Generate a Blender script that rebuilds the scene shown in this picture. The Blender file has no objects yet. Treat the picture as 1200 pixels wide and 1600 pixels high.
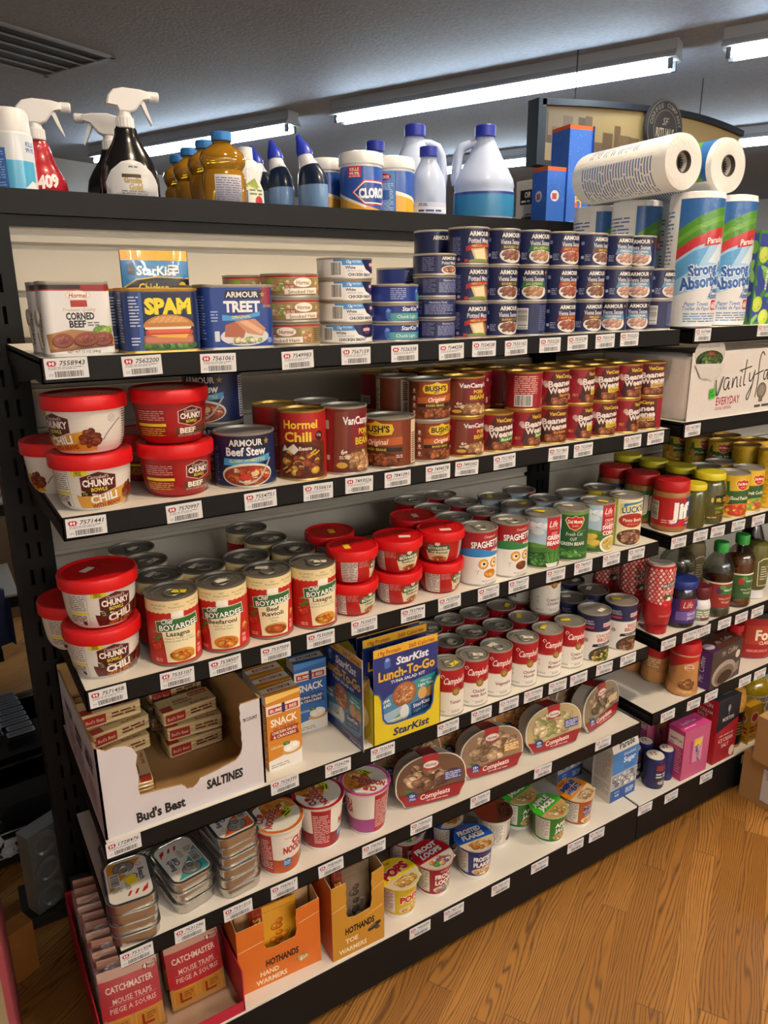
import bpy, bmesh, math, random
from mathutils import Vector, Matrix
from mathutils.geometry import tessellate_polygon
PI = math.pi
S = bpy.context.scene
COL = S.collection
random.seed(7)

# ------------------------------------------------------------------ camera
cam = bpy.data.cameras.new('camera')
cam.sensor_fit = 'VERTICAL'; cam.sensor_height = 36.0
cam.lens = 1152.73 / 1600 * 36.0
cam.clip_start = 0.02
cam_ob = bpy.data.objects.new('camera', cam); COL.objects.link(cam_ob)
YAW, PITCH, ROLL = 0.5525, -0.28257, -0.00883
_f = Vector((math.sin(YAW) * math.cos(PITCH), math.cos(YAW) * math.cos(PITCH), math.sin(PITCH)))
_r = Vector((math.cos(YAW), -math.sin(YAW), 0)); _u = _r.cross(_f)
_rr = math.cos(ROLL) * _r + math.sin(ROLL) * _u
_uu = -math.sin(ROLL) * _r + math.cos(ROLL) * _u
cam_ob.matrix_world = Matrix((( _rr.x, _uu.x, -_f.x, -0.12589), (_rr.y, _uu.y, -_f.y, -1.00842), (_rr.z, _uu.z, -_f.z, 1.32884), (0, 0, 0, 1)))
S.camera = cam_ob

# ------------------------------------------------------------------ world, exposure
w = bpy.data.worlds.new('world'); S.world = w; w.use_nodes = True
w.node_tree.nodes['Background'].inputs[0].default_value = (0.75, 0.8, 0.9, 1)
w.node_tree.nodes['Background'].inputs[1].default_value = 0.02
S.view_settings.view_transform = 'Standard'; S.view_settings.look = 'None'
S.view_settings.gamma = 1.0; S.view_settings.use_curve_mapping = False
S.view_settings.exposure = 0.25
COOL = (0.74, 0.90, 1.0); WARM = (1.0, 0.93, 0.82)
POWER_COOL = 42.0; POWER_TUBE_FILL = 80.0; POWER_LAMP = 420.0; POWER_AISLE_FILL = 270.0
FIX_DIR = (0.4245, -0.9054)          # the ceiling fixtures run along the building, not along the shelving
CEIL = 2.70

# ------------------------------------------------------------------ materials
def lin(h):
    if not isinstance(h, str): return tuple(h)[:3]
    h = h.lstrip('#')
    if len(h) == 3: h = ''.join(c * 2 for c in h)
    o = []
    for i in (0, 2, 4):
        v = int(h[i:i + 2], 16) / 255
        o.append(v / 12.92 if v <= .04045 else ((v + .055) / 1.055) ** 2.4)
    return tuple(o)
_M = {}
def mat(name, col='888888', rough=.5, metal=0., coat=0., noise=0., nscale=40, bump=0., bscale=200, emit=None, estr=0., spec=.5, trans=0., ior=1.45, sss=0.):
    if name in _M: return _M[name]
    m = bpy.data.materials.new(name); m.use_nodes = True; _M[name] = m
    nt = m.node_tree; b = nt.nodes['Principled BSDF']
    b.inputs['Base Color'].default_value = lin(col) + (1,)
    b.inputs['Roughness'].default_value = rough; b.inputs['Metallic'].default_value = metal
    b.inputs['Coat Weight'].default_value = coat; b.inputs['Specular IOR Level'].default_value = spec
    b.inputs['Transmission Weight'].default_value = trans; b.inputs['IOR'].default_value = ior
    if emit:
        b.inputs['Emission Color'].default_value = lin(emit) + (1,); b.inputs['Emission Strength'].default_value = estr
    tc = nt.nodes.new('ShaderNodeTexCoord')
    if noise:
        n = nt.nodes.new('ShaderNodeTexNoise'); n.inputs['Scale'].default_value = nscale
        nt.links.new(tc.outputs['Object'], n.inputs['Vector'])
        mx = nt.nodes.new('ShaderNodeMix'); mx.data_type = 'RGBA'
        c = lin(col)
        mx.inputs[6].default_value = tuple(v * (1 - noise) for v in c) + (1,)
        mx.inputs[7].default_value = tuple(min(1, v * (1 + noise)) for v in c) + (1,)
        nt.links.new(n.outputs['Fac'], mx.inputs[0]); nt.links.new(mx.outputs[2], b.inputs['Base Color'])
    if bump:
        n = nt.nodes.new('ShaderNodeTexNoise'); n.inputs['Scale'].default_value = bscale
        nt.links.new(tc.outputs['Object'], n.inputs['Vector'])
        bp = nt.nodes.new('ShaderNodeBump'); bp.inputs['Strength'].default_value = bump; bp.inputs['Distance'].default_value = .002
        nt.links.new(n.outputs['Fac'], bp.inputs['Height']); nt.links.new(bp.outputs['Normal'], b.inputs['Normal'])
    return m
def printed(name, rough=.45, coat=0., metal=0., bump=0., bscale=60):
    if name in _M: return _M[name]
    m = mat(name, 'ffffff', rough, metal, coat, bump=bump, bscale=bscale)
    a = m.node_tree.nodes.new('ShaderNodeAttribute'); a.attribute_name = 'ink'
    m.node_tree.links.new(a.outputs['Color'], m.node_tree.nodes['Principled BSDF'].inputs['Base Color'])
    return m
def clear(name, tint='ffffff', gloss=.12, rough=.05, bump=0., bscale=60, k=.45):
    if name in _M: return _M[name]
    m = bpy.data.materials.new(name); m.use_nodes = True; _M[name] = m
    nt = m.node_tree; nt.nodes.clear()
    out = nt.nodes.new('ShaderNodeOutputMaterial'); mx = nt.nodes.new('ShaderNodeMixShader')
    t = nt.nodes.new('ShaderNodeBsdfTransparent'); g = nt.nodes.new('ShaderNodeBsdfGlossy')
    t.inputs[0].default_value = lin(tint) + (1,); g.inputs['Roughness'].default_value = rough
    lw = nt.nodes.new('ShaderNodeLayerWeight'); lw.inputs[0].default_value = .3
    mm = nt.nodes.new('ShaderNodeMath'); mm.operation = 'MULTIPLY_ADD'; mm.inputs[1].default_value = k; mm.inputs[2].default_value = gloss
    nt.links.new(lw.outputs['Fresnel'], mm.inputs[0]); nt.links.new(mm.outputs[0], mx.inputs[0])
    nt.links.new(t.outputs[0], mx.inputs[1]); nt.links.new(g.outputs[0], mx.inputs[2]); nt.links.new(mx.outputs[0], out.inputs[0])
    if bump:
        tc = nt.nodes.new('ShaderNodeTexCoord'); n = nt.nodes.new('ShaderNodeTexNoise'); n.inputs['Scale'].default_value = bscale
        nt.links.new(tc.outputs['Object'], n.inputs['Vector'])
        bp = nt.nodes.new('ShaderNodeBump'); bp.inputs['Strength'].default_value = bump; bp.inputs['Distance'].default_value = .003
        nt.links.new(n.outputs['Fac'], bp.inputs['Height']); nt.links.new(bp.outputs['Normal'], g.inputs['Normal'])
    return m
PAPER = printed('printed_paper', .42, .12)
GLOSSY = printed('printed_gloss', .28, .3)
CARTON = printed('printed_carton', .5)
TIN = printed('printed_tin', .3, .25)
FOIL = printed('printed_film', .25, .3, bump=.5, bscale=45)
STEEL = mat('can_steel', 'b4b0a8', .42, .6)
DARKSTEEL = mat('can_end_steel', '8a867e', .42, .65)
GOLD = mat('gold_lacquer', 'c9a558', .36, .75)
BLACK = mat('black_powder_coat', '0c0d0f', .5, noise=.15, nscale=30, spec=.3)
SHELFWHITE = mat('shelf_white', 'e4dfd6', .4, noise=.05, nscale=12)
PANEL = mat('panel_off_white', 'b9b4a9', .5, noise=.04, nscale=6)
RED_LID = mat('red_plastic', 'd4141a', .38, coat=.1)
STICKER = mat('sticker_white', 'e6dfd0', .6); STICKER_Y = mat('sticker_yellow', 'f0d528', .6)

# ------------------------------------------------------------------ mesh collecting
class MB:
    def __init__(s): s.v = []; s.f = []; s.c = []; s.m = []; s.n = None; s.sm = []
    def face(s, idx, col=None, m=0, smooth=True): s.f.append(tuple(idx)); s.c.append(col); s.m.append(m); s.sm.append(smooth)
    def lathe(s, prof, n=32, col=None, m=0, cx=0, cy=0, sy=1., cap=True, rot=0):
        base = len(s.v)
        for r, z in prof:
            for k in range(n):
                a = 2 * PI * k / n + rot
                s.v.append((cx + r * math.cos(a), cy + r * math.sin(a) * sy, z))
        for i in range(len(prof) - 1):
            cc = col[i] if isinstance(col, list) else col
            for k in range(n):
                a, b = base + i * n + k, base + i * n + (k + 1) % n
                s.face((a, b, b + n, a + n), cc, m)
        if cap:
            c0 = col[0] if isinstance(col, list) else col; c1 = col[-1] if isinstance(col, list) else col
            s.face([base + k for k in range(n)][::-1], c0, m); s.face([base + (len(prof) - 1) * n + k for k in range(n)], c1, m)
        return s
    def box(s, x0, y0, z0, x1, y1, z1, col=None, m=0, M=None):
        b = len(s.v)
        P = [(x0, y0, z0), (x1, y0, z0), (x1, y1, z0), (x0, y1, z0), (x0, y0, z1), (x1, y0, z1), (x1, y1, z1), (x0, y1, z1)]
        if M: P = [tuple(M @ Vector(p)) for p in P]
        s.v += P
        for q in ((0, 3, 2, 1), (4, 5, 6, 7), (0, 1, 5, 4), (1, 2, 6, 5), (2, 3, 7, 6), (3, 0, 4, 7)): s.face([b + i for i in q], col, m, False)
        return s
    def loft(s, rings, col=None, m=0, cap=True, closed=True):
        b = len(s.v); n = len(rings[0])
        for r in rings: s.v += [tuple(p) for p in r]
        for i in range(len(rings) - 1):
            cc = col[i] if isinstance(col, list) else col
            for k in range(n if closed else n - 1):
                a, c = b + i * n + k, b + i * n + (k + 1) % n
                s.face((a, c, c + n, a + n), cc, m)
        if cap:
            s.face([b + k for k in range(n)][::-1], col[0] if isinstance(col, list) else col, m)
            s.face([b + (len(rings) - 1) * n + k for k in range(n)], col[-1] if isinstance(col, list) else col, m)
        return s
    def tube(s, pts, r, n=8, col=None, m=0, closed=False):
        pts = [Vector(p) for p in pts]; N = len(pts); rings = []; prev = None
        rr = r if isinstance(r, (list, tuple)) else [r] * N
        for i, p in enumerate(pts):
            if closed: d = pts[(i + 1) % N] - pts[i - 1]
            else: d = pts[min(i + 1, N - 1)] - pts[max(i - 1, 0)]
            d.normalize()
            if prev is None: a = d.orthogonal().normalized()
            else: a = (prev - d * prev.dot(d)).normalized()
            prev = a; b = d.cross(a)
            rings.append([p + rr[i] * (math.cos(2 * PI * k / n) * a + math.sin(2 * PI * k / n) * b) for k in range(n)])
        if closed: rings.append(rings[0]); return s.loft(rings, col, m, cap=False)
        return s.loft(rings, col, m)
    def prism(s, pts, z0, z1, col=None, m=0):
        return s.loft([[(x, y, z0) for x, y in pts], [(x, y, z1) for x, y in pts]], col, m)
    def mesh(s, name, mats, angle=35, flat=False):
        me = bpy.data.meshes.new(name); me.from_pydata(s.v, [], s.f)
        for m in (mats if isinstance(mats, (list, tuple)) else [mats]): me.materials.append(m)
        me.polygons.foreach_set('material_index', s.m)
        me.polygons.foreach_set('use_smooth', [bool(x) and not flat for x in s.sm])
        if any(c is not None for c in s.c):
            at = me.color_attributes.new('ink', 'FLOAT_COLOR', 'CORNER'); buf = []
            for f, c in zip(s.f, s.c): buf += (list(lin(c or 'ffffff')) + [1.0]) * len(f)
            at.data.foreach_set('color', buf)
        if s.n: me.normals_split_custom_set_from_vertices(s.n)
        elif not flat: me.set_sharp_from_angle(angle=math.radians(angle))
        me.update(); return me
def rring(w, d, r, n=5, cx=0, cy=0):
    """rounded rectangle outline, counter-clockwise"""
    o = []
    for sx, sy, a0 in ((1, -1, -PI / 2), (1, 1, 0), (-1, 1, PI / 2), (-1, -1, PI)):
        for k in range(n + 1):
            a = a0 + PI / 2 * k / n
            o.append((cx + sx * (w / 2 - r) + r * math.cos(a), cy + sy * (d / 2 - r) + r * math.sin(a)))
    return o

# ------------------------------------------------------------------ flat artwork
_G = {}
def glyphs(t, bold, shear):
    k = (t, bold, shear)
    if k not in _G:
        cu = bpy.data.curves.new('t', 'FONT'); cu.body = t; cu.offset = bold; cu.shear = shear
        cu.resolution_u = 2 if len(t) < 14 else 1; cu.align_x = 'CENTER'
        ob = bpy.data.objects.new('t', cu); me = bpy.data.meshes.new_from_object(ob)
        v = [(p.co.x, p.co.y) for p in me.vertices]; f = [tuple(p.vertices) for p in me.polygons]
        bpy.data.objects.remove(ob); bpy.data.meshes.remove(me); bpy.data.curves.remove(cu)
        xs = [p[0] for p in v] or [0, 1]
        _G[k] = (v, f, min(xs), max(xs))
    return _G[k]
STEP = .000035
class Art:
    """Print laid out flat in millimetres: x from the middle of the label, y up from its bottom edge."""
    def __init__(s, W, H, bg=None): s.W, s.H = W * .001, H * .001; s.pc = []; s.rnd = random.Random(3); s._bg = bg; (bg and s.r(-W / 2, 0, W / 2, H, bg))
    def add(s, v, f, c):
        if not v: return s
        v = [(x * .001, y * .001) for x, y in v]
        xs = [p[0] for p in v]; ys = [p[1] for p in v]; bb = (min(xs), min(ys), max(xs), max(ys)); L = 0
        for q in s.pc:
            o = q[3]
            if o[0] < bb[2] and o[2] > bb[0] and o[1] < bb[3] and o[3] > bb[1] and q[4] >= L: L = q[4] + 1
        s.pc.append((v, f, lin(c), bb, L)); return s
    def r(s, x0, y0, x1, y1, c): return s.add([(x0, y0), (x1, y0), (x1, y1), (x0, y1)], [(0, 1, 2, 3)], c)
    def p(s, pts, c):
        return s.add(list(pts), [tuple(t) for t in tessellate_polygon([[Vector((x, y, 0)) for x, y in pts]])], c)
    def e(s, cx, cy, rx, ry, c, n=20, rot=0):
        ca, sa = math.cos(rot), math.sin(rot); P = []
        for k in range(n):
            a = 2 * PI * k / n; x, y = rx * math.cos(a), ry * math.sin(a); P.append((cx + x * ca - y * sa, cy + x * sa + y * ca))
        return s.add(P, [tuple(range(n))], c)
    def rr(s, x0, y0, x1, y1, r, c):
        P = rring(x1 - x0, y1 - y0, r, 4, (x0 + x1) / 2, (y0 + y1) / 2); return s.add(P, [tuple(range(len(P)))], c)
    def t(s, txt, cx, cy, h, c, w=None, bold=0., shear=0., out=None, ow=.03, rot=0., arc=0.):
        if out is not None: s.t(txt, cx, cy, h, out, w, bold + ow, shear, None, 0, rot, arc)
        v, f, a, b = glyphs(txt, bold, shear); sy = h / .72
        sx = sy if w is None else w / (b - a)
        ca, sa = math.cos(rot), math.sin(rot); P = []
        m = (a + b) / 2
        for x, y in v:
            X, Y = (x - m) * sx, y * sy - h / 2
            if arc: Y += arc * (1 - (2 * X / ((b - a) * sx)) ** 2) * 1.0
            P.append((cx + X * ca - Y * sa, cy + X * sa + Y * ca))
        return s.add(P, f, c)
    def stroke(s, pts, wd, c):
        v = []; f = []
        for i in range(len(pts)):
            x, y = pts[i]; x0, y0 = pts[max(i - 1, 0)]; x1, y1 = pts[min(i + 1, len(pts) - 1)]
            dx, dy = x1 - x0, y1 - y0; L = math.hypot(dx, dy) or 1; k = wd / 2
            v += [(x - dy / L * k, y + dx / L * k), (x + dy / L * k, y - dx / L * k)]
            if i: f.append((2 * i - 2, 2 * i - 1, 2 * i + 1, 2 * i))
        return s.add(v, f, c)
    def curve(s, pts, wd, c, n=6):
        o = []
        P = [pts[0]] + list(pts) + [pts[-1]]
        for i in range(1, len(P) - 2):
            for k in range(n):
                t = k / n; o.append(tuple(.5 * (2 * P[i][j] + (P[i + 1][j] - P[i - 1][j]) * t + (2 * P[i - 1][j] - 5 * P[i][j] + 4 * P[i + 1][j] - P[i + 2][j]) * t * t + (3 * P[i][j] - P[i - 1][j] - 3 * P[i + 1][j] + P[i + 2][j]) * t ** 3) for j in (0, 1)))
        o.append(tuple(pts[-1])); return s.stroke(o, wd, c)
    def lines(s, x0, y0, x1, y1, n, c, fill=.5):
        v = []; f = []; dy = (y1 - y0) / n
        for i in range(n):
            y = y1 - (i + .5) * dy; x = x0
            end = x1 - (s.rnd.random() * .3 * (x1 - x0) if i % 3 == 2 else 0)
            while x < end - dy * .4:
                w_ = min(end - x, dy * s.rnd.uniform(1.2, 4.5)); b = len(v)
                v += [(x, y - dy * fill / 2), (x + w_, y - dy * fill / 2), (x + w_, y + dy * fill / 2), (x, y + dy * fill / 2)]; f.append((b, b + 1, b + 2, b + 3)); x += w_ + dy * .5
        return s.add(v, f, c)
    def bars(s, x0, y0, x1, y1, c='15151a', bg='f2f2f0', n=26, horiz=False):
        if bg: s.r(x0 - 1.2, y0 - 1.2, x1 + 1.2, y1 + 1.2, bg)
        v = []; f = []; L = (y1 - y0) if horiz else (x1 - x0); q = 0; u = L / (n * 2.1)
        while q < L - u:
            w_ = u * s.rnd.choice((.6, 1, 1, 1.7, 2.2)); w_ = min(w_, L - q); b = len(v)
            if horiz: v += [(x0, y0 + q), (x1, y0 + q), (x1, y0 + q + w_), (x0, y0 + q + w_)]
            else: v += [(x0 + q, y0), (x0 + q + w_, y0), (x0 + q + w_, y1), (x0 + q, y1)]
            f.append((b, b + 1, b + 2, b + 3)); q += w_ + u * s.rnd.choice((.7, 1, 1.4))
        return s.add(v, f, c)
    def food(s, cx, cy, rx, ry, cols, n=24, sz=6, base=None, seed=1, asp=.75, hi=True, box=False):
        R = random.Random(seed)
        if base: (s.r(cx - rx, cy - ry, cx + rx, cy + ry, base) if box else s.e(cx, cy, rx, ry, base, 24))
        pts = []
        for i in range(n):
            if box: pts.append((R.uniform(-1, 1), R.uniform(-1, 1)))
            else:
                a = R.uniform(0, 2 * PI); q = math.sqrt(R.random()); pts.append((q * math.cos(a), q * math.sin(a)))
        pts.sort(key=lambda p: -p[1])
        for X, Y in pts:
            k = sz * R.uniform(.7, 1.25); x = cx + X * max(rx - k, 0); y = cy + Y * max(ry - k, 0)
            c = lin(R.choice(cols)); g = R.uniform(.85, 1.1); c = tuple(min(1, q * g) for q in c); ro = R.uniform(-.8, .8)
            s.e(x, y, k, k * asp, tuple(q * .55 for q in c), 8, ro)
            s.e(x - k * .06, y + k * .08, k * .82, k * asp * .8, c, 8, ro)
            if hi: s.e(x - k * .22, y + k * .22, k * .3, k * asp * .22, tuple(min(1, q * 1.5 + .05) for q in c), 6, ro)
        return s
    def steam(s, *a): return s
    def bake(s, fn, mb, ucuts=None, vcuts=None, flat=False):
        """fn(u, v, off) -> (position, normal)"""
        bm = bmesh.new(); ci = bm.faces.layers.int.new('ci'); cols = []
        for v, f, c, bb, L in s.pc:
            z = .0002 + L * STEP; vs = [bm.verts.new((x, y, z)) for x, y in v]; cols.append(c); k = len(cols) - 1
            for q in f:
                if len(set(q)) < 3: continue
                try: fc = bm.faces.new([vs[i] for i in q]); fc[ci] = k
                except ValueError: pass
        bm.normal_update()
        for fc in bm.faces:
            if fc.normal.z < 0: fc.normal_flip()
        for axis, cuts in (((1, 0, 0), ucuts), ((0, 1, 0), vcuts)):
            for q in cuts or []:
                co = Vector(axis) * q
                bmesh.ops.bisect_plane(bm, geom=bm.verts[:] + bm.edges[:] + bm.faces[:], dist=1e-7, plane_co=co, plane_no=axis)
        b = len(mb.v); mb.n = mb.n if mb.n is not None else ([None] * b if not b else None)
        bm.verts.index_update(); nn = []
        for v in bm.verts:
            P, N = fn(v.co.x, v.co.y, v.co.z); mb.v.append(tuple(P)); nn.append(tuple(N))
        if mb.n is not None: mb.n += nn
        for fc in bm.faces: mb.face([b + v.index for v in fc.verts], cols[fc[ci]], 0, True)
        bm.free(); return mb

def wrap_mesh(name, art, path, prof, material, closed=True, start=None):
    """print wrapped round an outline; path: outline whose arc length runs with art x; prof: [(z, scale)]"""
    P = [Vector(p) for p in path]; n = len(P); N = n if closed else n - 1
    seg = [(P[(i + 1) % n] - P[i]).length for i in range(N)]; tot = sum(seg); cum = [0]
    for q in seg: cum.append(cum[-1] + q)
    k = tot / art.W
    nor = []
    for i in range(n):
        a = (P[i] - P[i - 1]) if (closed or i) else (P[1] - P[0]); b_ = (P[(i + 1) % n] - P[i]) if (closed or i < n - 1) else (P[i] - P[i - 1])
        d = a.normalized() + b_.normalized(); nor.append(Vector((d.y, -d.x)).normalized())
    zs = [q[0] for q in prof]
    def sc(z):
        for (z0, s0), (z1, s1) in zip(prof, prof[1:]):
            if z <= z1 + 1e-9: return s0 + (s1 - s0) * (z - z0) / (z1 - z0), (s1 - s0) / (z1 - z0)
        return prof[-1][1], 0
    ref = sum(p.length for p in P) / n
    def fn(u, v, off):
        q = min(max((u + art.W / 2) * k, 0), tot - 1e-9); i = 0
        lo, hi = 0, N
        while hi - lo > 1:
            m = (lo + hi) // 2
            if cum[m] <= q: lo = m
            else: hi = m
        i = lo; t = (q - cum[i]) / seg[i]; j = (i + 1) % n
        z = zs[0] + v; s_, ds = sc(z)
        p2 = P[i].lerp(P[j], t) * s_; nr = nor[i].lerp(nor[j], t).normalized(); p2 = p2 + nr * off
        return (p2.x, p2.y, z), Vector((nr.x, nr.y, -ds * ref)).normalized()
    mb = MB(); mb.n = []
    art.bake(fn, mb, [c / k - art.W / 2 for c in cum[1:-1]], [z - zs[0] for z in zs[1:-1]])
    return mb.mesh(name, material)
def circle_path(r, n=56):
    return [(r * math.cos(-PI / 2 - PI + 2 * PI * k / n), r * math.sin(-PI / 2 - PI + 2 * PI * k / n)) for k in range(n)]
def plane_bake(mb, art, origin, ux, uy, ucuts=None, vcuts=None):
    """print on a flat face; origin is the middle of the art's bottom edge"""
    O, X, Y = Vector(origin), Vector(ux), Vector(uy); Nn = X.cross(Y).normalized()
    return art.bake(lambda u, v, o: (O + X * u + Y * v + Nn * o, Nn), mb, ucuts, vcuts)

# ------------------------------------------------------------------ things
def obj(name, me, parent=None, loc=(0, 0, 0), rot=(0, 0, 0), label=None):
    o = bpy.data.objects.new(name, me); COL.objects.link(o); o.location = loc; o.rotation_euler = rot
    if parent: o.parent = parent
    if label: o['label'] = label
    return o
def thing(name, label, cat, loc=(0, 0, 0), rot=0., group=None, parts=(), rx=0., ry=0., scale=None):
    o = bpy.data.objects.new(name, None); COL.objects.link(o); o.empty_display_size = .02
    o.location = loc; o.rotation_euler = (rx, ry, rot); o['label'] = label; o['category'] = cat
    if scale: o.scale = scale
    if group: o['group'] = group
    for p in parts:
        c = obj(p[0], p[1], o)
        if len(p) > 2 and p[2]: c.location = p[2]
        if len(p) > 3 and p[3]: c.rotation_euler = p[3]
        for q in (p[4] if len(p) > 4 else ()): obj(q[0], q[1], c)
    return o
def struct(name, me, loc=(0, 0, 0), rot=(0, 0, 0), label=None):
    o = obj(name, me, None, loc, rot); o['kind'] = 'structure'
    if label: o['label'] = label
    return o
ORD = 'first second third fourth fifth sixth seventh eighth ninth tenth eleventh twelfth thirteenth'.split()

# ------------------------------------------------------------------ room
def floor_material():
    m = bpy.data.materials.new('oak_strip_floor'); m.use_nodes = True; nt = m.node_tree; N = nt.nodes.new; K = nt.links.new
    b = nt.nodes['Principled BSDF']; tc = N('ShaderNodeTexCoord'); mp = N('ShaderNodeMapping'); mp.inputs['Rotation'].default_value = (0, 0, math.radians(-30.3))
    K(tc.outputs['Object'], mp.inputs[0]); sp = N('ShaderNodeSeparateXYZ'); K(mp.outputs[0], sp.inputs[0])
    def M(op, a, bb=None, c=None):
        n = N('ShaderNodeMath'); n.operation = op
        for i, q in enumerate((a, bb, c)):
            if q is None: continue
            if isinstance(q, (int, float)): n.inputs[i].default_value = q
            else: K(q, n.inputs[i])
        return n.outputs[0]
    u, v = sp.outputs[0], sp.outputs[1]
    vr = M('DIVIDE', v, .0545); row = M('FLOOR', vr); vf = M('FRACT', vr)
    w1 = N('ShaderNodeTexWhiteNoise'); w1.noise_dimensions = '1D'; K(row, w1.inputs['W'])
    ur = M('DIVIDE', M('ADD', u, M('MULTIPLY', w1.outputs['Value'], 3.1)), .62); seg = M('FLOOR', ur); uf = M('FRACT', ur)
    cx = N('ShaderNodeCombineXYZ'); K(row, cx.inputs[0]); K(seg, cx.inputs[1])
    w2 = N('ShaderNodeTexWhiteNoise'); w2.noise_dimensions = '2D'; K(cx.outputs[0], w2.inputs['Vector'])
    rnd = w2.outputs['Value']
    gv = N('ShaderNodeCombineXYZ'); K(M('ADD', M('MULTIPLY', u, 1.7), M('MULTIPLY', rnd, 37.)), gv.inputs[0]); K(M('MULTIPLY', v, 13.), gv.inputs[1]); K(M('MULTIPLY', rnd, 11.), gv.inputs[2])
    big = N('ShaderNodeTexNoise'); big.inputs['Scale'].default_value = 1.0; big.inputs['Detail'].default_value = 2.; K(gv.outputs[0], big.inputs['Vector'])
    ring = M('ADD', M('MULTIPLY', big.outputs['Fac'], 17.), M('MULTIPLY', v, 150.))
    s_ = M('SINE', M('MULTIPLY', ring, 6.283))
    line = M('POWER', M('MULTIPLY_ADD', s_, .5, .5), 3.)
    fv = N('ShaderNodeCombineXYZ'); K(M('MULTIPLY', u, 30.), fv.inputs[0]); K(M('MULTIPLY', v, 700.), fv.inputs[1]); K(rnd, fv.inputs[2])
    fine = N('ShaderNodeTexNoise'); fine.inputs['Scale'].default_value = 1.; fine.inputs['Detail'].default_value = 3.; K(fv.outputs[0], fine.inputs['Vector'])
    dark = M('MULTIPLY', line, M('MULTIPLY_ADD', fine.outputs['Fac'], 1.5, -.05))
    c1 = N('ShaderNodeMix'); c1.data_type = 'RGBA'; c1.inputs[6].default_value = lin('a87638') + (1,); c1.inputs[7].default_value = lin('8a5c24') + (1,); K(rnd, c1.inputs[0])
    c2 = N('ShaderNodeMix'); c2.data_type = 'RGBA'; K(dark, c2.inputs[0]); K(c1.outputs[2], c2.inputs[6]); c2.inputs[7].default_value = lin('40220a') + (1,)
    e1 = M('LESS_THAN', vf, .022); e2 = M('LESS_THAN', uf, .004); ed = M('MAXIMUM', e1, e2)
    c3 = N('ShaderNodeMix'); c3.data_type = 'RGBA'; K(M('MULTIPLY', ed, .55), c3.inputs[0]); K(c2.outputs[2], c3.inputs[6]); c3.inputs[7].default_value = lin('3a210e') + (1,)
    K(c3.outputs[2], b.inputs['Base Color']); K(M('MULTIPLY_ADD', dark, .25, .36), b.inputs['Roughness'])
    bp = N('ShaderNodeBump'); bp.inputs['Strength'].default_value = .25; bp.inputs['Distance'].default_value = .001; bp.invert = True
    K(M('ADD', dark, ed), bp.inputs['Height']); K(bp.outputs[0], b.inputs['Normal'])
    return m
m = MB(); m.box(-7, -8, -.05, 13, 15, 0); struct('floor', m.mesh('floor', floor_material()), label='golden oak strip floor')
PLASTER = mat('ceiling_plaster', '959ba8', .75, noise=.22, nscale=48, bump=1.0, bscale=55)
m = MB(); m.box(-7, -8, CEIL, 13, 15, CEIL + .05); struct('ceiling', m.mesh('ceiling', PLASTER), label='grey textured plaster ceiling')
WALLM = mat('wall_paint', 'c9c8c6', .6, noise=.04, nscale=4); TRIMM = mat('brown_wood_trim', '5a3a24', .5, noise=.2, nscale=15)
az = math.atan2(-FIX_DIR[0], -FIX_DIR[1])   # building axes
AX = Vector((-FIX_DIR[1], FIX_DIR[0], 0)); AY = Vector((-FIX_DIR[0], -FIX_DIR[1], 0))   # along the far wall / away
AX = Vector((.9054, .4245, 0)); AY = Vector((-.4245, .9054, 0))
RB = math.atan2(AX.y, AX.x)
FAR = Vector((1.0, 7.4, 0))
def wallbox(name, c, L, axis_rot, z0, z1, th, material, label=None):
    m = MB(); m.box(-L / 2, 0, z0, L / 2, th, z1); return struct(name, m.mesh(name, material), c, (0, 0, axis_rot), label)
wallbox('wall_far', FAR, 22, RB, 0, CEIL, .1, WALLM, 'pale grey far wall')
wallbox('trim_1', FAR - AY * .03, 22, RB, 2.22, 2.32, .03, TRIMM, 'brown wooden rail along far wall')
wallbox('wall_left', FAR - AX * 6.5 - AY * 4, 18, RB + PI / 2, 0, CEIL, .1, WALLM)
wallbox('wall_back', Vector((3.4, -6.5, 0)), 24, RB, 0, CEIL, -.1, WALLM)
wallbox('wall_right', FAR + AX * 8.5 - AY * 4, 18, RB + PI / 2, 0, CEIL, -.1, WALLM)

# ------------------------------------------------------------------ ceiling fixtures
FIXW = mat('fixture_enamel', 'a3a6aa', .35, coat=.2); SOCKET = mat('socket_grey', '55585c', .5)
TUBE_C = mat('tube_cool_light', 'ffffff', emit=COOL, estr=POWER_COOL); TUBE_FILL = mat('tube_warm_fill', 'ffffff', emit=WARM, estr=POWER_TUBE_FILL)
def fixture_meshes(tube):
    h = MB(); h.loft([[(x, y, z) for x, z in ((-.06, 0), (.06, 0), (.06, -.055), (.085, -.085), (.085, -.095), (-.085, -.095), (-.085, -.085), (-.06, -.055))] for y in (-1.2, 1.2)])
    s_ = [MB().box(x - .012, y - .012, -.145, x + .012, y + .012, -.095).mesh('socket', SOCKET) for y in (-1.165, 1.165) for x in (-.045, .045)]
    t = [MB().tube([(x, -1.15, -.125), (x, 1.15, -.125)], .0165, 10).mesh('tube', tube) for x in (-.045, .045)]
    return h.mesh('housing', FIXW), s_, t
FC, F_FILL = fixture_meshes(TUBE_C), fixture_meshes(TUBE_FILL)
def fixture(x, y, F, label):
    r = thing('fluorescent_light', label, 'ceiling light', (x, y, CEIL), RB, 'ceiling strip lights')
    obj('housing', F[0], r); [obj('socket', q_, r) for q_ in F[1]]
    for t in F[2]: obj('tube', t, r)
D = Vector((FIX_DIR[0], FIX_DIR[1])); PN = Vector((-.9054, -.4245))
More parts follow.
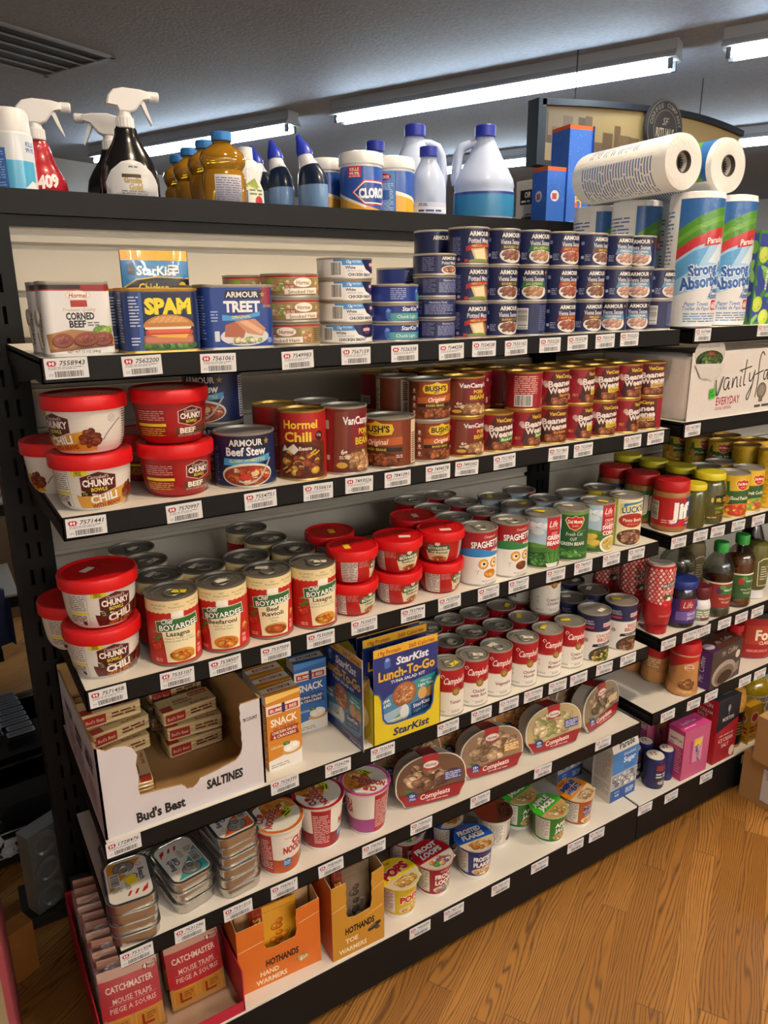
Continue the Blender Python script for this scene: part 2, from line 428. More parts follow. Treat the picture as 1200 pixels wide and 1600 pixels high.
for i, (x, y, l) in enumerate(((2.08, 5.75, 'twin-tube strip light on the ceiling behind the amber soap bottles'), (3.26, 3.19, 'long twin-tube strip light on the ceiling above the bleach jugs'), (4.37, .80, 'twin-tube strip light on the ceiling above the paper towels, half out of view'))):
    fixture(x, y, FC, l)
for x, y, l in ( (.2, -4.7, 'second row back'), (2.6, -5.0, 'second row back beyond the farther bay'), (-2.0, -4.9, 'second row back by the wall'), (4.9, -5.2, 'second row back at the far end'), (1.4, -4.9, 'second row back in the middle'), (3.7, -5.4, 'second row back past the middle')): fixture(x, y, F_FILL, 'strip light over the aisle, ' + l)  # unseen warm tubes, added to throw low-angle light deep into the shelves
# recessed warm lamp over the front edge of the shelving
m = MB(); m.lathe([(.085, 0), (.105, 0), (.105, -.008), (.085, -.008)], 32, cap=False); RING = m.mesh('trim_ring', FIXW)
def downlight(x, y, power, label):
    r = thing('ceiling_downlight', label, 'ceiling light', (x, y, CEIL), 0, 'recessed warm lamps'); obj('trim_ring', RING, r)
    m = MB(); m.lathe([(.084, -.003), (.0005, -.003)], 32, cap=False); obj('lamp_disc', m.mesh('lamp_disc', mat('lamp_warm_%d' % power, 'ffffff', emit=(1.0, .80, .56), estr=power)), r)
downlight(1.35, .06, POWER_LAMP, 'round recessed warm lamp in the ceiling over the shelving'); downlight(.5, -.85, POWER_AISLE_FILL, 'round recessed warm lamp over the aisle by the bowls'); downlight(1.9, -.95, POWER_AISLE_FILL, 'round recessed warm lamp over the aisle by the farther bay')  # the two aisle lamps are unseen, added to brighten floor and lower goods
fixture(6.35, 3.0, FC, 'distant twin-tube strip light above the green tissue box')
fixture(4.85, 5.6, FC, 'distant twin-tube strip light glimpsed under the hanging sign')
# air vent
VENT = mat('vent_dark', '23262b', .6); VENTF = mat('vent_frame', '8d8c8c', .5)
r = thing('ceiling_vent', 'dark square louvred air vent in the ceiling', 'air vent', (.53, 4.07, CEIL), RB)
m = MB()
for a in ((-.5, -.34, -.5 + .03, .34), (.47, -.34, .5, .34), (-.5, -.34, .5, -.31), (-.5, .31, .5, .34)): m.box(a[0], a[1], -.012, a[2], a[3], .0)
obj('vent_frame', m.mesh('vent_frame', VENTF), r)
m = MB(); m.box(-.48, -.32, -.003, .48, .32, -.001); obj('backing', m.mesh('backing', VENT), r)
m = MB()
for k in range(4): y = -.2 + k * .135; m.box(-.47, y - .006, -.012, .47, y + .006, -.004)
obj('louvre_slat', m.mesh('louvre_slat', VENTF), r)

# ------------------------------------------------------------------ shelving
ZL = {1: 1.2606, 2: 1.055, 3: .8009, 4: .5428, 5: .3401, 6: .1132}
ZR = dict(T=1.2636, N=1.0675, P=.814, V=.563, C=.366, B=.1132)
LIP = .0317; XR = 1.235; YR = -.017; ZD = 1.502
TAGM = printed('printed_tag', .5)
def tag_mesh(num, tone='d9dbdf'):
    a = Art(57, 27); a.rr(-28.5, 0, 28.5, 27, 2, tone)
    a.p([(-25.5, 20.5), (-23.5, 23.5), (-14.5, 23.5), (-12.5, 20.5), (-14.5, 16.5), (-23.5, 16.5)], 'a81830')
    a.r(-22.2, 17.8, -20.2, 22.2, 'f2eef0'); a.r(-17.8, 17.8, -15.8, 22.2, 'f2eef0'); a.r(-22.2, 19.5, -15.8, 20.6, 'f2eef0')
    a.t(num, 8, 20.2, 6.2, '1c1d24', w=34, bold=.012, shear=.2)
    a.lines(-24, 11.8, 12, 15.8, 2, '6d7078', .4); a.lines(12, 13.8, 22, 15.8, 1, '6d7078', .5); a.lines(-24, 3.5, -18, 7, 2, '8a8d94', .4)
    a.bars(-16, 2.2, 22, 9.8, '24262c', None, 34)
    m = MB(); plane_bake(m, a, (0, -.0005, -.0135), (1, 0, 0), (0, 0, 1)); m.n = None
    m.box(-.0285, -.0005, -.0135, .0285, .0003, .0135, tone); return m.mesh('price_tag', TAGM, flat=True)
def tags(root, y, lst):
    for x, z, num in lst:
        obj('price_tag', tag_mesh(num), root, (x, y, z), (0, random.uniform(-.03, .03), 0)).scale = (.9, 1, .95)
def shelf(label, x0, x1, y0, z, tg=(), depth=.385, base=False):
    r = thing('shelf', label, 'shelf', (0, 0, 0), 0, 'shelving shelves')
    m = MB(); m.box(x0 + .002, y0 + .002, z - .004, x1 - .002, depth, z); obj('shelf_board', m.mesh('shelf_board', SHELFWHITE), r)
    m = MB()
    if base:
        m.box(x0, y0, .012, x1, y0 + .012, z - .0045); m.box(x0, y0 + .012, .012, x0 + .01, depth, z - .0045); m.box(x1 - .01, y0 + .012, .012, x1, depth, z - .0045)
        obj('kick_plate', m.mesh('kick_plate', BLACK), r)
    else:
        m.box(x0, y0, z - LIP, x1, y0 + .002, z + .0004); m.box(x0, y0, z - LIP, x0 + .002, depth, z + .0004); m.box(x1 - .002, y0, z - LIP, x1, depth, z + .0004)
        m.box(x0, y0 + .002, z - .008, x1, depth, z - .0045)
        m.box(x0, y0, z - LIP, x1, y0 + .012, z - LIP + .002)
        obj('front_lip', m.mesh('front_lip', BLACK), r)
        for xb in (x0 + .004, x1 - .007):
            m = MB(); P = [(.06, z - .009), (.06, z - .03), (.30, z - .055), (depth, z - .075), (depth, z - .009)]
            m.loft([[(xx, y, zz) for y, zz in P] for xx in (xb, xb + .003)]); obj('bracket', m.mesh('bracket', BLACK), r)
    tags(r, y0 - .0004, tg); return r
def T(lst, dz=0): return [(x, z, n) for (x, z, n) in lst]
shelf('top shelf of canned meats under the white back panel, price tags along its lip', 0, 1.219, 0, ZL[1], [
 (0.0299, 1.2476, '7558943'), (0.1231, 1.2459, '7562200'), (0.2272, 1.2439, '7561061'), (0.3486, 1.2423, '7549983'),
 (0.4474, 1.2433, '7567159'), (0.5371, 1.2432, '7526338'), (0.6302, 1.2422, '7544208'), (0.6998, 1.2435, '7554538'),
 (0.772, 1.2427, '7555162'), (0.8531, 1.2439, '7555220'), (0.9227, 1.2453, '7555238'), (0.9961, 1.2456, '7555154'), (1.0642, 1.2468, '7555253')])
shelf('second shelf down, holding chilli bowls and rows of bean cans', 0, 1.219, 0, ZL[2], [
 (0.0298, 1.04, '7571441'), (0.1619, 1.0384, '7570997'), (0.278, 1.0388, '7554751'), (0.3747, 1.0378, '7556616'),
 (0.4489, 1.0388, '7493026'), (0.5228, 1.0385, '7841091'), (0.6057, 1.0387, '7494578'), (0.6683, 1.0386, '7492002'),
 (0.7553, 1.0396, '7521824'), (0.8899, 1.0383, '7521865'), (0.9571, 1.0382, '7522008'), (1.0995, 1.0395, '7521057'), (1.1709, 1.0401, '7521008')])
shelf('third shelf down, holding pasta cans and vegetable cans', 0, 1.219, 0, ZL[3], [
 (0.0302, 0.7862, '7571458'), (0.1297, 0.7851, '7535107'), (0.2046, 0.7848, '7538507'), (0.2893, 0.7834, '7537509'),
 (0.3701, 0.7858, '7535008'), (0.4538, 0.789, '7535073'), (0.5545, 0.7861, '7537904'), (0.6354, 0.7895, '7535958'),
 (0.7278, 0.7878, '7560119'), (0.8034, 0.7869, '7560127'), (0.9025, 0.7875, '7505102'), (0.9805, 0.7882, '7460537'), (1.0647, 0.7885, '7505128'), (1.1436, 0.7863, '7507140')])
shelf('fourth shelf down, holding the cracker carton and soup cans', 0, 1.219, 0, ZL[4], [
 (0.0254, 0.532, '1728476'), (0.2926, 0.535, '7526395'), (0.3951, 0.5289, '7526296'), (0.4886, 0.5274, '7526304'),
 (0.6375, 0.5274, '7575038'), (0.72, 0.5282, '7581021'), (0.7918, 0.5282, '7636026'), (0.8584, 0.5279, '7570036'),
 (0.9281, 0.5277, '7575052'), (0.991, 0.5272, '7510041'), (1.0709, 0.5289, '7623608'), (1.1484, 0.5293, '7623509')])
shelf('fifth shelf down, holding fish tins, noodle cups and meal bowls', 0, 1.219, 0, ZL[5], [
 (0.0243, 0.3237, '7531304'), (0.1106, 0.3222, '7531296'), (0.1945, 0.3214, '7531312'), (0.2808, 0.3237, '7583617'),
 (0.3744, 0.3242, '7583606'), (0.4664, 0.3242, '7583620'), (0.5756, 0.3271, '7583602'), (0.7238, 0.327, '7583610'), (0.8994, 0.3291, '7595009'), (1.0878, 0.331, '7595017')])
shelf('bottom deck on its dark kick plate, holding traps, warmers and cereal cups', 0, 1.219, -.0155, ZL[6], [
 (0.5633, 0.0921, '7450099'), (0.6495, 0.0917, '7451105'), (0.7767, 0.0903, '7451071'), (0.8913, 0.0931, '7450032'), (1.0037, 0.0954, '7450065'), (1.0739, 0.0944, '7451022')], base=True)
y_ = YR
shelf('top shelf of the farther bay, under the paper towels', XR, 2.44, YR, ZR['T'], [(1.2682, 1.2494, '7657448'), (1.4842, 1.2523, '7657421')])
shelf('second shelf of the farther bay, under the wrapped napkins', XR, 2.44, YR, ZR['N'], [(1.2687, 1.0492, '7657801')])
shelf('farther bay shelf of peanut butter, pickles and fruit cans', XR, 2.44, YR, ZR['P'], [(1.2623, 0.7958, '7508130'), (1.3393, 0.7972, '7508122'), (1.4035, 0.7968, '7502075'), (1.4827, 0.7975, '7507488'), (1.5633, 0.7969, '7507470')])
shelf('farther bay shelf of squeeze bottles, jelly and vinegar', XR, 2.44, YR, ZR['V'], [(1.2652, 0.5437, '7500038'), (1.3426, 0.5432, '7500186'), (1.3961, 0.5429, '7512013'), (1.4784, 0.5427, '7509021'), (1.5482, 0.5411, '7509039'), (1.6167, 0.5405, '7509100')])
shelf('farther bay shelf of creamer, coffee filters and coffee tub', XR, 2.44, YR, ZR['C'], [(1.2929, 0.3442, '7518011'), (1.3917, 0.3441, '7518060'), (1.4619, 0.3455, '7518205'), (1.6047, 0.3446, '7517035'), (1.6717, 0.3457, '7517043')])
shelf('bottom deck of the farther bay, holding salt and sweetener', 1.222, 2.44, -.0155, ZR['B'], [(1.2455, 0.0962, '7503011'), (1.3468, 0.0906, '7503037'), (1.489, 0.0927, '7503110'), (1.6717, 0.0882, '7503128'), ], base=True)
# frame of the run: posts, back panels, top deck
fr = thing('shelving_frame', 'black slotted posts, slatted white back panel and black top deck of the shelving', 'shelving')
def post(xc):
    m = MB(); w_, sl = .033, .009; y0, y1 = .387, .391
    z0, z1 = .0, 1.463; cols = [-w_, -sl - .003, -sl + .003, sl - .003, sl + .003, w_]
    for a, b in ((0, 1), (2, 3), (4, 5)): m.box(xc + cols[a], y0, z0, xc + cols[b], y1, z1)
    k = 0; z = .0
    while z < z1 - .05:
        for a, b in ((1, 2), (3, 4)): m.box(xc + cols[a], y0, z, xc + cols[b], y1, z + .022)
        z += .0508
    for a, b in ((1, 2), (3, 4)): m.box(xc + cols[a], y0, z, xc + cols[b], y1, z1)
    m.box(xc - w_, y1, z0, xc - w_ + .002, .46, z1); m.box(xc + w_ - .002, y1, z0, xc + w_, .46, z1)
    return m.mesh('post', BLACK)
for xc in (-.003, 1.2195, 2.455): obj('post', post(xc), fr)
def slat_panel(x0, x1, z0, z1):
    P = [(.402, z0)]; z = 1.4105
    while z > z0 + .09: z -= .0765
    while z < z1 - .01:
        P += [(.402, z), (.4125, z + .001), (.4125, z + .008), (.402, z + .012)]; z += .0765
    P += [(.402, z1), (.414, z1), (.414, z0)]
    return MB().loft([[(x, y, zz) for y, zz in P] for x in (x0, x1)], cap=False).mesh('back_panel', PANEL, angle=20)
obj('back_panel', slat_panel(.031, 1.186, .118, 1.446), fr); obj('back_panel', slat_panel(1.253, 2.42, .118, 1.446), fr)
m = MB(); m.box(.03, .389, 1.446, 1.186, .41, 1.463); m.box(1.253, .389, 1.446, 2.42, .41, 1.463); obj('top_rail', m.mesh('top_rail', BLACK), fr)
for a, b in ((-.036, 1.1985), (1.2, 2.46)):
    m = MB(); m.box(a, .383, 1.464, b, .82, ZD); obj('top_deck', m.mesh('top_deck', BLACK), fr)
# far side of the run
m = MB(); m.box(-.03, .46, .0, 2.45, .48, 1.463); obj('rear_panel', m.mesh('rear_panel', mat('rear_black', '1a1a1b', .6)), fr)

# ------------------------------------------------------------------ shapes of goods
def can_body(r, h, steel=STEEL, end=None):
    m = MB(); m.lathe([(r * .92, 0), (r * 1.015, .0004), (r * 1.015, .0026), (r - .0005, .0042), (r - .0005, h - .0042), (r * 1.015, h - .0028), (r * 1.02, h - .0006), (r * .985, h), (r * .955, h - .0006), (r * .94, h - .0042), (r * .80, h - .0042), (r * .78, h - .0033), (r * .70, h - .0033), (r * .68, h - .0042), (.0005, h - .0042)], 48, cap=False)
    return m.mesh('can_body', [steel])
def pull_tab(r, h, steel=STEEL):
    m = MB(); z = h - .0028
    m.tube([(r * .30 * math.cos(a), -r * .2 + r * .34 * math.sin(a), z + .0006) for a in [2 * PI * k / 14 for k in range(14)]], .0014, 6, closed=True)
    m.prism([(-r * .2, r * .1), (r * .2, r * .1), (r * .16, r * .42), (-r * .16, r * .42)], z - .001, z + .0008); return m.mesh('pull_tab', steel)
def sticker(w_, d, z, x, y, a, material):
    M = Matrix.Translation((x, y, z)) @ Matrix.Rotation(a, 4, 'Z'); m = MB(); m.box(-w_ / 2, -d / 2, -.0003, w_ / 2, d / 2, .0003, M=M); return m.mesh('price_sticker', material)
_STK = {}
def stick(r, h, yellow, k):
    key = (r, h, yellow, k)
    if key not in _STK:
        R = random.Random(k * 7 + 1); _STK[key] = sticker(.021, .011, h - .0016, R.uniform(-.3, .3) * r, R.uniform(-.3, .3) * r, R.uniform(-.5, .7), STICKER_Y if yellow else STICKER)
    return _STK[key]
CAN = {}
def can_kind(key, r, h, art, material=PAPER, steel=STEEL, tab=False, gap=3.5):
    L = wrap_mesh('label', art, circle_path(r, 48), [(gap * .001 + .0003, 1), (h - gap * .001 - .0003, 1)], material)
    P = [('can_body', can_body(r, h, steel)), ('label', L)]
    if tab: P.append(('pull_tab', pull_tab(r, h, DARKSTEEL if steel is DARKSTEEL else STEEL)))
    CAN[key] = (r, h, P)
def can(key, x, y, z, label, group, rot=0., stk=0, cat='can', name='food_can'):
    """stk: 0 none, 1 white sticker, 2 yellow sticker on the lid"""
    r, h, P = CAN[key]; parts = list(P)
    if stk: parts.append(('price_sticker', stick(r, h, stk == 2, random.randrange(6))))
    return thing(name, label, cat, (x, y, z), rot + random.uniform(-.05, .05), group, parts)
def CA(r, h, bg, gap=3.5): return Art(2 * PI * r * 1000, h * 1000 - 2 * gap, bg)

# --- pasta cans
def pasta_art(name, sub, foodcols, seed, sz=7, asp=.6):
    a = CA(.0385, .109, 'c0271d'); H = 102; W = 2 * PI * 38.5
    a.r(-W / 2, 82, W / 2, H, 'e9d9a8'); a.p([(-W / 2 + i * W / 60, 82 + (1.6 if i % 2 else 0)) for i in range(61)] + [(W / 2, 80.5), (-W / 2, 80.5)], 'c0271d')
    for x in (-75, -28, 28, 75): a.t('No Artificial', x, 95, 3.6, '8d7a4a', w=24); a.t('Flavors', x, 90, 3.4, '8d7a4a', w=13)
    a.t('NO', 0, 96, 3.6, '8d7a4a', w=7); a.t('Preservatives', 0, 91.5, 3.4, '8d7a4a', w=23)
    a.food(-34, 34, 14, 17, ['c93a22', 'b52a1a', 'd8512f'], 10, 8, None, 3); a.p([(-40, 40), (-28, 50), (-24, 47), (-36, 36)], '4e7d2c'); a.p([(-44, 50), (-33, 56), (-30, 52)], '6b9a3a')
    a.food(38, 36, 9, 14, ['d9a24a', 'c9722f', 'b8431f'], 7, 6, None, 5)
    a.p([(-25, 57), (25, 60), (29, 62), (23, 4), (-20, 4), (-22, 30)], 'efe3bd')
    a.e(0, 77, 9.5, 8, 'efeae0'); a.e(-4, 81, 5, 4, 'f7f3ea'); a.e(4.5, 81, 5, 4, 'f7f3ea'); a.r(-7, 70, 7, 75, 'e9e2d4'); a.e(0, 68, 7, 5, 'caa07a')
    a.p([(-32, 52), (-34, 70), (-12, 74), (32, 76), (34, 58)], 'dfe6cf'); a.p([(-31, 53), (-32.5, 69), (-12, 72.8), (31, 74.6), (32.5, 59)], '2f6b35')
    a.t('Chef', -15, 70.5, 8.5, 'ffffff', w=18, bold=.015, shear=.35, out='1d4a26', rot=.08)
    a.t('BOYARDEE', 1, 61.5, 8.6, 'ffffff', w=58, bold=.02, out='173f20', rot=.07)
    y = 50
    for q in name: a.t(q, -1, y, 7.2, '20170f', w=len(q) * 4.9, bold=.02); y -= 8.4
    for q in sub: a.t(q, 0, y + 1.2, 3.4, '3d7546', w=len(q) * 1.95); y -= 4.6
    a.food(3, 15, 19, 10.5, foodcols, 20, sz, foodcols[0], seed, asp)
    a.r(30, 8, 33.5, 16, 'e8a0a0'); a.r(34.5, 8, 38, 16, 'e8a0a0'); a.r(30, 18, 38, 22, 'e8a0a0'); a.lines(-40, 4, -28, 10, 2, 'e9b9a8')
    a.r(72, 6, 112, 76, 'efe6cc'); a.lines(75, 10, 110, 73, 22, '4d3a30'); a.bars(-110, 12, -82, 40, bg='f5efe0'); a.lines(-112, 46, -80, 76, 10, 'f0c8b0'); return a
can_kind('lasagna', .0385, .109, pasta_art(['Lasagna'], ['Pasta in Tomato Sauce', 'Seasoned with Beefy Meat'], ['d8952f', 'c46a20', 'e8b85a', 'b5521c'], 2), steel=DARKSTEEL, tab=True)
can_kind('beefaroni', .0385, .109, pasta_art(['Beefaroni'], ['Pasta in Tomato', 'and Meat Sauce'], ['d97f2a', 'c0561b', 'e59a43'], 4, 6, .5), steel=DARKSTEEL, tab=True)
can_kind('ravioli', .0385, .109, pasta_art(['Beef', 'Ravioli'], ['in Pasta', 'Sauce'], ['d9a35a', '8a5a34', 'c9803c', 'b5521c'], 6, 10, .6), steel=DARKSTEEL, tab=True)

# --- ring pasta
def ring_art(band, flavour, cols):
    a = CA(.0375, .109, 'e9e6e1'); W = 2 * PI * 37.5
    a.r(-W / 2, 64, W / 2, 102, '9f1b22')
    a.p([(-W / 2, 54), (W / 2, 54)] + [(W / 2 - i * W / 24, 66 + 5 * math.sin(i * .52)) for i in range(25)], band)
    for c in (-118, 0, 118):
        if abs(c) > 10: continue
        a.t("Campbell's", c, 94, 5, 'f1dcd8', w=26, shear=.35); a.t('SPAGHETTIOS', c, 80, 12.5, 'ffffff', w=76, bold=.03, out='101014', ow=.05, rot=.06)
        a.t(flavour, c + 16, 66, 4.6, 'ffffff', w=26, bold=.01, rot=.04)
    for x in (-13, 11): a.e(x, 40, 10, 10, '9a5c12'); a.e(x, 40, 9, 9, 'e2a732'); a.e(x, 40, 5.4, 5.4, 'f4efe6'); a.e(x + .8, 40.5, 2.7, 2.7, '17161a')
    a.food(2, 20, 14, 9, cols, 12, 6, cols[0], 3); a.stroke([(-28, 26), (-22, 28), (-25, 20)], .8, '333333')
    a.t('PASTA IN TOMATO', 2, 5.5, 3.2, '30363d', w=34); a.t('NET WT 15.8 OZ', 2, 1.8, 2.4, '30363d', w=22)
    a.r(62, 6, 102, 60, 'f3f1ec'); a.lines(64, 8, 100, 58, 18, '30303a'); a.bars(-105, 10, -76, 34); a.lines(-108, 38, -72, 58, 7, '55606a'); return a
can_kind('rings_blue', .0375, .109, ring_art('2f86c9', 'ORIGINAL', ['d9862c', 'c4601b', 'e5a347']), tab=True)
can_kind('rings_green', .0375, .109, ring_art('2e7d43', 'MEATBALLS', ['8c4a26', 'b5521c', '6f3819']), tab=True)
# --- vegetables
def life_art(l1, l2, veg, vcol, fresh):
    a = CA(.0367, .110, 'a9c8dd'); W = 2 * PI * 36.7
    a.r(-W / 2, 0, W / 2, 42, '35632b')
    for x in range(-110, 110, 16): a.e(x, 72 + (x * 7) % 20, 13, 7, 'd7e6ee', 14); a.e(x + 5, 78 + (x * 5) % 16, 9, 5, 'eef4f7', 12)
    a.p([(-W / 2, 30), (-W / 2, 52), (-60, 44), (-20, 50), (30, 43), (70, 50), (W / 2, 45), (W / 2, 30)], '5f8f3a'); a.p([(-W / 2, 20), (-W / 2, 44), (-40, 38), (20, 43), (W / 2, 36), (W / 2, 20)], '3f7431')
    a.r(4, 44, 38, 103, 'b3202b'); a.p([(4, 44), (38, 44), (38, 38), (21, 35)], 'b3202b')
    a.t('Life', 18, 90, 13, 'f2e8e2', w=20, shear=.3, bold=.01); a.t('every day', 20, 80.5, 3.4, 'e8b9a8', w=20)
    y = 70
    for q, h_ in l1: a.t(q, 21, y, h_, 'f4e9df', w=min(30, len(q) * h_ * .78), bold=.01); y -= h_ * 1.4
    for q, h_ in l2: a.t(q, 21, y, h_ * 1.1, 'ffffff', w=min(31, len(q) * h_ * .85), bold=.03); y -= h_ * 1.45
    if fresh == 'corn':
        for x, y, ro in ((-24, 30, .3), (-18, 18, .2)): a.e(x, y, 22, 9, 'caa23a', 20, ro); a.e(x + 2, y + 2, 18, 6.5, 'e2c258', 18, ro)
        a.p([(-44, 20), (-30, 8), (-2, 8), (-20, 16)], '6d9a3c')
        a.e(26, 16, 24, 19, 'efe9dc', 24); a.food(26, 17, 20, 15, ['d9c272', 'c9ad55', 'e6d48f'], 40, 3.4, 'cdb560', 3)
    else:
        a.food(0, 15, 60, 16, ['3f7a35', '56913f', '2f622c'], 60, 7, '274f24', 5, .45); a.p([(4, 8), (34, 8), (30, 0), (8, 0)], 'e9e6e0')
        for k in range(9): a.stroke([(10 + k * 2.2, 8), (2 + k * 4, 30)], 2.6, ('4c8a3b', '5fa047', '3c7533')[k % 3])
    a.r(60, 6, 98, 100, 'eef0ee'); a.lines(62, 10, 96, 98, 26, '2f3b40'); a.bars(-104, 12, -76, 40); return a
can_kind('green_beans', .0367, .110, life_art([('CUT', 6)], [('GREEN', 8), ('BEANS', 8)], 0, 0, 'bean'))
can_kind('corn', .0367, .110, life_art([('CREAM', 5.6), ('STYLE', 5.6)], [('SWEET', 8.4), ('CORN', 8.4)], 0, 0, 'corn'))
def dm_shield(a, x, y, k):
    P = [(-15, 4), (-12, 9), (-5, 8), (0, 11), (5, 8), (12, 9), (15, 4), (12, -3), (8, -9), (0, -12), (-8, -9), (-12, -3)]
    a.p([(x + px * k * 1.12, y + py * k * 1.12) for px, py in P], 'e3cf7a'); a.p([(x + px * k, y + py * k) for px, py in P], 'bb2025')
    a.t('Del Monte', x, y + 2 * k, 6 * k, 'ffffff', w=24 * k, bold=.02); a.t('Quality', x, y - 5 * k, 3 * k, 'f1dcae', w=11 * k)
a = CA(.0367, .110, '24552f'); a.r(-116, 96, 116, 103, '6f8f50'); dm_shield(a, 4, 80, 1.25)
a.t('Fresh Cut', 4, 56, 7.5, 'e4e9d6', w=36, shear=.2); a.t('WITH NATURAL SEA SALT', 14, 62, 2.2, '9fb78c', w=30); a.t('CUT', 2, 45, 6, 'f3f3ea', w=14, bold=.01); a.t('GREEN BEANS', 2, 35, 7.4, 'f3f3ea', w=52, bold=.015)
a.food(4, 15, 42, 13, ['4f8a3a', '6aa84e', '3c7230'], 42, 7, '2a5f2b', 2, .45); a.r(60, 8, 100, 94, 'e9ece2'); a.lines(62, 10, 98, 92, 24, '2f4433'); a.bars(-104, 12, -76, 40)
can_kind('delmonte_beans', .0367, .110, a)
a = CA(.0367, .110, 'd8c92e'); a.r(-32, 0, 34, 103, 'ece4c6'); a.r(-36, 0, -32, 103, '9fae4a')
a.p([(-26, 70), (-28, 92), (-2, 97), (30, 98), (32, 78)], 'd4d06a'); a.p([(-24, 78), (-18, 94), (34, 99), (34, 96), (-10, 90)], '3c76a8')
a.t("LUCK'S", 3, 81, 14, '1f4f8a', w=50, bold=.03, out='f4efd2', ow=.05, rot=.07)
a.e(3, 56, 31, 16, '9d2a22', 28); a.e(3, 56, 29.5, 14.6, 'ad3327', 28); a.t('Pinto Beans', 4, 57, 7.6, 'f6ead6', w=46, bold=.012); a.t('SEASONED WITH PORK', 4, 47.5, 2.6, 'e9c3a8', w=28)
a.food(2, 18, 32, 18, ['8a5f48', 'a3775c', '6f4734', 'b58a6c'], 46, 5.2, '5b3a2a', 4); a.lines(60, 10, 104, 96, 24, '54531f'); a.bars(-104, 12, -76, 40)
can_kind('pinto', .0367, .110, a)

# --- condensed soup
def soup_art(lines_, pale=False):
    a = CA(.0332, .102, 'e4e0d8'); W = 2 * PI * 33.2; H = 95
    split = 49 if not pale else 66
    a.r(-W / 2, split, W / 2, H, 'a3171f')
    a.r(-W / 2, split - .8, W / 2, split + .4, 'c9b892')
    a.curve([(-27, 78), (-31, 82), (-27, 85), (-23, 80)], 1.2, 'f4f0ea'); a.t("Campbell's", 1, 73 if not pale else 80, 14, 'f4f0ea', w=52, bold=.012, shear=.42)
    y0 = split
    a.e(0, y0, 8.6, 8.6, '9a7a3a', 24); a.e(0, y0, 7.6, 7.6, '7a5c26', 24); a.e(0, y0, 5.2, 5.2, 'a98a48', 18)
    y = 31 if len(lines_) > 1 else 27
    for q in lines_: a.t(q, 0, y, 7, '6d1d20', w=len(q) * 4.2, bold=.02); y -= 9.5
    a.t('SOUP', 0, 6, 4.6, '57504a', w=17, bold=.01); a.stroke([(-16, 9.6), (16, 9.6)], .5, '9b9288'); a.lines(-40, 4, -22, 9, 2, '9b9288'); a.lines(22, 4, 40, 9, 2, '9b9288')
    for k in range(2): a.e(-37, 36 - k * 10, 2.6, 3.4, 'c9c4ba', 12)
    a.r(54, 4, 92, 46, 'f0ede6'); a.lines(55, 5, 91, 45, 16, '3a3636'); a.bars(-92, 8, -66, 34); return a
for k, l in (('tomato', ['Tomato']), ('rice', ['Chicken', 'with Rice']), ('vegetable', ['Vegetable']), ('noodle', ['Chicken', 'Noodle']), ('mushroom', ['Cream of', 'Mushroom']), ('creamchicken', ['Cream of', 'Chicken'])):
    can_kind('soup_' + k, .0332, .102, soup_art(l), tab=k not in ('mushroom', 'creamchicken'))
can_kind('soup_pale', .0332, .102, soup_art(['Cream of', 'Chicken'], True), tab=False)
def broth_art(word, cols):
    a = CA(.0367, .113, 'dedbd8'); W = 2 * PI * 36.7; H = 106
    a.r(-W / 2, 68, W / 2, H, '20264d'); a.r(-W / 2, 67, W / 2, 68, 'b9b5b0')
    a.t('QUALITY', -34, 92, 4.6, 'cfd3e4', w=20, bold=.01); a.t('CONTENTS', -34, 86, 4.6, 'cfd3e4', w=24, bold=.01); a.r(-46, 75, -22, 80, 'b23a48')
    a.e(14, 80, 10, 9, '9a2a3c', 20); a.e(14, 80, 7.5, 6.6, '20264d', 18); a.rr(-2, 78, 30, 88, 1, 'c9b7bd'); a.t('BEST CHOICE', 14, 83, 4.2, 'a22a3c', w=27, bold=.01)
    a.t(word, 6, 58, 7.4, 'a8412f', w=len(word) * 6.2, bold=.02); a.t('BROTH', 6, 48, 9, 'a8412f', w=38, bold=.03)
    a.p([(-22, 38), (28, 42), (30, 35), (-24, 31)], '1d1f26'); a.t('NON GMO', 4, 36.6, 3.6, 'e9e6e0', w=30, rot=.06)
    a.e(4, 8, 34, 24, '3a3c40', 26); a.food(4, 8, 30, 20, cols, 50, 4.4, '4b3a20', 7); a.e(-38, 46, 5, 5, 'a08f86')
    a.r(62, 4, 104, 64, 'ecebe8'); a.lines(63, 5, 103, 63, 20, '40424c'); a.bars(-104, 8, -76, 36); return a
can_kind('broth_chicken', .0367, .113, broth_art('CHICKEN', ['b5a04a', '6b8a3a', '8a5a2a', 'd0bf7a', '2f3a24']), steel=STEEL)
can_kind('broth_beef', .0367, .113, broth_art('BEEF', ['6b3a2a', '8a5a3a', '4a2a20', '9a7a5a']), steel=STEEL)
CAN['broth_dark'] = (CAN['broth_chicken'][0], CAN['broth_chicken'][1], [('can_body', can_body(.0367, .113, DARKSTEEL)), CAN['broth_chicken'][2][1]])

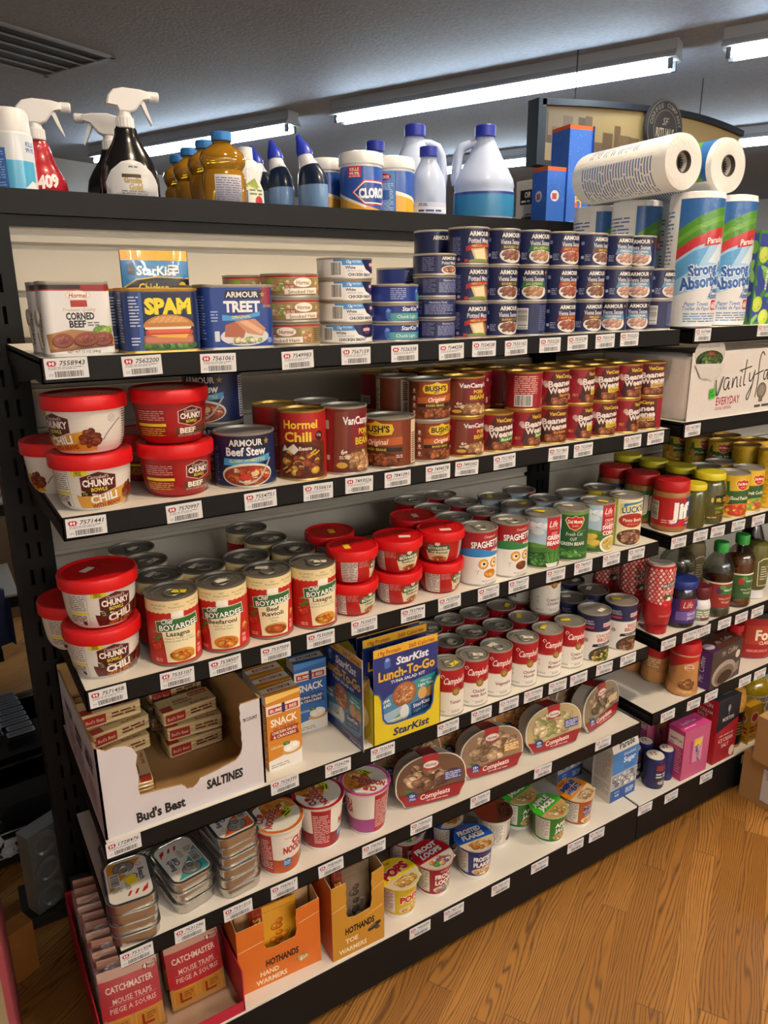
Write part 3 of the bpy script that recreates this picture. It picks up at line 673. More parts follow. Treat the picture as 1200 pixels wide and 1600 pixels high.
# --- small meat cans
def arm_logo(a, x, y, w_, h):
    a.p([(x - w_ / 2 - 2, y - h * .75), (x - w_ / 2, y + h * .75), (x + w_ / 2 + 7, y + h * .75), (x + w_ / 2 + 5, y - h * .75)], '10131f')
    a.t('ARMOUR', x, y, h, 'e2e2e4', w=w_, bold=.03); k = h * .6; X = x + w_ / 2 + h * .8
    a.p([(X + k * math.cos(PI / 2 + i * PI / 5) * (1 if i % 2 == 0 else .42), y + k * math.sin(PI / 2 + i * PI / 5) * (1 if i % 2 == 0 else .42)) for i in range(10)], 'b08a4a')
def vienna_art(flavour, band, fcol, cols):
    a = CA(.0335, .0598, '1b2350', 2.6); H = 54.6; W = 2 * PI * 33.5
    arm_logo(a, 0, 46, 38, 7); a.t('Vienna Sausage', 0, 35.5, 8, 'dcdce2', w=42, bold=.012)
    a.e(2, 14, 24, 13, 'ded9d2', 26); a.p([(-24, 20), (-20, 31), (22, 31), (26, 20), (0, 24)], band); a.t(flavour, 1, 27, 4, fcol, w=min(34, len(flavour) * 4), bold=.015)
    for i, (x, y) in enumerate(((-12, 17), (-4, 18), (5, 17.5), (13, 16), (-8, 11), (2, 10.5), (11, 10))): c = cols[i % len(cols)]; a.e(x, y, 7.6, 3.9, tuple(q * .45 for q in lin(c)), 12, .5); a.e(x, y + .4, 6.8, 3.2, c, 12, .5); a.e(x - 1, y + 1.2, 4, 1, tuple(min(1, q * 1.5) for q in lin(c)), 8, .5)
    a.rr(-44, 36, -38, 42, .8, '7d86a8'); a.rr(-43, 12, -38, 17, .8, 'b9bed2'); a.lines(-36, 8, -26, 20, 4, '9aa0bb')
    a.r(52, 6, 58, 50, '8a8fa8'); a.lines(62, 6, 84, 50, 14, '6f78a4', .4); a.lines(-84, 6, -60, 50, 14, '6f78a4', .4); a.bars(86, 10, 104, 44, horiz=True); return a
can_kind('vienna_bbq', .0335, .0598, vienna_art('BARBECUE', '2a1d24', 'c9a63a', ['6f4434', '8a5844']), TIN, gap=2.6)
can_kind('vienna_jal', .0335, .0598, vienna_art('JALAPENO', '2f6a3a', 'c2cf5a', ['9a7252', 'b38b68']), TIN, gap=2.6)
can_kind('vienna_hot', .0335, .0598, vienna_art('HOT & SPICY', '8a2a22', 'd9a53a', ['8a4434', '9c5a42']), TIN, gap=2.6)
can_kind('vienna_smk', .0335, .0598, vienna_art('SMOKED', '5a3a34', 'd9b84a', ['70483a', '8a5f4a']), TIN, gap=2.6)
can_kind('vienna_org', .0335, .0598, vienna_art('ORIGINAL', '5a86a8', 'dfe6ee', ['a88072', 'bd968a']), TIN, gap=2.6)
a = CA(.0335, .0598, '1b2350', 2.6); arm_logo(a, 2, 46, 38, 7); a.t('Potted Meat', 2, 35.5, 8, 'dcdce2', w=40, bold=.012)
a.p([(-22, 18), (-22, 26), (-4, 31), (28, 30), (28, 26), (0, 25)], 'a82a24'); a.t('AMERICAN CLASSIC', 4, 27, 3.4, 'd9b04a', w=34, bold=.01)
a.p([(-6, 2), (-14, 22), (12, 25), (18, 4)], 'c9a87a'); a.p([(-3, 3), (-10, 20), (10, 22.5), (15, 5)], 'e3d2aa'); a.p([(12, 24), (18, 4), (24, 8), (20, 22)], '9a5f3a'); a.e(2, 3, 20, 3.5, '6f8a3a')
a.r(-48, 12, -30, 42, '2a3366'); a.lines(-47, 13, -31, 41, 10, '7f87ad', .4); a.e(-34, 6, 2.6, 2.6, '9aa0bb'); a.r(-24, 2, -18, 6, 'b23a3a'); a.r(-50, 0, 30, 1.2, '8a2430'); a.bars(86, 10, 104, 44, horiz=True); a.lines(52, 6, 82, 50, 16, '6f78a4', .4)
can_kind('potted_big', .0345, .0598, a, TIN, gap=2.6)
def potted(front):
    a = CA(.0355, .034, '1b2350', 2.2)
    if front: arm_logo(a, 0, 24, 30, 5); a.t('Potted Meat', 0, 17, 5, 'dcdce2', w=30, bold=.01); a.e(2, 6, 18, 7, 'd9cbb4'); a.food(2, 6.5, 15, 5, ['a8705a', 'c48f74', '8a5240'], 14, 3, '8a5240', 3); a.lines(-48, 4, -28, 26, 8, '7f87ad', .4)
    else: a.r(-20, 4, 34, 27, '232c60'); a.t('Nutrition Facts', 4, 24, 3.4, 'c3c8dc', w=30, bold=.01); a.lines(-19, 5, 33, 21, 7, '8d95ba', .45); a.lines(-46, 5, -24, 26, 9, '7f87ad', .4)
    a.bars(80, 8, 104, 24); return a
can_kind('potted_front', .0355, .034, potted(True), TIN, gap=2.2); can_kind('potted_back', .0355, .034, potted(False), TIN, gap=2.2)
a = CA(.0425, .0345, '8f7a52', 2.2); W = 2 * PI * 42.5; a.r(-W / 2, 26, W / 2, 30.2, 'a8232a'); a.r(-W / 2, 25.4, W / 2, 26, 'c9b46a')
a.food(-30, 13, 26, 11, ['b98f6a', '8aa24a', 'd0b48a', 'a06a4a', 'cfc9a0'], 34, 4.6, 'a58a5a', 2, box=True); a.e(-36, 21, 6, 3.6, '8fae4a')
a.food(46, 13, 10, 11, ['c99a7a', 'b9c27a', 'a8704a'], 12, 4, 'a58a5a', 3, box=True)
a.e(14, 19, 15, 6.6, 'e9e2d2'); a.e(14, 19, 14, 5.8, 'f2ede2'); a.t('Hormel', 14, 19, 6, '8f1f24', w=22, bold=.015, shear=.15)
a.r(-14, 9, 0, 16, 'a02a28'); a.lines(-13, 10, -1, 15, 2, 'e9d2c2'); a.p([(-14, 2.5), (-14, 10), (38, 12), (38, 3.5)], 'ece8df'); a.t('Smoked Ham', 12, 6.6, 5.4, '7a4a24', w=42, bold=.01, rot=.03); a.bars(90, 6, 112, 24); a.lines(60, 4, 84, 24, 7, '4a3a20')
can_kind('smoked_ham', .0425, .0345, a, TIN, gap=2.2)
a = CA(.0425, .0318, 'e3e4e6', 2.0); a.r(-40, 18, 8, 27.8, '4a8ccc'); a.p([(4, 27.8), (8, 20), (14, 12), (28, 7), (46, 7), (56, 12), (60, 27.8)], '1e2350')
a.bars(-44, 4, -28, 22); a.t('12g', -16, 23, 4, 'eef3f8', w=7, bold=.02); a.t('PROTEIN', -4, 23, 3, 'eef3f8', w=14); a.t('White', -14, 14.8, 4.2, '26284a', w=16, bold=.03); a.t('PREMIUM CHUNK', -6, 10, 2.6, '7a7c8c', w=26); a.t('CHICKEN BREAST', 6, 4.6, 4.4, '1f2145', w=48, bold=.035)
a.e(31, 18, 6, 5.4, 'b0304a', 16); a.e(31, 18, 4.4, 3.9, '1e2350', 16); a.r(23, 17, 39, 21, 'd9c6cc'); a.t('BEST CHOICE', 31, 19, 2.4, 'a22a3c', w=14); a.food(60, 10, 8, 8, ['d9b48a', 'c09a70', '6f4a2a'], 12, 4, 'b08a60', 2)
can_kind('chicken_breast', .0425, .0318, a, TIN, gap=2.0)
def tuna(front):
    a = CA(.0425, .0294, '1c3386', 2.0)
    a.t('StarKist', 6, 19.5, 6.6, 'eceef2', w=33, bold=.02, shear=.15); a.p([(-34, 2), (-30, 13), (38, 13), (40, 5), (20, 2)], '4f9a9c'); a.t('Chunk Light', 0, 7.8, 5.2, 'cfe3e0', w=38, bold=.01); a.e(34, 8, 7, 3.6, '3a6ab8')
    a.p([(-36, 4), (-38, 16), (-34, 20), (-28, 18), (-30, 8), (-28, 3)], '3f66b8'); a.e(-33, 17, 3, 3, '7a9ad8'); a.rr(24, 20, 36, 24, .6, 'c9d2e6')
    a.bars(84, 4, 106, 20, horiz=True); a.lines(56, 4, 78, 22, 6, '8d9bd0'); a.lines(-84, 4, -58, 22, 6, '8d9bd0'); return a
can_kind('tuna', .0425, .0294, tuna(True), TIN, gap=2.0)
a = CA(.0335, .0598, '1b2350', 2.6); a.r(-4, 4, 26, 52, 'b02a3c'); a.lines(0, 30, 24, 36, 2, 'e0a0a8'); arm_logo(a, -22, 44, 30, 7); can_kind('meat_red_panel', .0335, .0598, a, TIN, gap=2.6)

# --- chilli, beans, stew
a = CA(.0378, .109, 'a81a18'); H = 102
a.r(-118, 0, -44, 102, '9a1716'); a.p([(-40, 0), (-42, 50), (-20, 60), (20, 60), (40, 56), (41, 0)], '5a2415')
a.food(0, 28, 38, 27, ['7a3018', '8f3d1e', '5a2012', '6a2a14', 'c9a03a'], 54, 6.4, '4a1c10', 3, .8)
a.t('Hormel', -3, 85, 13, 'f0c73a', w=56, bold=.03, out='5a0f0e', ow=.02); a.t('Chili', -8, 66, 15, 'f0c73a', w=44, bold=.03, out='5a0f0e', ow=.02); a.e(28, 66, 7.4, 7.4, '3a1210'); a.t('15g', 28, 67.5, 4.4, 'f1e6d6', w=8)
a.p([(-36, 42), (-30, 54), (-26, 47), (-14, 55), (-6, 46), (-14, 38), (-24, 45)], 'e6e0d6'); a.t('Beans', 4, 48, 6, 'f1e6d6', w=20, bold=.02, rot=.03)
for x, y in ((16, 42), (22, 40), (12, 36), (-30, 16), (-24, 12)): a.stroke([(x - 5, y - 3), (x + 5, y + 3)], 2.2, 'd9b83a')
a.r(60, 8, 104, 96, 'e0c890'); a.lines(62, 10, 102, 94, 22, '6a2a18'); a.bars(-106, 12, -78, 40); a.lines(-74, 20, -50, 90, 18, 'd98a6a')
can_kind('chili', .0378, .109, a, steel=GOLD)
a = CA(.0378, .109, 'a31d1a'); a.t('CHILI', 0, 82, 9, 'e0a890', w=34, bold=.01); a.t('NACHOS', 2, 70, 7, 'e0a890', w=40); a.lines(-34, 40, 34, 62, 7, 'd98a7a'); a.food(10, 24, 30, 16, ['8f3d1e', 'c9a03a', '6a2a14'], 30, 6, '5a2012', 3); a.r(-60, 0, -40, 28, 'c9b48a')
can_kind('chili_nachos', .0378, .109, a, steel=GOLD)
def pb_art(r, h, k=1.):
    a = CA(r, h, '8f1a22'); H = h * 1000 - 7; W = 2 * PI * r * 1000; s = H / 102.; q = r / .0378
    a.p([(-44 * q, 0), (-44 * q, 0), (-38 * q, H), (38 * q, H), (40 * q, 0)], '6a221c'); a.p([(-40 * q, 8 * s), (-36 * q, H - 4), (-14 * q, H - 4), (-18 * q, 8 * s)], '7a3a2a')
    a.r(-8 * q, 44 * s, 40 * q, 92 * s, '7a1020'); a.t("VanCamp's", 6 * q, 84 * s, 12.5 * s, 'e6e6ec', w=58 * q, bold=.03, out='3a0a10', ow=.02)
    a.t('PORK', 16 * q, 66 * s, 9 * s, 'd9c42e', w=24 * q, bold=.03); a.t('AND', 18 * q, 59 * s, 3 * s, 'd9c42e', w=8 * q); a.t('BEANS', 16 * q, 50.5 * s, 11 * s, 'c9b92a', w=38 * q, bold=.035); a.t('IN TOMATO SAUCE', 16 * q, 41 * s, 3.4 * s, 'b05a4a', w=34 * q)
    a.food(8 * q, 18 * s, 34 * q, 20 * s, ['a8794f', 'bf9468', '8f6240', 'd0aa80'], 44, 6.2 * q, '5f3a22', 4, .8); a.t('6g', -22 * q, 34 * s, 8 * s, 'efe9e0', w=10 * q, bold=.03); a.e(-26 * q, 12 * s, 9 * q, 5 * s, 'c9a53a'); a.lines(-30 * q, 22 * s, -14 * q, 28 * s, 2, 'e9e0d0')
    a.rr(-54 * q, 70 * s, -47 * q, 84 * s, 1, 'c9b0b0'); a.rr(-53 * q, 20 * s, -47 * q, 28 * s, 1, 'd9c0c0'); a.r(64 * q, 4, 104 * q, H - 6, 'b8404a'); a.lines(66 * q, 6, 102 * q, H - 8, 18, 'f0d0c8'); a.bars(-104 * q, 10, -78 * q, 36 * s); return a
can_kind('porkbeans_big', .0378, .109, pb_art(.0378, .109)); can_kind('porkbeans', .0372, .0705, pb_art(.0372, .0705), steel=GOLD)
def bush_art(r, h):
    a = CA(r, h, '6f3018'); H = h * 1000 - 7; s = H / 77.; q = r / .045
    a.r(-140 * q, 0, -64 * q, H, '5a2614'); a.p([(-40 * q, H - 2), (-40 * q, 38 * s), (40 * q, 44 * s), (40 * q, H - 2)], '8a3c1a')
    a.p([(-44 * q, 32 * s), (-44 * q, 44 * s), (42 * q, 50 * s), (42 * q, 37 * s)], 'b25a24'); a.t('Original', -2 * q, 41 * s, 9 * s, 'f3e6d2', w=40 * q, bold=.015, shear=.3, rot=.06)
    a.p([(-30 * q, 54 * s), (-34 * q, 62 * s), (-30 * q, 70 * s), (-12 * q, 72 * s), (-4 * q, 76 * s), (6 * q, 72 * s), (24 * q, 71 * s), (27 * q, 62 * s), (23 * q, 54 * s), (-4 * q, 51 * s)], 'd9b82a'); a.t("BUSH'S", -4 * q, 63 * s, 10.5 * s, '1d1a14', w=48 * q, bold=.035); a.t('BEST', -4 * q, 55 * s, 3.6 * s, '1d1a14', w=12 * q, bold=.02)
    a.r(-44 * q, 25 * s, 42 * q, 32 * s, '1f1410'); a.t('BAKED BEANS', -6 * q, 28.5 * s, 4.4 * s, 'cfc24a', w=40 * q, bold=.02)
    a.food(-2 * q, 12 * s, 40 * q, 13 * s, ['8f4a22', 'a85c2a', '70361a'], 54, 5.4 * q, '4a2210', 4, .8); a.lines(30 * q, 14 * s, 42 * q, 20 * s, 2, 'd9c8b8')
    for k in range(4): a.e(-53 * q, (14 + 15 * k) * s, 3.2 * q, 3.6 * s, 'd9c2b4', 12); a.lines(-58 * q, (8 + 15 * k) * s, -48 * q, (10 + 15 * k) * s, 1, 'e0cdbf')
    a.r(62 * q, 2, 100 * q, H - 2, 'd8c7a8'); a.lines(64 * q, 4, 98 * q, H - 22 * s, 14, '4a3020'); a.r(-132 * q, 2, -72 * q, H - 2, 'd8c7a8'); a.bars(-126 * q, 6, -96 * q, 26 * s); a.lines(-128 * q, 30 * s, -76 * q, H - 6, 9, '5a3a26'); return a
can_kind('bakedbeans_big', .0445, .084, bush_art(.0445, .084)); can_kind('bakedbeans', .0372, .0705, bush_art(.0372, .0705))
def bw_art(band, fl, fcol):
    a = CA(.0345, .0705, '8e1626'); H = 63.5; W = 2 * PI * 34.5
    a.p([(-20, 0), (-14, 50), (-8, H - 1), (40, H - 1), (42, 0)], '4f1a18'); a.food(12, 9, 32, 10, ['8a4a2a', 'a8683e', '6a321e'], 34, 5, '3a1612', 3); a.p([(-24, 8), (-16, 34), (-10, 30), (-12, 4)], '3a1a18')
    a.t('VanCamps', 14, 55, 7, 'd9b92e', w=38, bold=.03); a.t('Beanee', 8, 42, 11.5, 'e6dcd8', w=52, bold=.035, out='3a0a10', ow=.02, rot=.07); a.t('Weenee', 10, 30, 11.5, 'e6dcd8', w=54, bold=.035, out='3a0a10', ow=.02, rot=.07)
    a.p([(2, 14), (1, 23), (36, 26), (37, 17)], band); a.t(fl, 19, 20, 5, fcol, w=28, bold=.015, rot=.07)
    a.e(-24, 42, 5, 5, 'b8a09a'); a.e(-21, 38, 4, 4, 'c9b4ac'); a.rr(-46, 46, -40, 52, .8, 'e0d0cc'); a.rr(-47, 6, -41, 17, .8, 'c9b4b0'); a.e(-34, 52, 7, 7, '7a1020'); a.lines(-36, 12, -26, 18, 2, 'c9a03a')
    a.r(64, 4, 84, 58, 'd8cccb'); a.lines(65, 6, 83, 57, 14, '40282a'); a.lines(-112, 26, -62, 60, 9, 'e0a8a0', .45); a.bars(-106, 5, -74, 24); return a
for k, b_, f_, c_ in (('baked', '2f7a36', 'Baked', 'e9e6c0'), ('chicken', 'd8c02c', 'Chicken', '5a2a10'), ('bbq', '6a2a1a', 'Barbecue', 'd9a03a'), ('orig', 'c9a868', 'Original', '5a2a10')): can_kind('bw_' + k, .0345, .0705, bw_art(b_, f_, c_), steel=GOLD)
def stew_art():
    a = CA(.0465, .083, '14224f'); arm_logo(a, -1, 66, 52, 9.5); a.t('Beef Stew', -1, 53, 12.5, 'eeeef0', w=62, bold=.03)
    a.p([(-38, 32), (-36, 43), (0, 41), (38, 47), (38, 37), (0, 33)], '3f9ad0'); a.t('CLASSIC HOMESTYLE', 0, 39.4, 4.6, 'e6d648', w=56, bold=.015, rot=.03)
    a.e(0, 17, 41, 18, 'd9d3c6', 30); a.food(0, 16, 38, 15.5, ['a84a24', 'c9682f', '8a3018', 'd9b088', 'b8391f', 'c9a070'], 46, 6, '8a3a1c', 5); a.e(-4, 14, 9, 5, 'c0341c'); a.e(10, 20, 6, 5, 'd8c08a'); a.e(6, 26, 5, 4, 'b02a24')
    a.curve([(-14, 9), (0, 5), (14, 10), (22, 18), (30, 30), (37, 40)], 2.6, 'b9b6b0'); a.r(70, 4, 110, 70, 'dcdde2'); a.lines(72, 6, 108, 68, 16, '2a3050'); a.bars(-120, 8, -90, 34); a.lines(-64, 6, -48, 60, 14, '6f7cae'); return a
can_kind('stew', .0465, .083, stew_art())

# ------------------------------------------------------------------ bowls and cups
WHITEP = mat('white_plastic', 'e3e1dc', .4, coat=.1); REDP = mat('red_bowl_plastic', '9a1519', .4)
def bowl_kind(key, rb, rt, h, lidh, art, body, holes=False, lidr=None):
    lidr = lidr or rt * 1.05; g = .004
    def R(z): t = min(z / .018, 1.); return (rb + (rt - rb) * (z / h) ** .55) * (.90 + .10 * math.sin(t * PI / 2))
    zs = [.0, .003, .008, .014, .02, .03, .04, h - lidh]
    m = MB(); m.lathe([(rb * .8, .001), (rb * .88, 0)] + [(R(z) - .0006, z) for z in zs if z <= h - lidh + .004], 48)
    L = MB(); L.lathe([(rt * .97, h - lidh), (lidr * .985, h - lidh - .001), (lidr, h - lidh + .001), (lidr * 1.005, h - .004), (lidr * .985, h - .001), (lidr * .95, h), (lidr * .9, h - .0006), (lidr * .86, h - .0022), (.001, h - .0022)], 56, cap=False)
    lab = wrap_mesh('label', art, circle_path(1.0, 56), [(z, R(z)) for z in [g, .008, .014, .02, .03, .04] if z < h - lidh - .002] + [(h - lidh - .0005, R(h - lidh))], GLOSSY)
    P = [('bowl_body', m.mesh('bowl_body', body)), ('label', lab), ('lid', L.mesh('lid', RED_LID))]
    if holes:
        Hh = MB()
        for k in range(6): x, y = .008 + .009 * (k % 3), .008 + .008 * (k // 3); Hh.lathe([(.0012, h - .0023), (.0012, h - .0019)], 8, cx=x, cy=y)
        P.append(('vent_hole', Hh.mesh('vent_hole', mat('hole_dark', '5a0a0a', .6))))
    CAN[key] = (rt, h, P)
def bowl(key, x, y, z, label, group, rot=0., stk=0, cat='bowl', name='microwave_bowl'):
    r, h, P = CAN[key]; parts = list(P)
    if stk: parts.append(('price_sticker', stick(r * .9, h - .0006, stk == 2, random.randrange(6))))
    return thing(name, label, cat, (x, y, z), rot, group, parts)
def chunky_logo(a, x, y, k):
    P = [(-24, -11), (-24, 8), (0, 15), (24, 8), (24, -11), (0, -18)]
    a.p([(x + px * k * 1.06, y + py * k * 1.06) for px, py in P], 'd9cfc8'); a.p([(x + px * k, y + py * k) for px, py in P], '4f1418')
    a.t("Campbell's", x, y + 8 * k, 5 * k, 'e9ddd6', w=28 * k, shear=.35); a.t('CHUNKY', x, y - .5 * k, 9.5 * k, 'f1ece6', w=43 * k, bold=.04, out='2a080a', ow=.03); a.t('BOWLS', x, y - 10 * k, 5 * k, 'd9cf3a', w=22 * k, bold=.03)
def chunky_art(kind):
    W = 2 * PI * 50; a = Art(W, 54, 'dedad4' if kind != 'beef' else 'a0151b')
    if kind == 'beef':
        a.r(-60, 8, -12, 46, '8a1016'); a.lines(-58, 30, -14, 45, 5, 'e0a8a0', .35); a.r(-60, 22, -12, 26, 'e3cf2e'); a.lines(-58, 8, -14, 20, 4, 'd8b03a', .4)
        chunky_logo(a, 26, 36, .82); a.r(2, 8, 60, 20, '5a3a26'); a.t('BEEF', 20, 15, 7.5, 'efe6da', w=26, bold=.04); a.t('WITH COUNTRY VEGETABLES', 26, 8, 4, 'd9c8b4', w=44); a.food(66, 20, 12, 14, ['a8642a', 'c98a3a', '7a3a1a'], 16, 5, '6a2a14', 3)
        return a
    a.lines(-W / 2, 0, W / 2, 54, 9, 'd0ccc6', .06)
    sw, c2 = (('d29a3a', 'WITH BEANS') if kind == 'beans' else ('5a1a18', 'HOT & SPICY'))
    a.p([(-30, 0), (-33, 20), (-20, 17), (0, 22), (30, 26), (52, 30), (56, 0)], sw)
    a.food(46, 18, 19, 15, ['7a3018', '8f3d1e', '5a2012', '6a2a14'], 30, 5.6, None, 4, .85)
    a.p([(-36, 46), (-36, 53), (-16, 54), (-14, 46)], 'e8dc2e'); a.t('NEW', -27, 51, 3, '2a2a1a', w=9, bold=.03); a.t('LOOK!', -27, 48, 3, '2a2a1a', w=10, bold=.03)
    chunky_logo(a, -2, 36.5, .97); a.r(-26, 18, -12, 24, '20241a'); a.t('24g', -21, 21.6, 3, 'c9cf3a', w=6); a.t('CHILI', 4, 14.6, 11, 'f3efe8', w=38, bold=.045, out='3a1a0a', ow=.02, rot=.14); a.t(c2, 8, 4.6, 6.4, '9a2414' if kind == 'beans' else 'd07a34', w=44, bold=.035, rot=.12)
    a.e(78, 42, 5.4, 5.4, '8a8a88', 18); a.e(78, 42, 4.8, 4.8, 'dedad4', 18); a.lines(74.5, 39, 81.5, 45, 4, '8a8a88', .4)
    a.curve([(64, 14), (72, 24), (86, 36), (94, 40)], 1.5, '6f7276'); a.r(98, 2, 128, 53, 'efede8'); a.lines(99, 3, 127, 52, 15, '2f2c2c')
    a.rr(-74, 2, -42, 52, 2, '8a8684'); a.rr(-73.4, 2.6, -42.6, 51.4, 2, 'e0dcd6'); a.lines(-72, 26, -44, 50, 8, '6a6664', .4); a.r(-73, 20, -43, 24, 'e3d22e'); a.lines(-72, 8, -44, 19, 4, '3a3634', .5); a.e(-50, 6, 3.6, 3.6, '2a2a2a', 8); return a
for k in ('beans', 'hot'): bowl_kind('chunky_' + k, .043, .0525, .0775, .0185, chunky_art(k), WHITEP, True, .0555)
bowl_kind('chunky_beef', .043, .0525, .0775, .0185, chunky_art('beef'), REDP, True, .0555)
def cup_art(name):
    a = Art(2 * PI * 41, 43, 'b0191c'); a.r(-78, 0, -48, 43, 'dcd8d2'); a.lines(-77, 2, -49, 42, 13, '6a3a38', .4); a.r(48, 0, 84, 43, 'dcd8d2'); a.lines(50, 2, 82, 42, 14, '3a3434')
    a.p([(-19, 2), (-24, 22), (24, 25), (20, 2)], 'e0d5b4'); a.p([(-22, 20), (-23, 30), (-6, 33), (22, 33), (24, 24)], '2f6636'); a.e(0, 35, 5, 4, 'e9e4da'); a.t('Chef', -12, 31, 4, 'e9e9e0', w=10, shear=.3); a.t('BOYARDEE', 0, 26.6, 5, 'f3f3ee', w=38, bold=.03, rot=.05)
    a.t(name, 0, 18.4, 4.4, '2a1a10', w=len(name) * 3.2, bold=.02); a.t('Pasta in Sauce', 0, 13.4, 2.4, '3d7546', w=22); a.food(3, 6.2, 15, 5.4, ['c9702a', 'a84a1c', 'dca050'], 18, 3.6, '8a3a18', 3); a.lines(-46, 26, -26, 38, 5, 'e0a09a', .35); return a
for k, n in (('lasagna', 'Lasagna'), ('beefaroni', 'Beefaroni'), ('ravioli', 'Mini Ravioli')): bowl_kind('cup_' + k, .035, .0415, .0605, .0165, cup_art(n), REDP, True, .0455)

def paper_cup(key, rb, rt, h, art, lidart, lidr, body=WHITEP, ring=.0, z0=.006, tab=True):
    n = 48
    m = MB(); m.lathe([(rb * .86, .002), (rb * .92, 0), (rb, .0008)] + [(rb + (rt - rb) * z / h - .0004, z) for z in (.004, h * .5, h - .003)] + [(rt + .0016, h - .0026), (rt + .0022, h - .0012), (rt + .0012, h - .0002), (.001, h - .0004)], n)
    lab = wrap_mesh('label', art, circle_path(1.0, n), [(z0, rb + (rt - rb) * z0 / h), (h - .0045, rb + (rt - rb) * (h - .0045) / h)], PAPER)
    L = MB(); L.lathe([(lidr, h - .0003), (lidr + .0006, h + .0002), (lidr, h + .0005)], n, cap=False); L.lathe([(lidr, h + .0005), (.0005, h + .0006)], n, cap=False); L.c = [lin('e6e2dc')] * len(L.f)
    if tab: L.prism([(lidr * .55, -lidr * .8), (lidr * .86, -lidr * .72), (lidr * .9, -lidr * .4)], h - .0002, h + .0005, lin('e6e2dc'))
    LA = MB(); plane_bake(LA, lidart, (0, -lidr, h + .0006), (1, 0, 0), (0, 1, 0)); LA.n = None
    b = len(L.v); L.v += LA.v; L.f += [tuple(i + b for i in f) for f in LA.f]; L.c += LA.c; L.m += LA.m; L.sm += LA.sm
    CAN[key] = (rt, h, [('cup_body', m.mesh('cup_body', body)), ('label', lab), ('lid', L.mesh('lid', GLOSSY))])
def paper(key, x, y, z, label, group, rot=0., name='noodle_cup', cat='cup', stk=0):
    r, h, P = CAN[key]; parts = list(P)
    if stk: parts.append(('price_sticker', sticker(.02, .011, h + .0022, r * .25, -r * .1, .5, STICKER_Y if stk == 2 else STICKER)))
    return thing(name, label, cat, (x, y, z), rot, group, parts)
def noodle_art(main, low):
    a = Art(2 * PI * 42, 90, 'e0dad0'); W = 2 * PI * 42; a.r(-W / 2, 0, W / 2, 30, low); a.p([(-W / 2, 30), (-60, 34), (-10, 24), (40, 32), (W / 2, 30), (W / 2, 26), (-W / 2, 26)], low); a.food(30, 18, 26, 14, ['d9a04a', 'c9602a', 'e0c080', '8fa04a'], 34, 5, 'b8702a', 3)
    for x in range(-128, 128, 3): a.r(x, 86, x + 1.2, 90, 'c9b27a')
    for c in (-4, 118):
        a.t('The Original', c - 14, 76, 3, 'a82a2a', w=18); a.t('CUP', c + 8, 66, 14, main, w=34, bold=.06, out='efe9df', ow=.03); a.t('NOODLES', c + 2, 50, 14, main, w=56, bold=.06, out='efe9df', ow=.03)
    a.e(-22, 22, 10, 10, '2f6fb0', 20); a.lines(-29, 17, -15, 27, 4, 'dfe9f3', .5); a.lines(48, 34, 84, 80, 14, '8a8a88', .4); a.bars(60, 8, 84, 26); a.r(-86, 0, -50, 86, main); a.lines(-84, 10, -52, 76, 16, 'e0d2cc', .35); return a
def noodle_lid(main, rim):
    a = Art(100, 100); a.e(50 - 50, 50, 49, 49, rim, 48); a.e(0, 50, 43, 43, 'e9e4da', 40); a.p([(42 * math.cos(t), 50 + 42 * math.sin(t)) for t in [(-.35 + i * .17) for i in range(17)]], 'd98a3a')
    a.food(8, 62, 30, 24, ['d9702a', 'e0a83a', 'c94a22', 'ead08a', 'c96a3a'], 46, 6, 'cf8a3a', 2); a.p([(-44, 34), (-38, 74), (-14, 92), (-2, 90), (-20, 60), (-16, 30)], 'ece7de')
    a.t('CUP', -26, 66, 13, main, w=26, bold=.06, rot=.5, out='f3efe6', ow=.03); a.t('NOODLES', -16, 50, 13, main, w=52, bold=.06, rot=.5, out='f3efe6', ow=.03); a.p([(0, 26), (4, 38), (26, 46), (24, 32)], 'd4e02e'); a.lines(4, 30, 22, 42, 2, '3a4a12', .5); return a
for k, mn, lo, rim in (('orange', 'a82a26', 'b8562a', 'd9702a'), ('red', 'a81f2c', '8f1726', 'b8232c'), ('pink', 'a8272e', 'a04a8a', 'c84a9a')): paper_cup('noodle_' + k, .034, .0445, .1, noodle_art(mn, lo), noodle_lid(mn, rim), .0466)
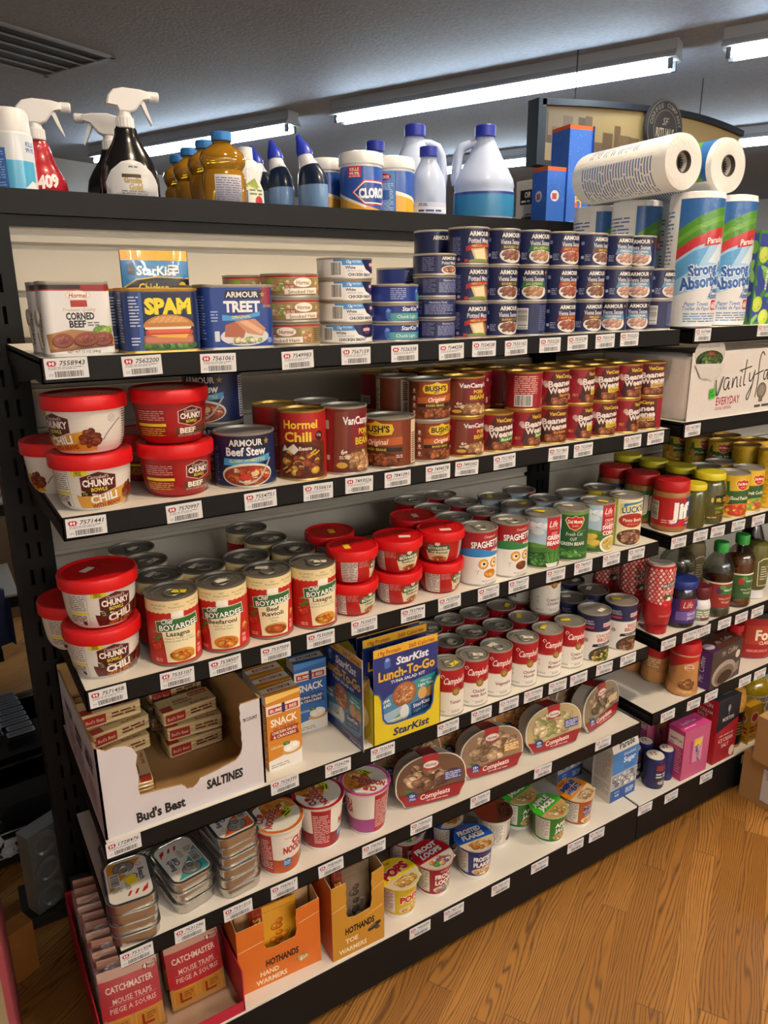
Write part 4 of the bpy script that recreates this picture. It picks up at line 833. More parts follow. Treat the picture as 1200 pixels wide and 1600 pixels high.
def cereal(key, word, bg, lidbg, wc, cols, side, l2=None, foodbase='d9c9a8', outc='ffffff', z0=.01):
    a = Art(2 * PI * 36, 64, side); a.r(-70, 6, -34, 60, 'e0dcd2'); a.lines(-68, 8, -36, 58, 16, '4a4440', .4); a.bars(52, 14, 74, 44, horiz=True)
    if not word: a.lines(-24, 18, 40, 58, 9, '6a5a50', .35)
    elif l2: a.t(word, 0, 44, 11, wc, w=44, bold=.05, out=outc, ow=.05); a.t(l2, 0, 29, 11, wc, w=44, bold=.05, out=outc, ow=.05)
    else: a.t(word, 0, 38, 15, wc, w=46, bold=.06, out=outc, ow=.05)
    a.food(4, 11, 30, 10, cols, 26, 5, foodbase, 5); word and a.t("Kellogg's", 0, 57, 5, 'c9202a' if side != '8f1726' else 'f3e9e0', w=22, shear=.3)
    b = Art(90, 90); b.e(0, 45, 45, 45, lidbg, 44); b.p([(44 * math.cos(t), 45 + 44 * math.sin(t)) for t in [PI * 1.06 + i * PI * .88 / 16 for i in range(17)]], foodbase); b.food(0, 20, 30, 17, cols, 46, 6.5, foodbase, 4)
    if not word: pass
    elif l2: b.t(word, 0, 68, 13, wc, w=58, bold=.06, out=outc, ow=.06, shear=.12); b.t(l2, 0, 51, 13, wc, w=56, bold=.06, out=outc, ow=.06, shear=.12)
    else: b.t(word, 0, 56, 20, wc, w=64, bold=.07, out=outc, ow=.05, rot=.08)
    word and b.t("Kellogg's", -4, 82, 6, 'b81f2a', w=26, shear=.3, bold=.02)
    paper_cup(key, .0335, .0385, .079, a, b, .0425, z0=z0)
cereal('pops', 'POPS', 0, 'e8cf1e', 'c0262a', ['e0b35a', 'ecd09a', 'c98f3a'], 'cbb42a')
cereal('loops', 'FROOT', 0, 'b5182a', 'f1ede8', ['c9404a', 'd99a3a', '5a9a4a', '7a5aa0', 'e0d6c8'], '8f1726', 'LOOPS', 'cfc3b4', '7a0f1c')
cereal('flakes', 'FROSTED', 0, '1f56b5', 'f1ede8', ['c98a42', 'e0b06a', 'ead6b4', 'b5702f'], '1d2f6f', 'FLAKES', 'd9c4a0', '10245a')
cereal('jacks', 'APPLE', 0, '42b52a', 'f1ede8', ['c9783a', '8fb04a', 'd99a52', 'e0cfb0'], '2f7a2a', 'JACKS', 'c9a06a', '1a1f14')
cereal('minis', 'MINI', 0, 'dd8a1f', '2a3f8f', ['d0a878', 'e6dcc8', 'b58a55'], 'a8581f', 'WHEATS', 'ddc8a4', 'f3ead8')
cereal('choco', '', 0, '8a3a28', 'e9dfd2', ['5a3420', '7a4a2c', '3f2416'], 'c9c2b8', None, '6a4028', '3a1a10')

# ------------------------------------------------------------------ boxes
def boxm(name, w_, d, h, front=None, side_l=None, side_r=None, top=None, back=None, col='cccccc', material=CARTON, r=.0):
    """carton standing on its base, front towards -y; every face printed"""
    m = MB(); m.box(-w_ / 2, -d / 2, 0, w_ / 2, d / 2, h, lin(col))
    for art, o, ux, uy in ((front, (0, -d / 2, 0), (1, 0, 0), (0, 0, 1)), (back, (0, d / 2, 0), (-1, 0, 0), (0, 0, 1)), (side_l, (-w_ / 2, 0, 0), (0, -1, 0), (0, 0, 1)), (side_r, (w_ / 2, 0, 0), (0, 1, 0), (0, 0, 1)), (top, (0, -d / 2, h), (1, 0, 0), (0, 1, 0))):
        if art: plane_bake(m, art, o, ux, uy); m.n = None
    m.n = None; return m.mesh(name, material, flat=True)
# --- luncheon meat tins (rounded oblong)
def tin_kind(key, w_, d, h, rad, art, rimmat, taper=1., lidmat=STEEL, key_opener=False):
    ring = rring(w_, d, rad, 5); k0 = min(range(len(ring)), key=lambda i: (ring[i][0] - 0) ** 2 * .01 + (ring[i][1] - d / 2) ** 2 * 1e3 + (0 if ring[i][0] < 0 else 1e-6))
    # outline starts and ends at the middle of the back
    R = rring(w_, d, rad, 5); i0 = max(range(len(R)), key=lambda i: (R[i][1] > d / 2 - 1e-6) * 10 + R[i][0] * 0 - i * 1e-3 if R[i][1] > d / 2 - 1e-6 else -1)
    # ring runs counter-clockwise from the lower right corner; back edge lies between the second and third corners
    mid = 12; path = [(0, d / 2)] + R[mid:] + R[:mid]
    m = MB(); P = [(1.012, 0), (1.012, .0025), (.992, .0035), (.992 * taper, h - .0045), (1.012 * taper, h - .0035), (1.016 * taper, h), (.97 * taper, h), (.95 * taper, h - .003)]
    m.loft([[(x * s_, y * s_, z) for x, y in ring] for s_, z in P]); body = m.mesh('tin_body', rimmat)
    per = sum((Vector(path[(i + 1) % len(path)]) - Vector(path[i])).length for i in range(len(path)))
    lab = wrap_mesh('label', art(per * 1000), path, [(.0035, 1.), (h - .0045, taper)], TIN)
    PP = [('tin_body', body), ('label', lab)]
    if key_opener:
        K = MB(); x = -w_ / 2 - .004; K.tube([(x, -d * .15 + .009 * math.cos(a), h * .52 + .009 * math.sin(a)) for a in [2 * PI * q / 14 for q in range(14)]], .0018, 6, closed=True); K.tube([(x, -d * .15, h * .46), (x + .001, -d * .12, h * .3), (x + .003, -d * .05, h * .12)], .0016, 6); PP.append(('key_opener', K.mesh('key_opener', STEEL)))
    CAN[key] = (d / 2, h, PP)
def spam_art(P):
    a = Art(P, 75, '1f3a78'); a.r(-27, 0, 45, 74, '16214a'); a.p([(-34, 0), (-27, 0), (-27, 74), (-31, 74)], '2f5aa8'); a.t('SPAM', 7, 57, 19, 'e8d62e', w=62, bold=.06)
    a.e(6, 6, 38, 8, '3f6a2a'); a.food(6, 6, 36, 6, ['4f8a34', '6aa04a', '2f5a24'], 30, 5, None, 2); a.rr(-28, 8, 38, 20, 4, 'a8604a'); a.rr(-26, 10, 36, 17, 3, 'c07a62'); a.p([(-20, 20), (34, 22), (28, 15), (-8, 17)], 'e0b33a'); a.rr(-26, 20, 38, 26, 3, 'b8392a'); a.rr(-22, 22, 34, 28, 2.6, 'd0604a'); a.rr(-26, 27, 36, 31, 2, 'e9e0c8'); a.p([(-28, 30)] + [(6 + 34 * math.cos(t), 30 + 16 * math.sin(t)) for t in [PI - i * PI / 14 for i in range(15)]], 'b87a3a'); a.p([(-22, 36)] + [(6 + 28 * math.cos(t), 33 + 11 * math.sin(t)) for t in [PI * .93 - i * PI * .86 / 12 for i in range(13)]], 'cf9a58')
    for k in range(26): a.e(-14 + (k * 37) % 40, 36 + (k * 13) % 8, .7, .4, 'efe0b8', 6)
    a.lines(-44, 30, -31, 70, 10, 'c9d2e6', .35); a.lines(-44, 6, -33, 18, 3, 'c9d2e6', .4); a.lines(50, 10, 68, 66, 16, 'c9d2e6', .4); a.lines(-74, 10, -56, 66, 16, 'c9d2e6', .4); return a
tin_kind('spam', .102, .056, .0835, .014, spam_art, GOLD)
def treet_art(P):
    a = Art(P, 80, '1c3f8f'); a.p([(30, 60), (30, 80), (46, 80), (46, 52)], '8a2a3a'); a.t('20% MORE', 40, 55, 4, 'd9b84a', w=14); arm_logo(a, 3, 71, 48, 7.5); a.t('TREET', 2, 55, 14.5, 'e6ebf3', w=54, bold=.045, out='10245a', ow=.03)
    a.p([(-28, 36), (-28, 44), (0, 41), (28, 48), (28, 42), (0, 36)], '3f9ad8'); a.t('ORIGINAL', 0, 41, 4.4, 'e3cf3a', w=28, bold=.02, rot=.05); a.e(4, 14, 36, 13, 'd3d5d8', 26)
    a.p([(-26, 14), (-24, 30), (-8, 35), (6, 22), (2, 12)], 'a8604a'); a.p([(-10, 35), (20, 38), (36, 24), (30, 14), (8, 18)], 'c08a6a'); a.p([(-4, 34), (28, 16), (34, 20), (8, 36)], 'd9a88a'); a.food(6, 9, 26, 6, ['c9c28a', '8faa5a', 'ddd3b0'], 14, 5, None, 2); a.lines(-20, 3, 20, 6, 1, '5a6a8a'); a.rr(-40, 8, -33, 22, 1, 'c9d2e6'); a.e(42, 8, 4, 4, '6f8fd0'); a.lines(52, 10, 70, 70, 16, '9fb2e0', .4); a.lines(-76, 10, -52, 70, 16, '9fb2e0', .4); a.lines(-44, 34, -34, 50, 4, '9fb2e0', .4); return a
tin_kind('treet', .104, .056, .088, .014, treet_art, STEEL)
def corned_art(P):
    a = Art(P, 83.5, 'dedfe2'); a.r(-P / 2, 78, P / 2, 83.5, '1a1414'); a.r(-P / 2, 76.6, P / 2, 78.6, 'a8232a'); a.r(6, 76, 40, 83.5, '8f2024')
    a.e(2, 71, 15, 6, 'c9c2b4'); a.e(2, 71, 14, 5.2, 'efece6'); a.t('Hormel', 2, 71, 6, '8f1f24', w=22, bold=.015, shear=.15); a.r(-8, 57, 12, 65, 'a83226'); a.t('Premium Quality', 2, 54, 4.6, 'b8935a', w=40, shear=.3); a.t('CORNED', 2, 46, 8.4, '17171a', w=34, bold=.04); a.t('BEEF', -2, 36.5, 8.4, '17171a', w=20, bold=.04); a.lines(10, 33, 24, 39, 2, '55555a', .5)
    a.p([(-38, 2), (-41, 24), (-10, 30), (40, 24), (42, 8)], 'a87a4e'); a.p([(-38, 2), (-38.6, 6), (42, 11), (42, 8)], '8a5f38')
    a.food(28, 28, 14, 8, ['8fb04a', 'b3c878', '6f9a3a'], 18, 6, None, 2); a.e(36, 16, 7, 3, 'd9782a', 14, -.5)
    for x, y, rx, ry in ((26, 18, 13, 9), (6, 18, 15, 9), (-22, 17, 13, 9)): a.e(x, y - 1, rx, ry, '4f1f16', 18, .1); a.e(x, y, rx - .6, ry - .8, '8a4534', 18, .1); a.food(x, y + .5, rx - 3, ry - 3, ['9a5442', '7f3d2e', 'a8624e'], 16, 3, None, 3)
    a.t('NET WT 12 OZ (340g)', 2, 2.4, 3.2, '2a2a2e', w=40, bold=.01); a.lines(46, 6, 70, 74, 18, '7a7a80', .4); a.bars(-64, 10, -48, 50, horiz=True); return a
tin_kind('corned', .084, .05, .0915, .011, corned_art, STEEL, .985, key_opener=True)
# --- flat fish tins
def sardine(key, col, flip):
    w_, d, h = .077, .106, .0215; a = Art(70, 95)
    P = [(x * 1000, y * 1000 + 47.5) for x, y in rring(.069, .098, .014, 6)]; a.p(P, '26335a'); P = [(x * 1000, y * 1000 + 47.5) for x, y in rring(.0665, .0955, .013, 6)]; a.p(P, 'e3dfd6')
    c = 1 if not flip else -1
    Y = lambda y: 47.5 + c * (y - 47.5); X = lambda x: c * x
    a.p([(X(-30), Y(36)), (X(-30), Y(88)), (X(-26), Y(92)), (X(26), Y(92)), (X(-8), Y(52)), (X(-30), Y(28))] if 1 else [], col)
    a.e(X(-4), Y(77), 17, 14, '26335a', 24); a.e(X(-4), Y(77), 15.6, 12.6, '8f8b84', 24)
    a.bars(*( (-27, 40, -14, 66) if not flip else (14, 29, 27, 55)), horiz=True); a.lines(*((-27, 24, -12, 36, 4) if not flip else (12, 60, 27, 72, 4)), '4a3a1a', .4)
    R_ = -PI / 2 + (PI if flip else 0)
    a.t('Beach', X(22), Y(52), 9, '26335a', w=28, bold=.03, rot=R_); a.t('Cliff', X(11), Y(47), 9, '26335a', w=20, bold=.03, rot=R_)
    for k in range(3): a.p([(X(-6 + k * 11), Y(10)), (X(-2 + k * 11), Y(10)), (X(3 + k * 11), Y(20)), (X(-1 + k * 11), Y(20))], 'c0262a')
    a.p([(X(22), Y(18)), (X(28), Y(28)), (X(26), Y(14)), (X(20), Y(10))], 'c0262a'); a.p([(X(19), Y(71)), (X(24), Y(76)), (X(19), Y(81)), (X(14), Y(76))], 'c86a5a'); a.p([(X(19), Y(72.4)), (X(22.6), Y(76)), (X(19), Y(79.6)), (X(15.4), Y(76))], 'e3dfd6'); a.lines(*((-6, 24, 2, 44, 5) if not flip else (-2, 51, 6, 71, 5)), '4a4a55', .35)
    m = MB(); ring = lambda s_, z: [(x, y, z) for x, y in rring(w_ - s_, d - s_, .02, 6)]
    m.loft([ring(.012, 0), ring(.006, .0006), ring(.003, .003), ring(.0025, h - .004), ring(0, h - .003), ring(-.001, h - .0005), ring(.001, h), ring(.005, h - .0002), ring(.006, h - .0012)])
    L = MB(); plane_bake(L, a, (0, -.0475, h - .0012), (1, 0, 0), (0, 1, 0)); L.n = None
    t = MB(); cy = .0285 * c; cx = -.004 * c; t.tube([(cx + .007 * math.cos(q), cy - c * .006 + .0085 * math.sin(q), h + .0002) for q in [2 * PI * k / 14 for k in range(14)]], .0012, 6, closed=True); t.lathe([(.0045, h - .0017), (.0045, h + .0004), (.003, h + .001)], 14, cx=cx, cy=cy + c * .006)
    CAN[key] = (d / 2, h, [('tin_body', m.mesh('tin_body', mat('aluminium', 'c4c1bc', .25, .92))), ('label', L.mesh('label', TIN)), ('pull_tab', t.mesh('pull_tab', STEEL))])
sardine('sard_gold', 'c88a2a', False); sardine('sard_teal', '3fa8ac', True); sardine('sard_orange', 'd9602a', True)
# --- oval ready meals standing on their long edge
def meal(key, cols, accent, acol, seed):
    def outline(k=1., dy=0.):
        P = []
        for i in range(40):
            a = 2 * PI * i / 40; x = 79 * abs(math.cos(a)) ** .8 * (1 if math.cos(a) > 0 else -1); y = 52 + 52 * abs(math.sin(a)) ** .78 * (1 if math.sin(a) > 0 else -1)
            if y < 14: y = 1.5 + max(y, 0) * .22
            x *= 1 - .10 * (max(y, 0) / 104) ** 2
            P.append((x * k, 52 + (y - 52) * k))
        return P
    a = Art(160, 106); O = outline(.985); a.p(O, cols[0]); top = []
    a.food(0, 62, 66, 38, cols, 46, 13, cols[0], seed, .6); a.p([(-62, 40), (-40, 34), (-50, 30)], '3f7a2f')
    lowp = [(x, y) for x, y in O if y < 36]; lowp.sort(key=lambda q: math.atan2(q[1] - 30, q[0])); low = [p for p in O if p[1] <= 36]
    i0 = O.index(low[0])
    seq = [O[(k) % 40] for k in range(20, 41)]; seq = [p for p in seq if p[1] <= 38]
    a.p(seq + [(30, 30), (-30, 24)], '8f1a22'); a.t('Compleats', 6, 20, 11, 'eae4dc', w=66, bold=.015, shear=.15, rot=.05); a.lines(-14, 7, 36, 11, 1, 'd9b0aa', .5); a.e(-44, 24, 11, 10, '2a3a78', 18); a.t('15g', -44, 26, 6, 'e9ecf3', w=11, bold=.03); a.lines(-51, 16, -37, 21, 2, 'c9d2e6', .5)
    a.r(28, 42, 66, 62, accent); a.lines(30, 44, 64, 60, 4, acol, .5)
    a.r(-16, 74, 16, 104, 'b3222a'); a.e(0, 84, 17, 8, 'c9c2b4'); a.e(0, 84, 16, 7, 'efece6'); a.t('Hormel', 0, 84, 7.4, '8f1f24', w=25, bold=.02, shear=.15)
    O = outline(1.); y0 = -.004
    m = MB(); rings = []
    for k, y in ((1.015, 0.), (1.02, .002), (1.0, .004), (.96, .006), (.93, .02), (.88, .042), (.78, .046)): rings.append([(x * .001 * k, y, (52 + (z - 52) * k) * .001 + .001) for x, z in O])
    m.loft(rings); tray = m.mesh('tray', mat('cream_plastic', 'e6e0d2', .45))
    F = MB(); plane_bake(F, a, (0, -.0004, .001), (1, 0, 0), (0, 0, 1)); F.n = None
    s_ = MB(); s_.loft([[(-.017, -.0012, .098), (.017, -.0012, .098), (.017, -.0012, .1056), (-.017, -.0012, .1056)], [(-.017, .04, .086), (.017, .04, .086), (.017, .044, .099), (-.017, .044, .099)]])
    CAN[key] = (.05, .105, [('tray', tray), ('film_lid', F.mesh('film_lid', GLOSSY)), ('sleeve_strap', s_.mesh('sleeve_strap', mat('sleeve_red', 'b3222a', .45)))])
meal('meal_beef', ['6a4a36', '84624a', 'a88a6a', '543828', 'c9b08c'], '3a3f7a', 'c9cfe6', 2)
meal('meal_turkey', ['92765c', 'b29474', '745840', 'c9b090', '806850'], 'b5803a', 'f0e2c4', 5)
meal('meal_noodle', ['b8a578', 'cbb98e', '9c8a62', 'dacaa2', '8f9a5a'], '34408a', 'c9cfe6', 7)
meal('meal_chicken', ['c9905e', 'd9a878', 'b5764a', 'e0bb8c', 'a8683c'], 'c98a4a', 'f3e6d0', 9)
meal('meal_mash', ['8a7a62', 'a8967a', '5f4f3c', 'c4b294', '6f5a44'], 'c9a070', 'f3e6d0', 4)

# ------------------------------------------------------------------ left bay, top shelf
z = ZL[1]
thing('corned_beef_tin', 'white corned beef tin with a side key, first on the top shelf from the post', 'tin', (.053, .034, z), .0, 'luncheon meat tins', CAN['corned'][2])
thing('corned_beef_tin', 'white corned beef tin standing directly behind the foremost corned beef tin', 'tin', (.05, .092, z), .02, 'luncheon meat tins', CAN['corned'][2])
thing('luncheon_meat_tin', 'navy oblong meat tin with yellow letters and a burger picture, front row', 'tin', (.159, .036, z), .0, 'luncheon meat tins', CAN['spam'][2])
thing('luncheon_meat_tin', 'navy oblong meat tin half hidden behind the burger-picture tin', 'tin', (.148, .1, z), .03, 'luncheon meat tins', CAN['spam'][2])
thing('luncheon_meat_tin', 'royal blue oblong meat tin with sliced meat on a plate, front row', 'tin', (.268, .036, z), .0, 'luncheon meat tins', CAN['treet'][2])
thing('luncheon_meat_tin', 'royal blue oblong meat tin with only its back corner showing behind the plate-picture tin', 'tin', (.262, .1, z), .0, 'luncheon meat tins', CAN['treet'][2])
def pouch_mesh(name, w_, h, t, art, material=FOIL, col='333333'):
    m = MB(); nx, ny = 8, 10
    def dz(u, v): U, V = 2 * u / w_, v / h; return t * max(0, 1 - U ** 4) * max(0, math.sin(PI * min(max(V, .04), .96))) ** .6
    m.n = []
    art.bake(lambda u, v, o: ((u, -dz(u, v) - o, v), Vector((0, -1, 0))), m, [-w_ / 2 + w_ * k / nx for k in range(1, nx)], [h * k / ny for k in range(1, ny)])
    m.n = None; b = len(m.v)
    for j in range(ny + 1):
        for i in range(nx + 1): u, v = -w_ / 2 + w_ * i / nx, h * j / ny; m.v.append((u, dz(u, v) + .0002, v))
    for j in range(ny):
        for i in range(nx): q = b + j * (nx + 1) + i; m.face((q, q + nx + 1, q + nx + 2, q + 1), lin(col))
    return m.mesh(name, material, angle=60)
a = Art(98, 138, '2f7ab8'); a.r(-49, 124, 49, 138, 'd9a92a'); a.t('70 Calories', -22, 131, 6, '8f2a1a', w=38, bold=.02); a.t('10g Protein', 26, 131, 6, '8f2a1a', w=36, bold=.02); a.e(1, 131, 3, 3, '3f7ab8')
a.t('StarKist', 0, 110, 13, 'e9eef3', w=58, bold=.03, shear=.1); a.p([(-40, 104), (-41, 118), (-34, 121), (-30, 112), (-32, 103)], '16264f'); a.p([(-49, 0), (-49, 84), (-30, 96), (0, 100), (49, 98), (49, 0)], '17181c'); a.p([(-49, 84), (-49, 86), (-30, 98), (0, 102), (49, 100), (49, 98), (0, 100), (-30, 96)], 'c9a83a'); a.t('Chicken', -6, 86, 12, 'e0c02e', w=44, bold=.02, shear=.1); a.t('Creations', 6, 73, 12, 'e0e3e6', w=60, bold=.02, shear=.1); a.e(38, 88, 6, 6, 'c9a83a'); a.food(0, 28, 34, 20, ['c9a070', 'a8784a', '6f8a3a'], 24, 7, '4a3a24', 2)
a.r(18, 106, 34, 118, 'd9dde0'); a.lines(19, 107, 33, 117, 2, '55585c')
thing('foil_pouch', 'blue, yellow and black foil pouch standing against the white back panel', 'pouch', (0.1927, .15, z), .0, None, [('printed_pouch', pouch_mesh('printed_pouch', .1, .138, .008, a))])
def column(key, x, y, z, h, n, desc, group, rots=None, stk=None, where=''):
    W_ = {1: ['alone'], 2: ['bottom', 'top'], 3: ['bottom', 'middle', 'top'], 4: ['bottom', 'second from bottom', 'third from bottom', 'top']}[n]
    for i in range(n):
        k = key[i] if isinstance(key, (list, tuple)) else key
        d = desc[i] if isinstance(desc, (list, tuple)) else desc
        can(k, x + random.uniform(-.001, .001), y + random.uniform(-.001, .001), z + i * h, d + ', ' + (W_[i] + ' of ' if n > 1 else '') + where, group, (rots[i] if rots else 0))
column('smoked_ham', .362, .046, z, .0346, 3, 'flat ham can with leafy picture and red edge', 'flat meat cans', (-1.0, -.25, -.25), where='the front stack')
column('smoked_ham', .338, .14, z, .0346, 3, 'flat ham can with leafy picture and red edge', 'flat meat cans', (0, 0, 0), where='the rear ham stack')
column('chicken_breast', .456, .047, z, .0318, 4, 'flat white, blue and navy chicken can', 'flat meat cans', (-.35, .05, .05, .05), where='its stack')
column('tuna', .5435, .046, z, .0295, 3, 'flat deep blue tuna can', 'flat meat cans', (0, .1, 1.4), where='the short stack')
column('tuna', .615, .13, z, .0295, 4, 'flat blue tuna can', 'flat meat cans', (1, 2, 1, 1.6), where='the stack half hidden behind the potted meat')
column(['potted_back', 'potted_back', 'potted_back', 'potted_front'], .6235, .041, z, .0341, 4, 'flat navy potted meat can', 'flat meat cans', (.1, -.5, .1, .1), where='the four-high stack')
column('meat_red_panel', .675, .118, z, .0599, 3, 'navy meat can with a red panel', 'short navy cans', (0, .2, .5), where='the stack behind the tall meat column')
V = (('potted_big', (.696, .696, .6955), 'navy potted meat can with a sandwich picture', (0, 0, 0)), ('vienna_bbq', (.764, .764, .766), 'navy sausage can with dark sauce banner', (.05, 0, 0)), ('vienna_jal', (.834, .834, .835), 'navy sausage can with green banner', (2.6, -.3, .0)), ('vienna_hot', (.909, .908, .908), 'navy sausage can with red banner', (.05, .0, .0)),
     ('vienna_smk', (.981, .981, .982), 'navy sausage can with brown banner', (-.1, .0, .2)), ('vienna_org', (1.05, 1.052, 1.053), 'navy sausage can with pale blue banner', (-.5, .2, .0)))
for i, (k, xs, d, ro) in enumerate(V):
    for j in range(3): can(k, xs[j], .043 + random.uniform(-.001, .001), z + j * .0599, d + ', ' + ('bottom', 'middle', 'top')[j] + ' of the ' + ORD[i] + ' tall column', 'short navy cans', ro[j] - .1)
for j, (x, ro, w_) in enumerate(((1.1185, -.5, 'bottom'), (1.1195, -.55, 'middle'), (1.1205, -.75, 'top'))): can('vienna_org', x, .044, z + j * .0599, 'navy sausage can with pale plate picture, %s of the seventh tall column' % w_, 'short navy cans', ro)
for j, (x, ro, w_) in enumerate(((1.1865, 2.4, 'lower'), (1.187, .1, 'upper'))): can('vienna_org' , x, .045, z + j * .0599, 'navy sausage can, %s of the two next to the paper towels' % w_, 'short navy cans', ro)

# ------------------------------------------------------------------ second shelf
z = ZL[2]
bowl('chunky_beans', .055, .057, z, 'white chilli bowl with red lid, lower of the front pair on the second shelf', 'chilli and beef bowls', .0)
bowl('chunky_beans', .056, .062, z + .0775, 'white chilli bowl with red lid, upper of the front pair on the second shelf', 'chilli and beef bowls', -1.05)
bowl('chunky_beans', .034, .178, z, 'white chilli bowl with red lid, half hidden behind the front pair on the second shelf', 'chilli and beef bowls', -1.9)
bowl('chunky_beef', .174, .062, z, 'dark red beef bowl, lower of the front pair', 'chilli and beef bowls', -.12)
bowl('chunky_beef', .173, .066, z + .0775, 'dark red beef bowl, upper of the front pair', 'chilli and beef bowls', -.18)
bowl('chunky_beef', .166, .182, z, 'dark red beef bowl barely visible behind the beef pair', 'chilli and beef bowls', .2)
can('stew', .279, .058, z, 'wide blue beef stew can at the front of the second shelf', 'stew cans', -.3)
can('stew', .272, .165, z, 'wide blue stew can, lower of the pair behind the front stew can', 'stew cans', -.2)
can('stew', .272, .165, z + .083, 'wide blue stew can, upper of the pair behind the front stew can', 'stew cans', -.75)
can('chili', .372, .045, z, 'tall red chilli can with yellow letters and gold rim, front row', 'chilli cans', -.45)
can('chili_nachos', .363, .125, z, 'tall red chilli can behind the yellow-lettered chilli can', 'chilli cans', .1)
can('porkbeans_big', .447, .044, z, 'tall dark red bean can beside the chilli can, front row', 'bean cans', .05)
can('porkbeans_big', .437, .122, z, 'tall dark red bean can behind the tall front bean can', 'bean cans', .3)
can('bakedbeans_big', .535, .046, z, 'wide brown baked bean can standing single-height in the front row', 'bean cans', -.95)
for j in range(2): can('bakedbeans', .617, .045, z + j * .0706, 'small brown baked bean can, %s of the front pair' % ('lower', 'upper')[j], 'bean cans', (.15, -.2)[j])
for j in range(2): can('bakedbeans', .6, .122, z + j * .0706, 'small brown baked bean can with cream panel facing out, %s of the second pair' % ('lower', 'upper')[j], 'bean cans', (2.2, 2.6)[j])
for j in range(2): can('porkbeans', .612, .2, z + j * .0706, 'small dark red bean can, %s of the pair behind the cream panel cans' % ('lower', 'upper')[j], 'bean cans', 1.)
for j in range(2): can('porkbeans', .692, .044, z + j * .0706, 'small pork and beans can, %s of the front pair' % ('lower', 'upper')[j], 'bean cans', (-.05, -.3)[j])
for i, y in enumerate((.122, .2)):
    for j in range(2): can('porkbeans', .694 - .003 * i, y, z + j * .0706, 'small pork and beans can, %s of the %s pair back' % (('lower', 'upper')[j], ORD[i + 1]), 'bean cans', .8 + i)
B = ((.765, ('baked',), (.0,)), (.835, ('baked', 'bbq'), (.35, 2.35)), (.904, ('bbq', 'bbq'), (-.15, .0)), (.973, ('chicken', 'chicken'), (.35, .5)), (1.042, ('chicken', 'chicken'), (-.05, 0.)), (1.112, ('bbq', 'bbq'), (.45, .05)), (1.1825, ('orig', 'orig'), (-.85, -.25)))
BN = dict(baked='green', chicken='yellow', bbq='brown', orig='tan')
for i, (x, ks, ro) in enumerate(B):
    for j, k in enumerate(ks): can('bw_' + k, x if j == 0 else x - .0008, .044, z + j * .0706, 'red beans-and-franks can with %s banner, %s in the %s front column' % (BN[k], ('bottom', 'top')[j] if len(ks) > 1 else 'alone', ORD[i]), 'red beans-and-franks cans', ro[j] - .42)
for i, (x, y, n) in enumerate(((.775, .121, 2), (.848, .121, 2), (.775, .2, 2), (.85, .2, 2), (.92, .121, 2), (.992, .121, 2), (1.064, .121, 2), (1.136, .121, 2))):
    for j in range(n): can('bw_bbq', x, y, z + j * .0706, 'gold-rimmed beans-and-franks can behind the front columns, %s of the %s hidden pair' % (('lower', 'upper')[j], ORD[i]), 'red beans-and-franks cans', 1.5 + i)

# ------------------------------------------------------------------ third shelf
z = ZL[3]
bowl('chunky_hot', .044, .066, z, 'white hot chilli bowl with red lid, lower of the front pair on the third shelf', 'chilli and beef bowls', .12)
bowl('chunky_hot', .047, .068, z + .0775, 'white hot chilli bowl with red lid, upper of the front pair on the third shelf', 'chilli and beef bowls', .3, stk=1)
bowl('chunky_hot', .026, .182, z, 'white hot chilli bowl with red lid, half hidden behind the third-shelf front pair', 'chilli and beef bowls', .4)
for i, (k, x, y, ro, st, d) in enumerate((('lasagna', .143, .042, -.12, 2, 'red and cream pasta can with curly pasta, beside the chilli bowls'), ('beefaroni', .222, .043, -.3, 1, 'red and cream pasta can, second in the front row'), ('ravioli', .301, .048, -.16, 1, 'red and cream pasta can, third in the front row'), ('lasagna', .38, .042, -.02, 1, 'red and cream pasta can, fourth in the front row'))): can(k, x, y, z, d, 'red and cream pasta cans', ro, st)
for i, (x, y, d) in enumerate(((.146, .121, 'first can behind the curly pasta can'), (.143, .2, 'second can behind the curly pasta can'), (.142, .278, 'third can behind the curly pasta can'), (.217, .122, 'behind the second front pasta can'), (.297, .126, 'behind the third front pasta can'), (.363, .2, 'second row behind the fourth front pasta can'), (.357, .278, 'last in the row behind the fourth front pasta can'), (.382, .121, 'directly behind the fourth front pasta can'))):
    can(('lasagna', 'lasagna', 'lasagna', 'beefaroni', 'ravioli', 'ravioli', 'ravioli', 'lasagna')[i], x, y, z, 'red and cream pasta can, ' + d, 'red and cream pasta cans', .2, 1)
CK = ('lasagna', 'beefaroni', 'ravioli'); CN = ('next to the pasta cans', 'in the middle', 'next to the ring-pasta cans')
for i, (x, y, r0, r1) in enumerate(((.459, .047, .35, .9), (.552, .047, .2, .0), (.647, .047, .55, -.75))):
    bowl('cup_' + CK[i], x, y, z, 'small red pasta cup, lower of the pair ' + CN[i], 'red pasta cups', r0, name='pasta_cup', cat='cup'); bowl('cup_' + CK[i], x, y, z + .0605, 'small red pasta cup with sticker, upper of the pair ' + CN[i], 'red pasta cups', r1, 2 if i == 0 else 1, name='pasta_cup', cat='cup')
for i, (x, y) in enumerate(((.464, .14), (.648, .14))):
    for j in range(2): bowl('cup_' + CK[i * 2], x, y, z + j * .0605, 'small red pasta cup, %s of the pair behind the cups %s' % (('lower', 'upper')[j], CN[i * 2]), 'red pasta cups', .8, (0, 2 - i)[j], name='pasta_cup', cat='cup')
bowl('cup_beefaroni', .556, .15, z, 'small red pasta cup alone behind the middle pair', 'red pasta cups', .8, name='pasta_cup', cat='cup')
can('rings_blue', .732, .042, z, 'white and red ring-pasta can with blue stripe, front row', 'ring-pasta cans', .0); can('rings_green', .812, .043, z, 'white and red ring-pasta can with green stripe, front row', 'ring-pasta cans', .0, 1)
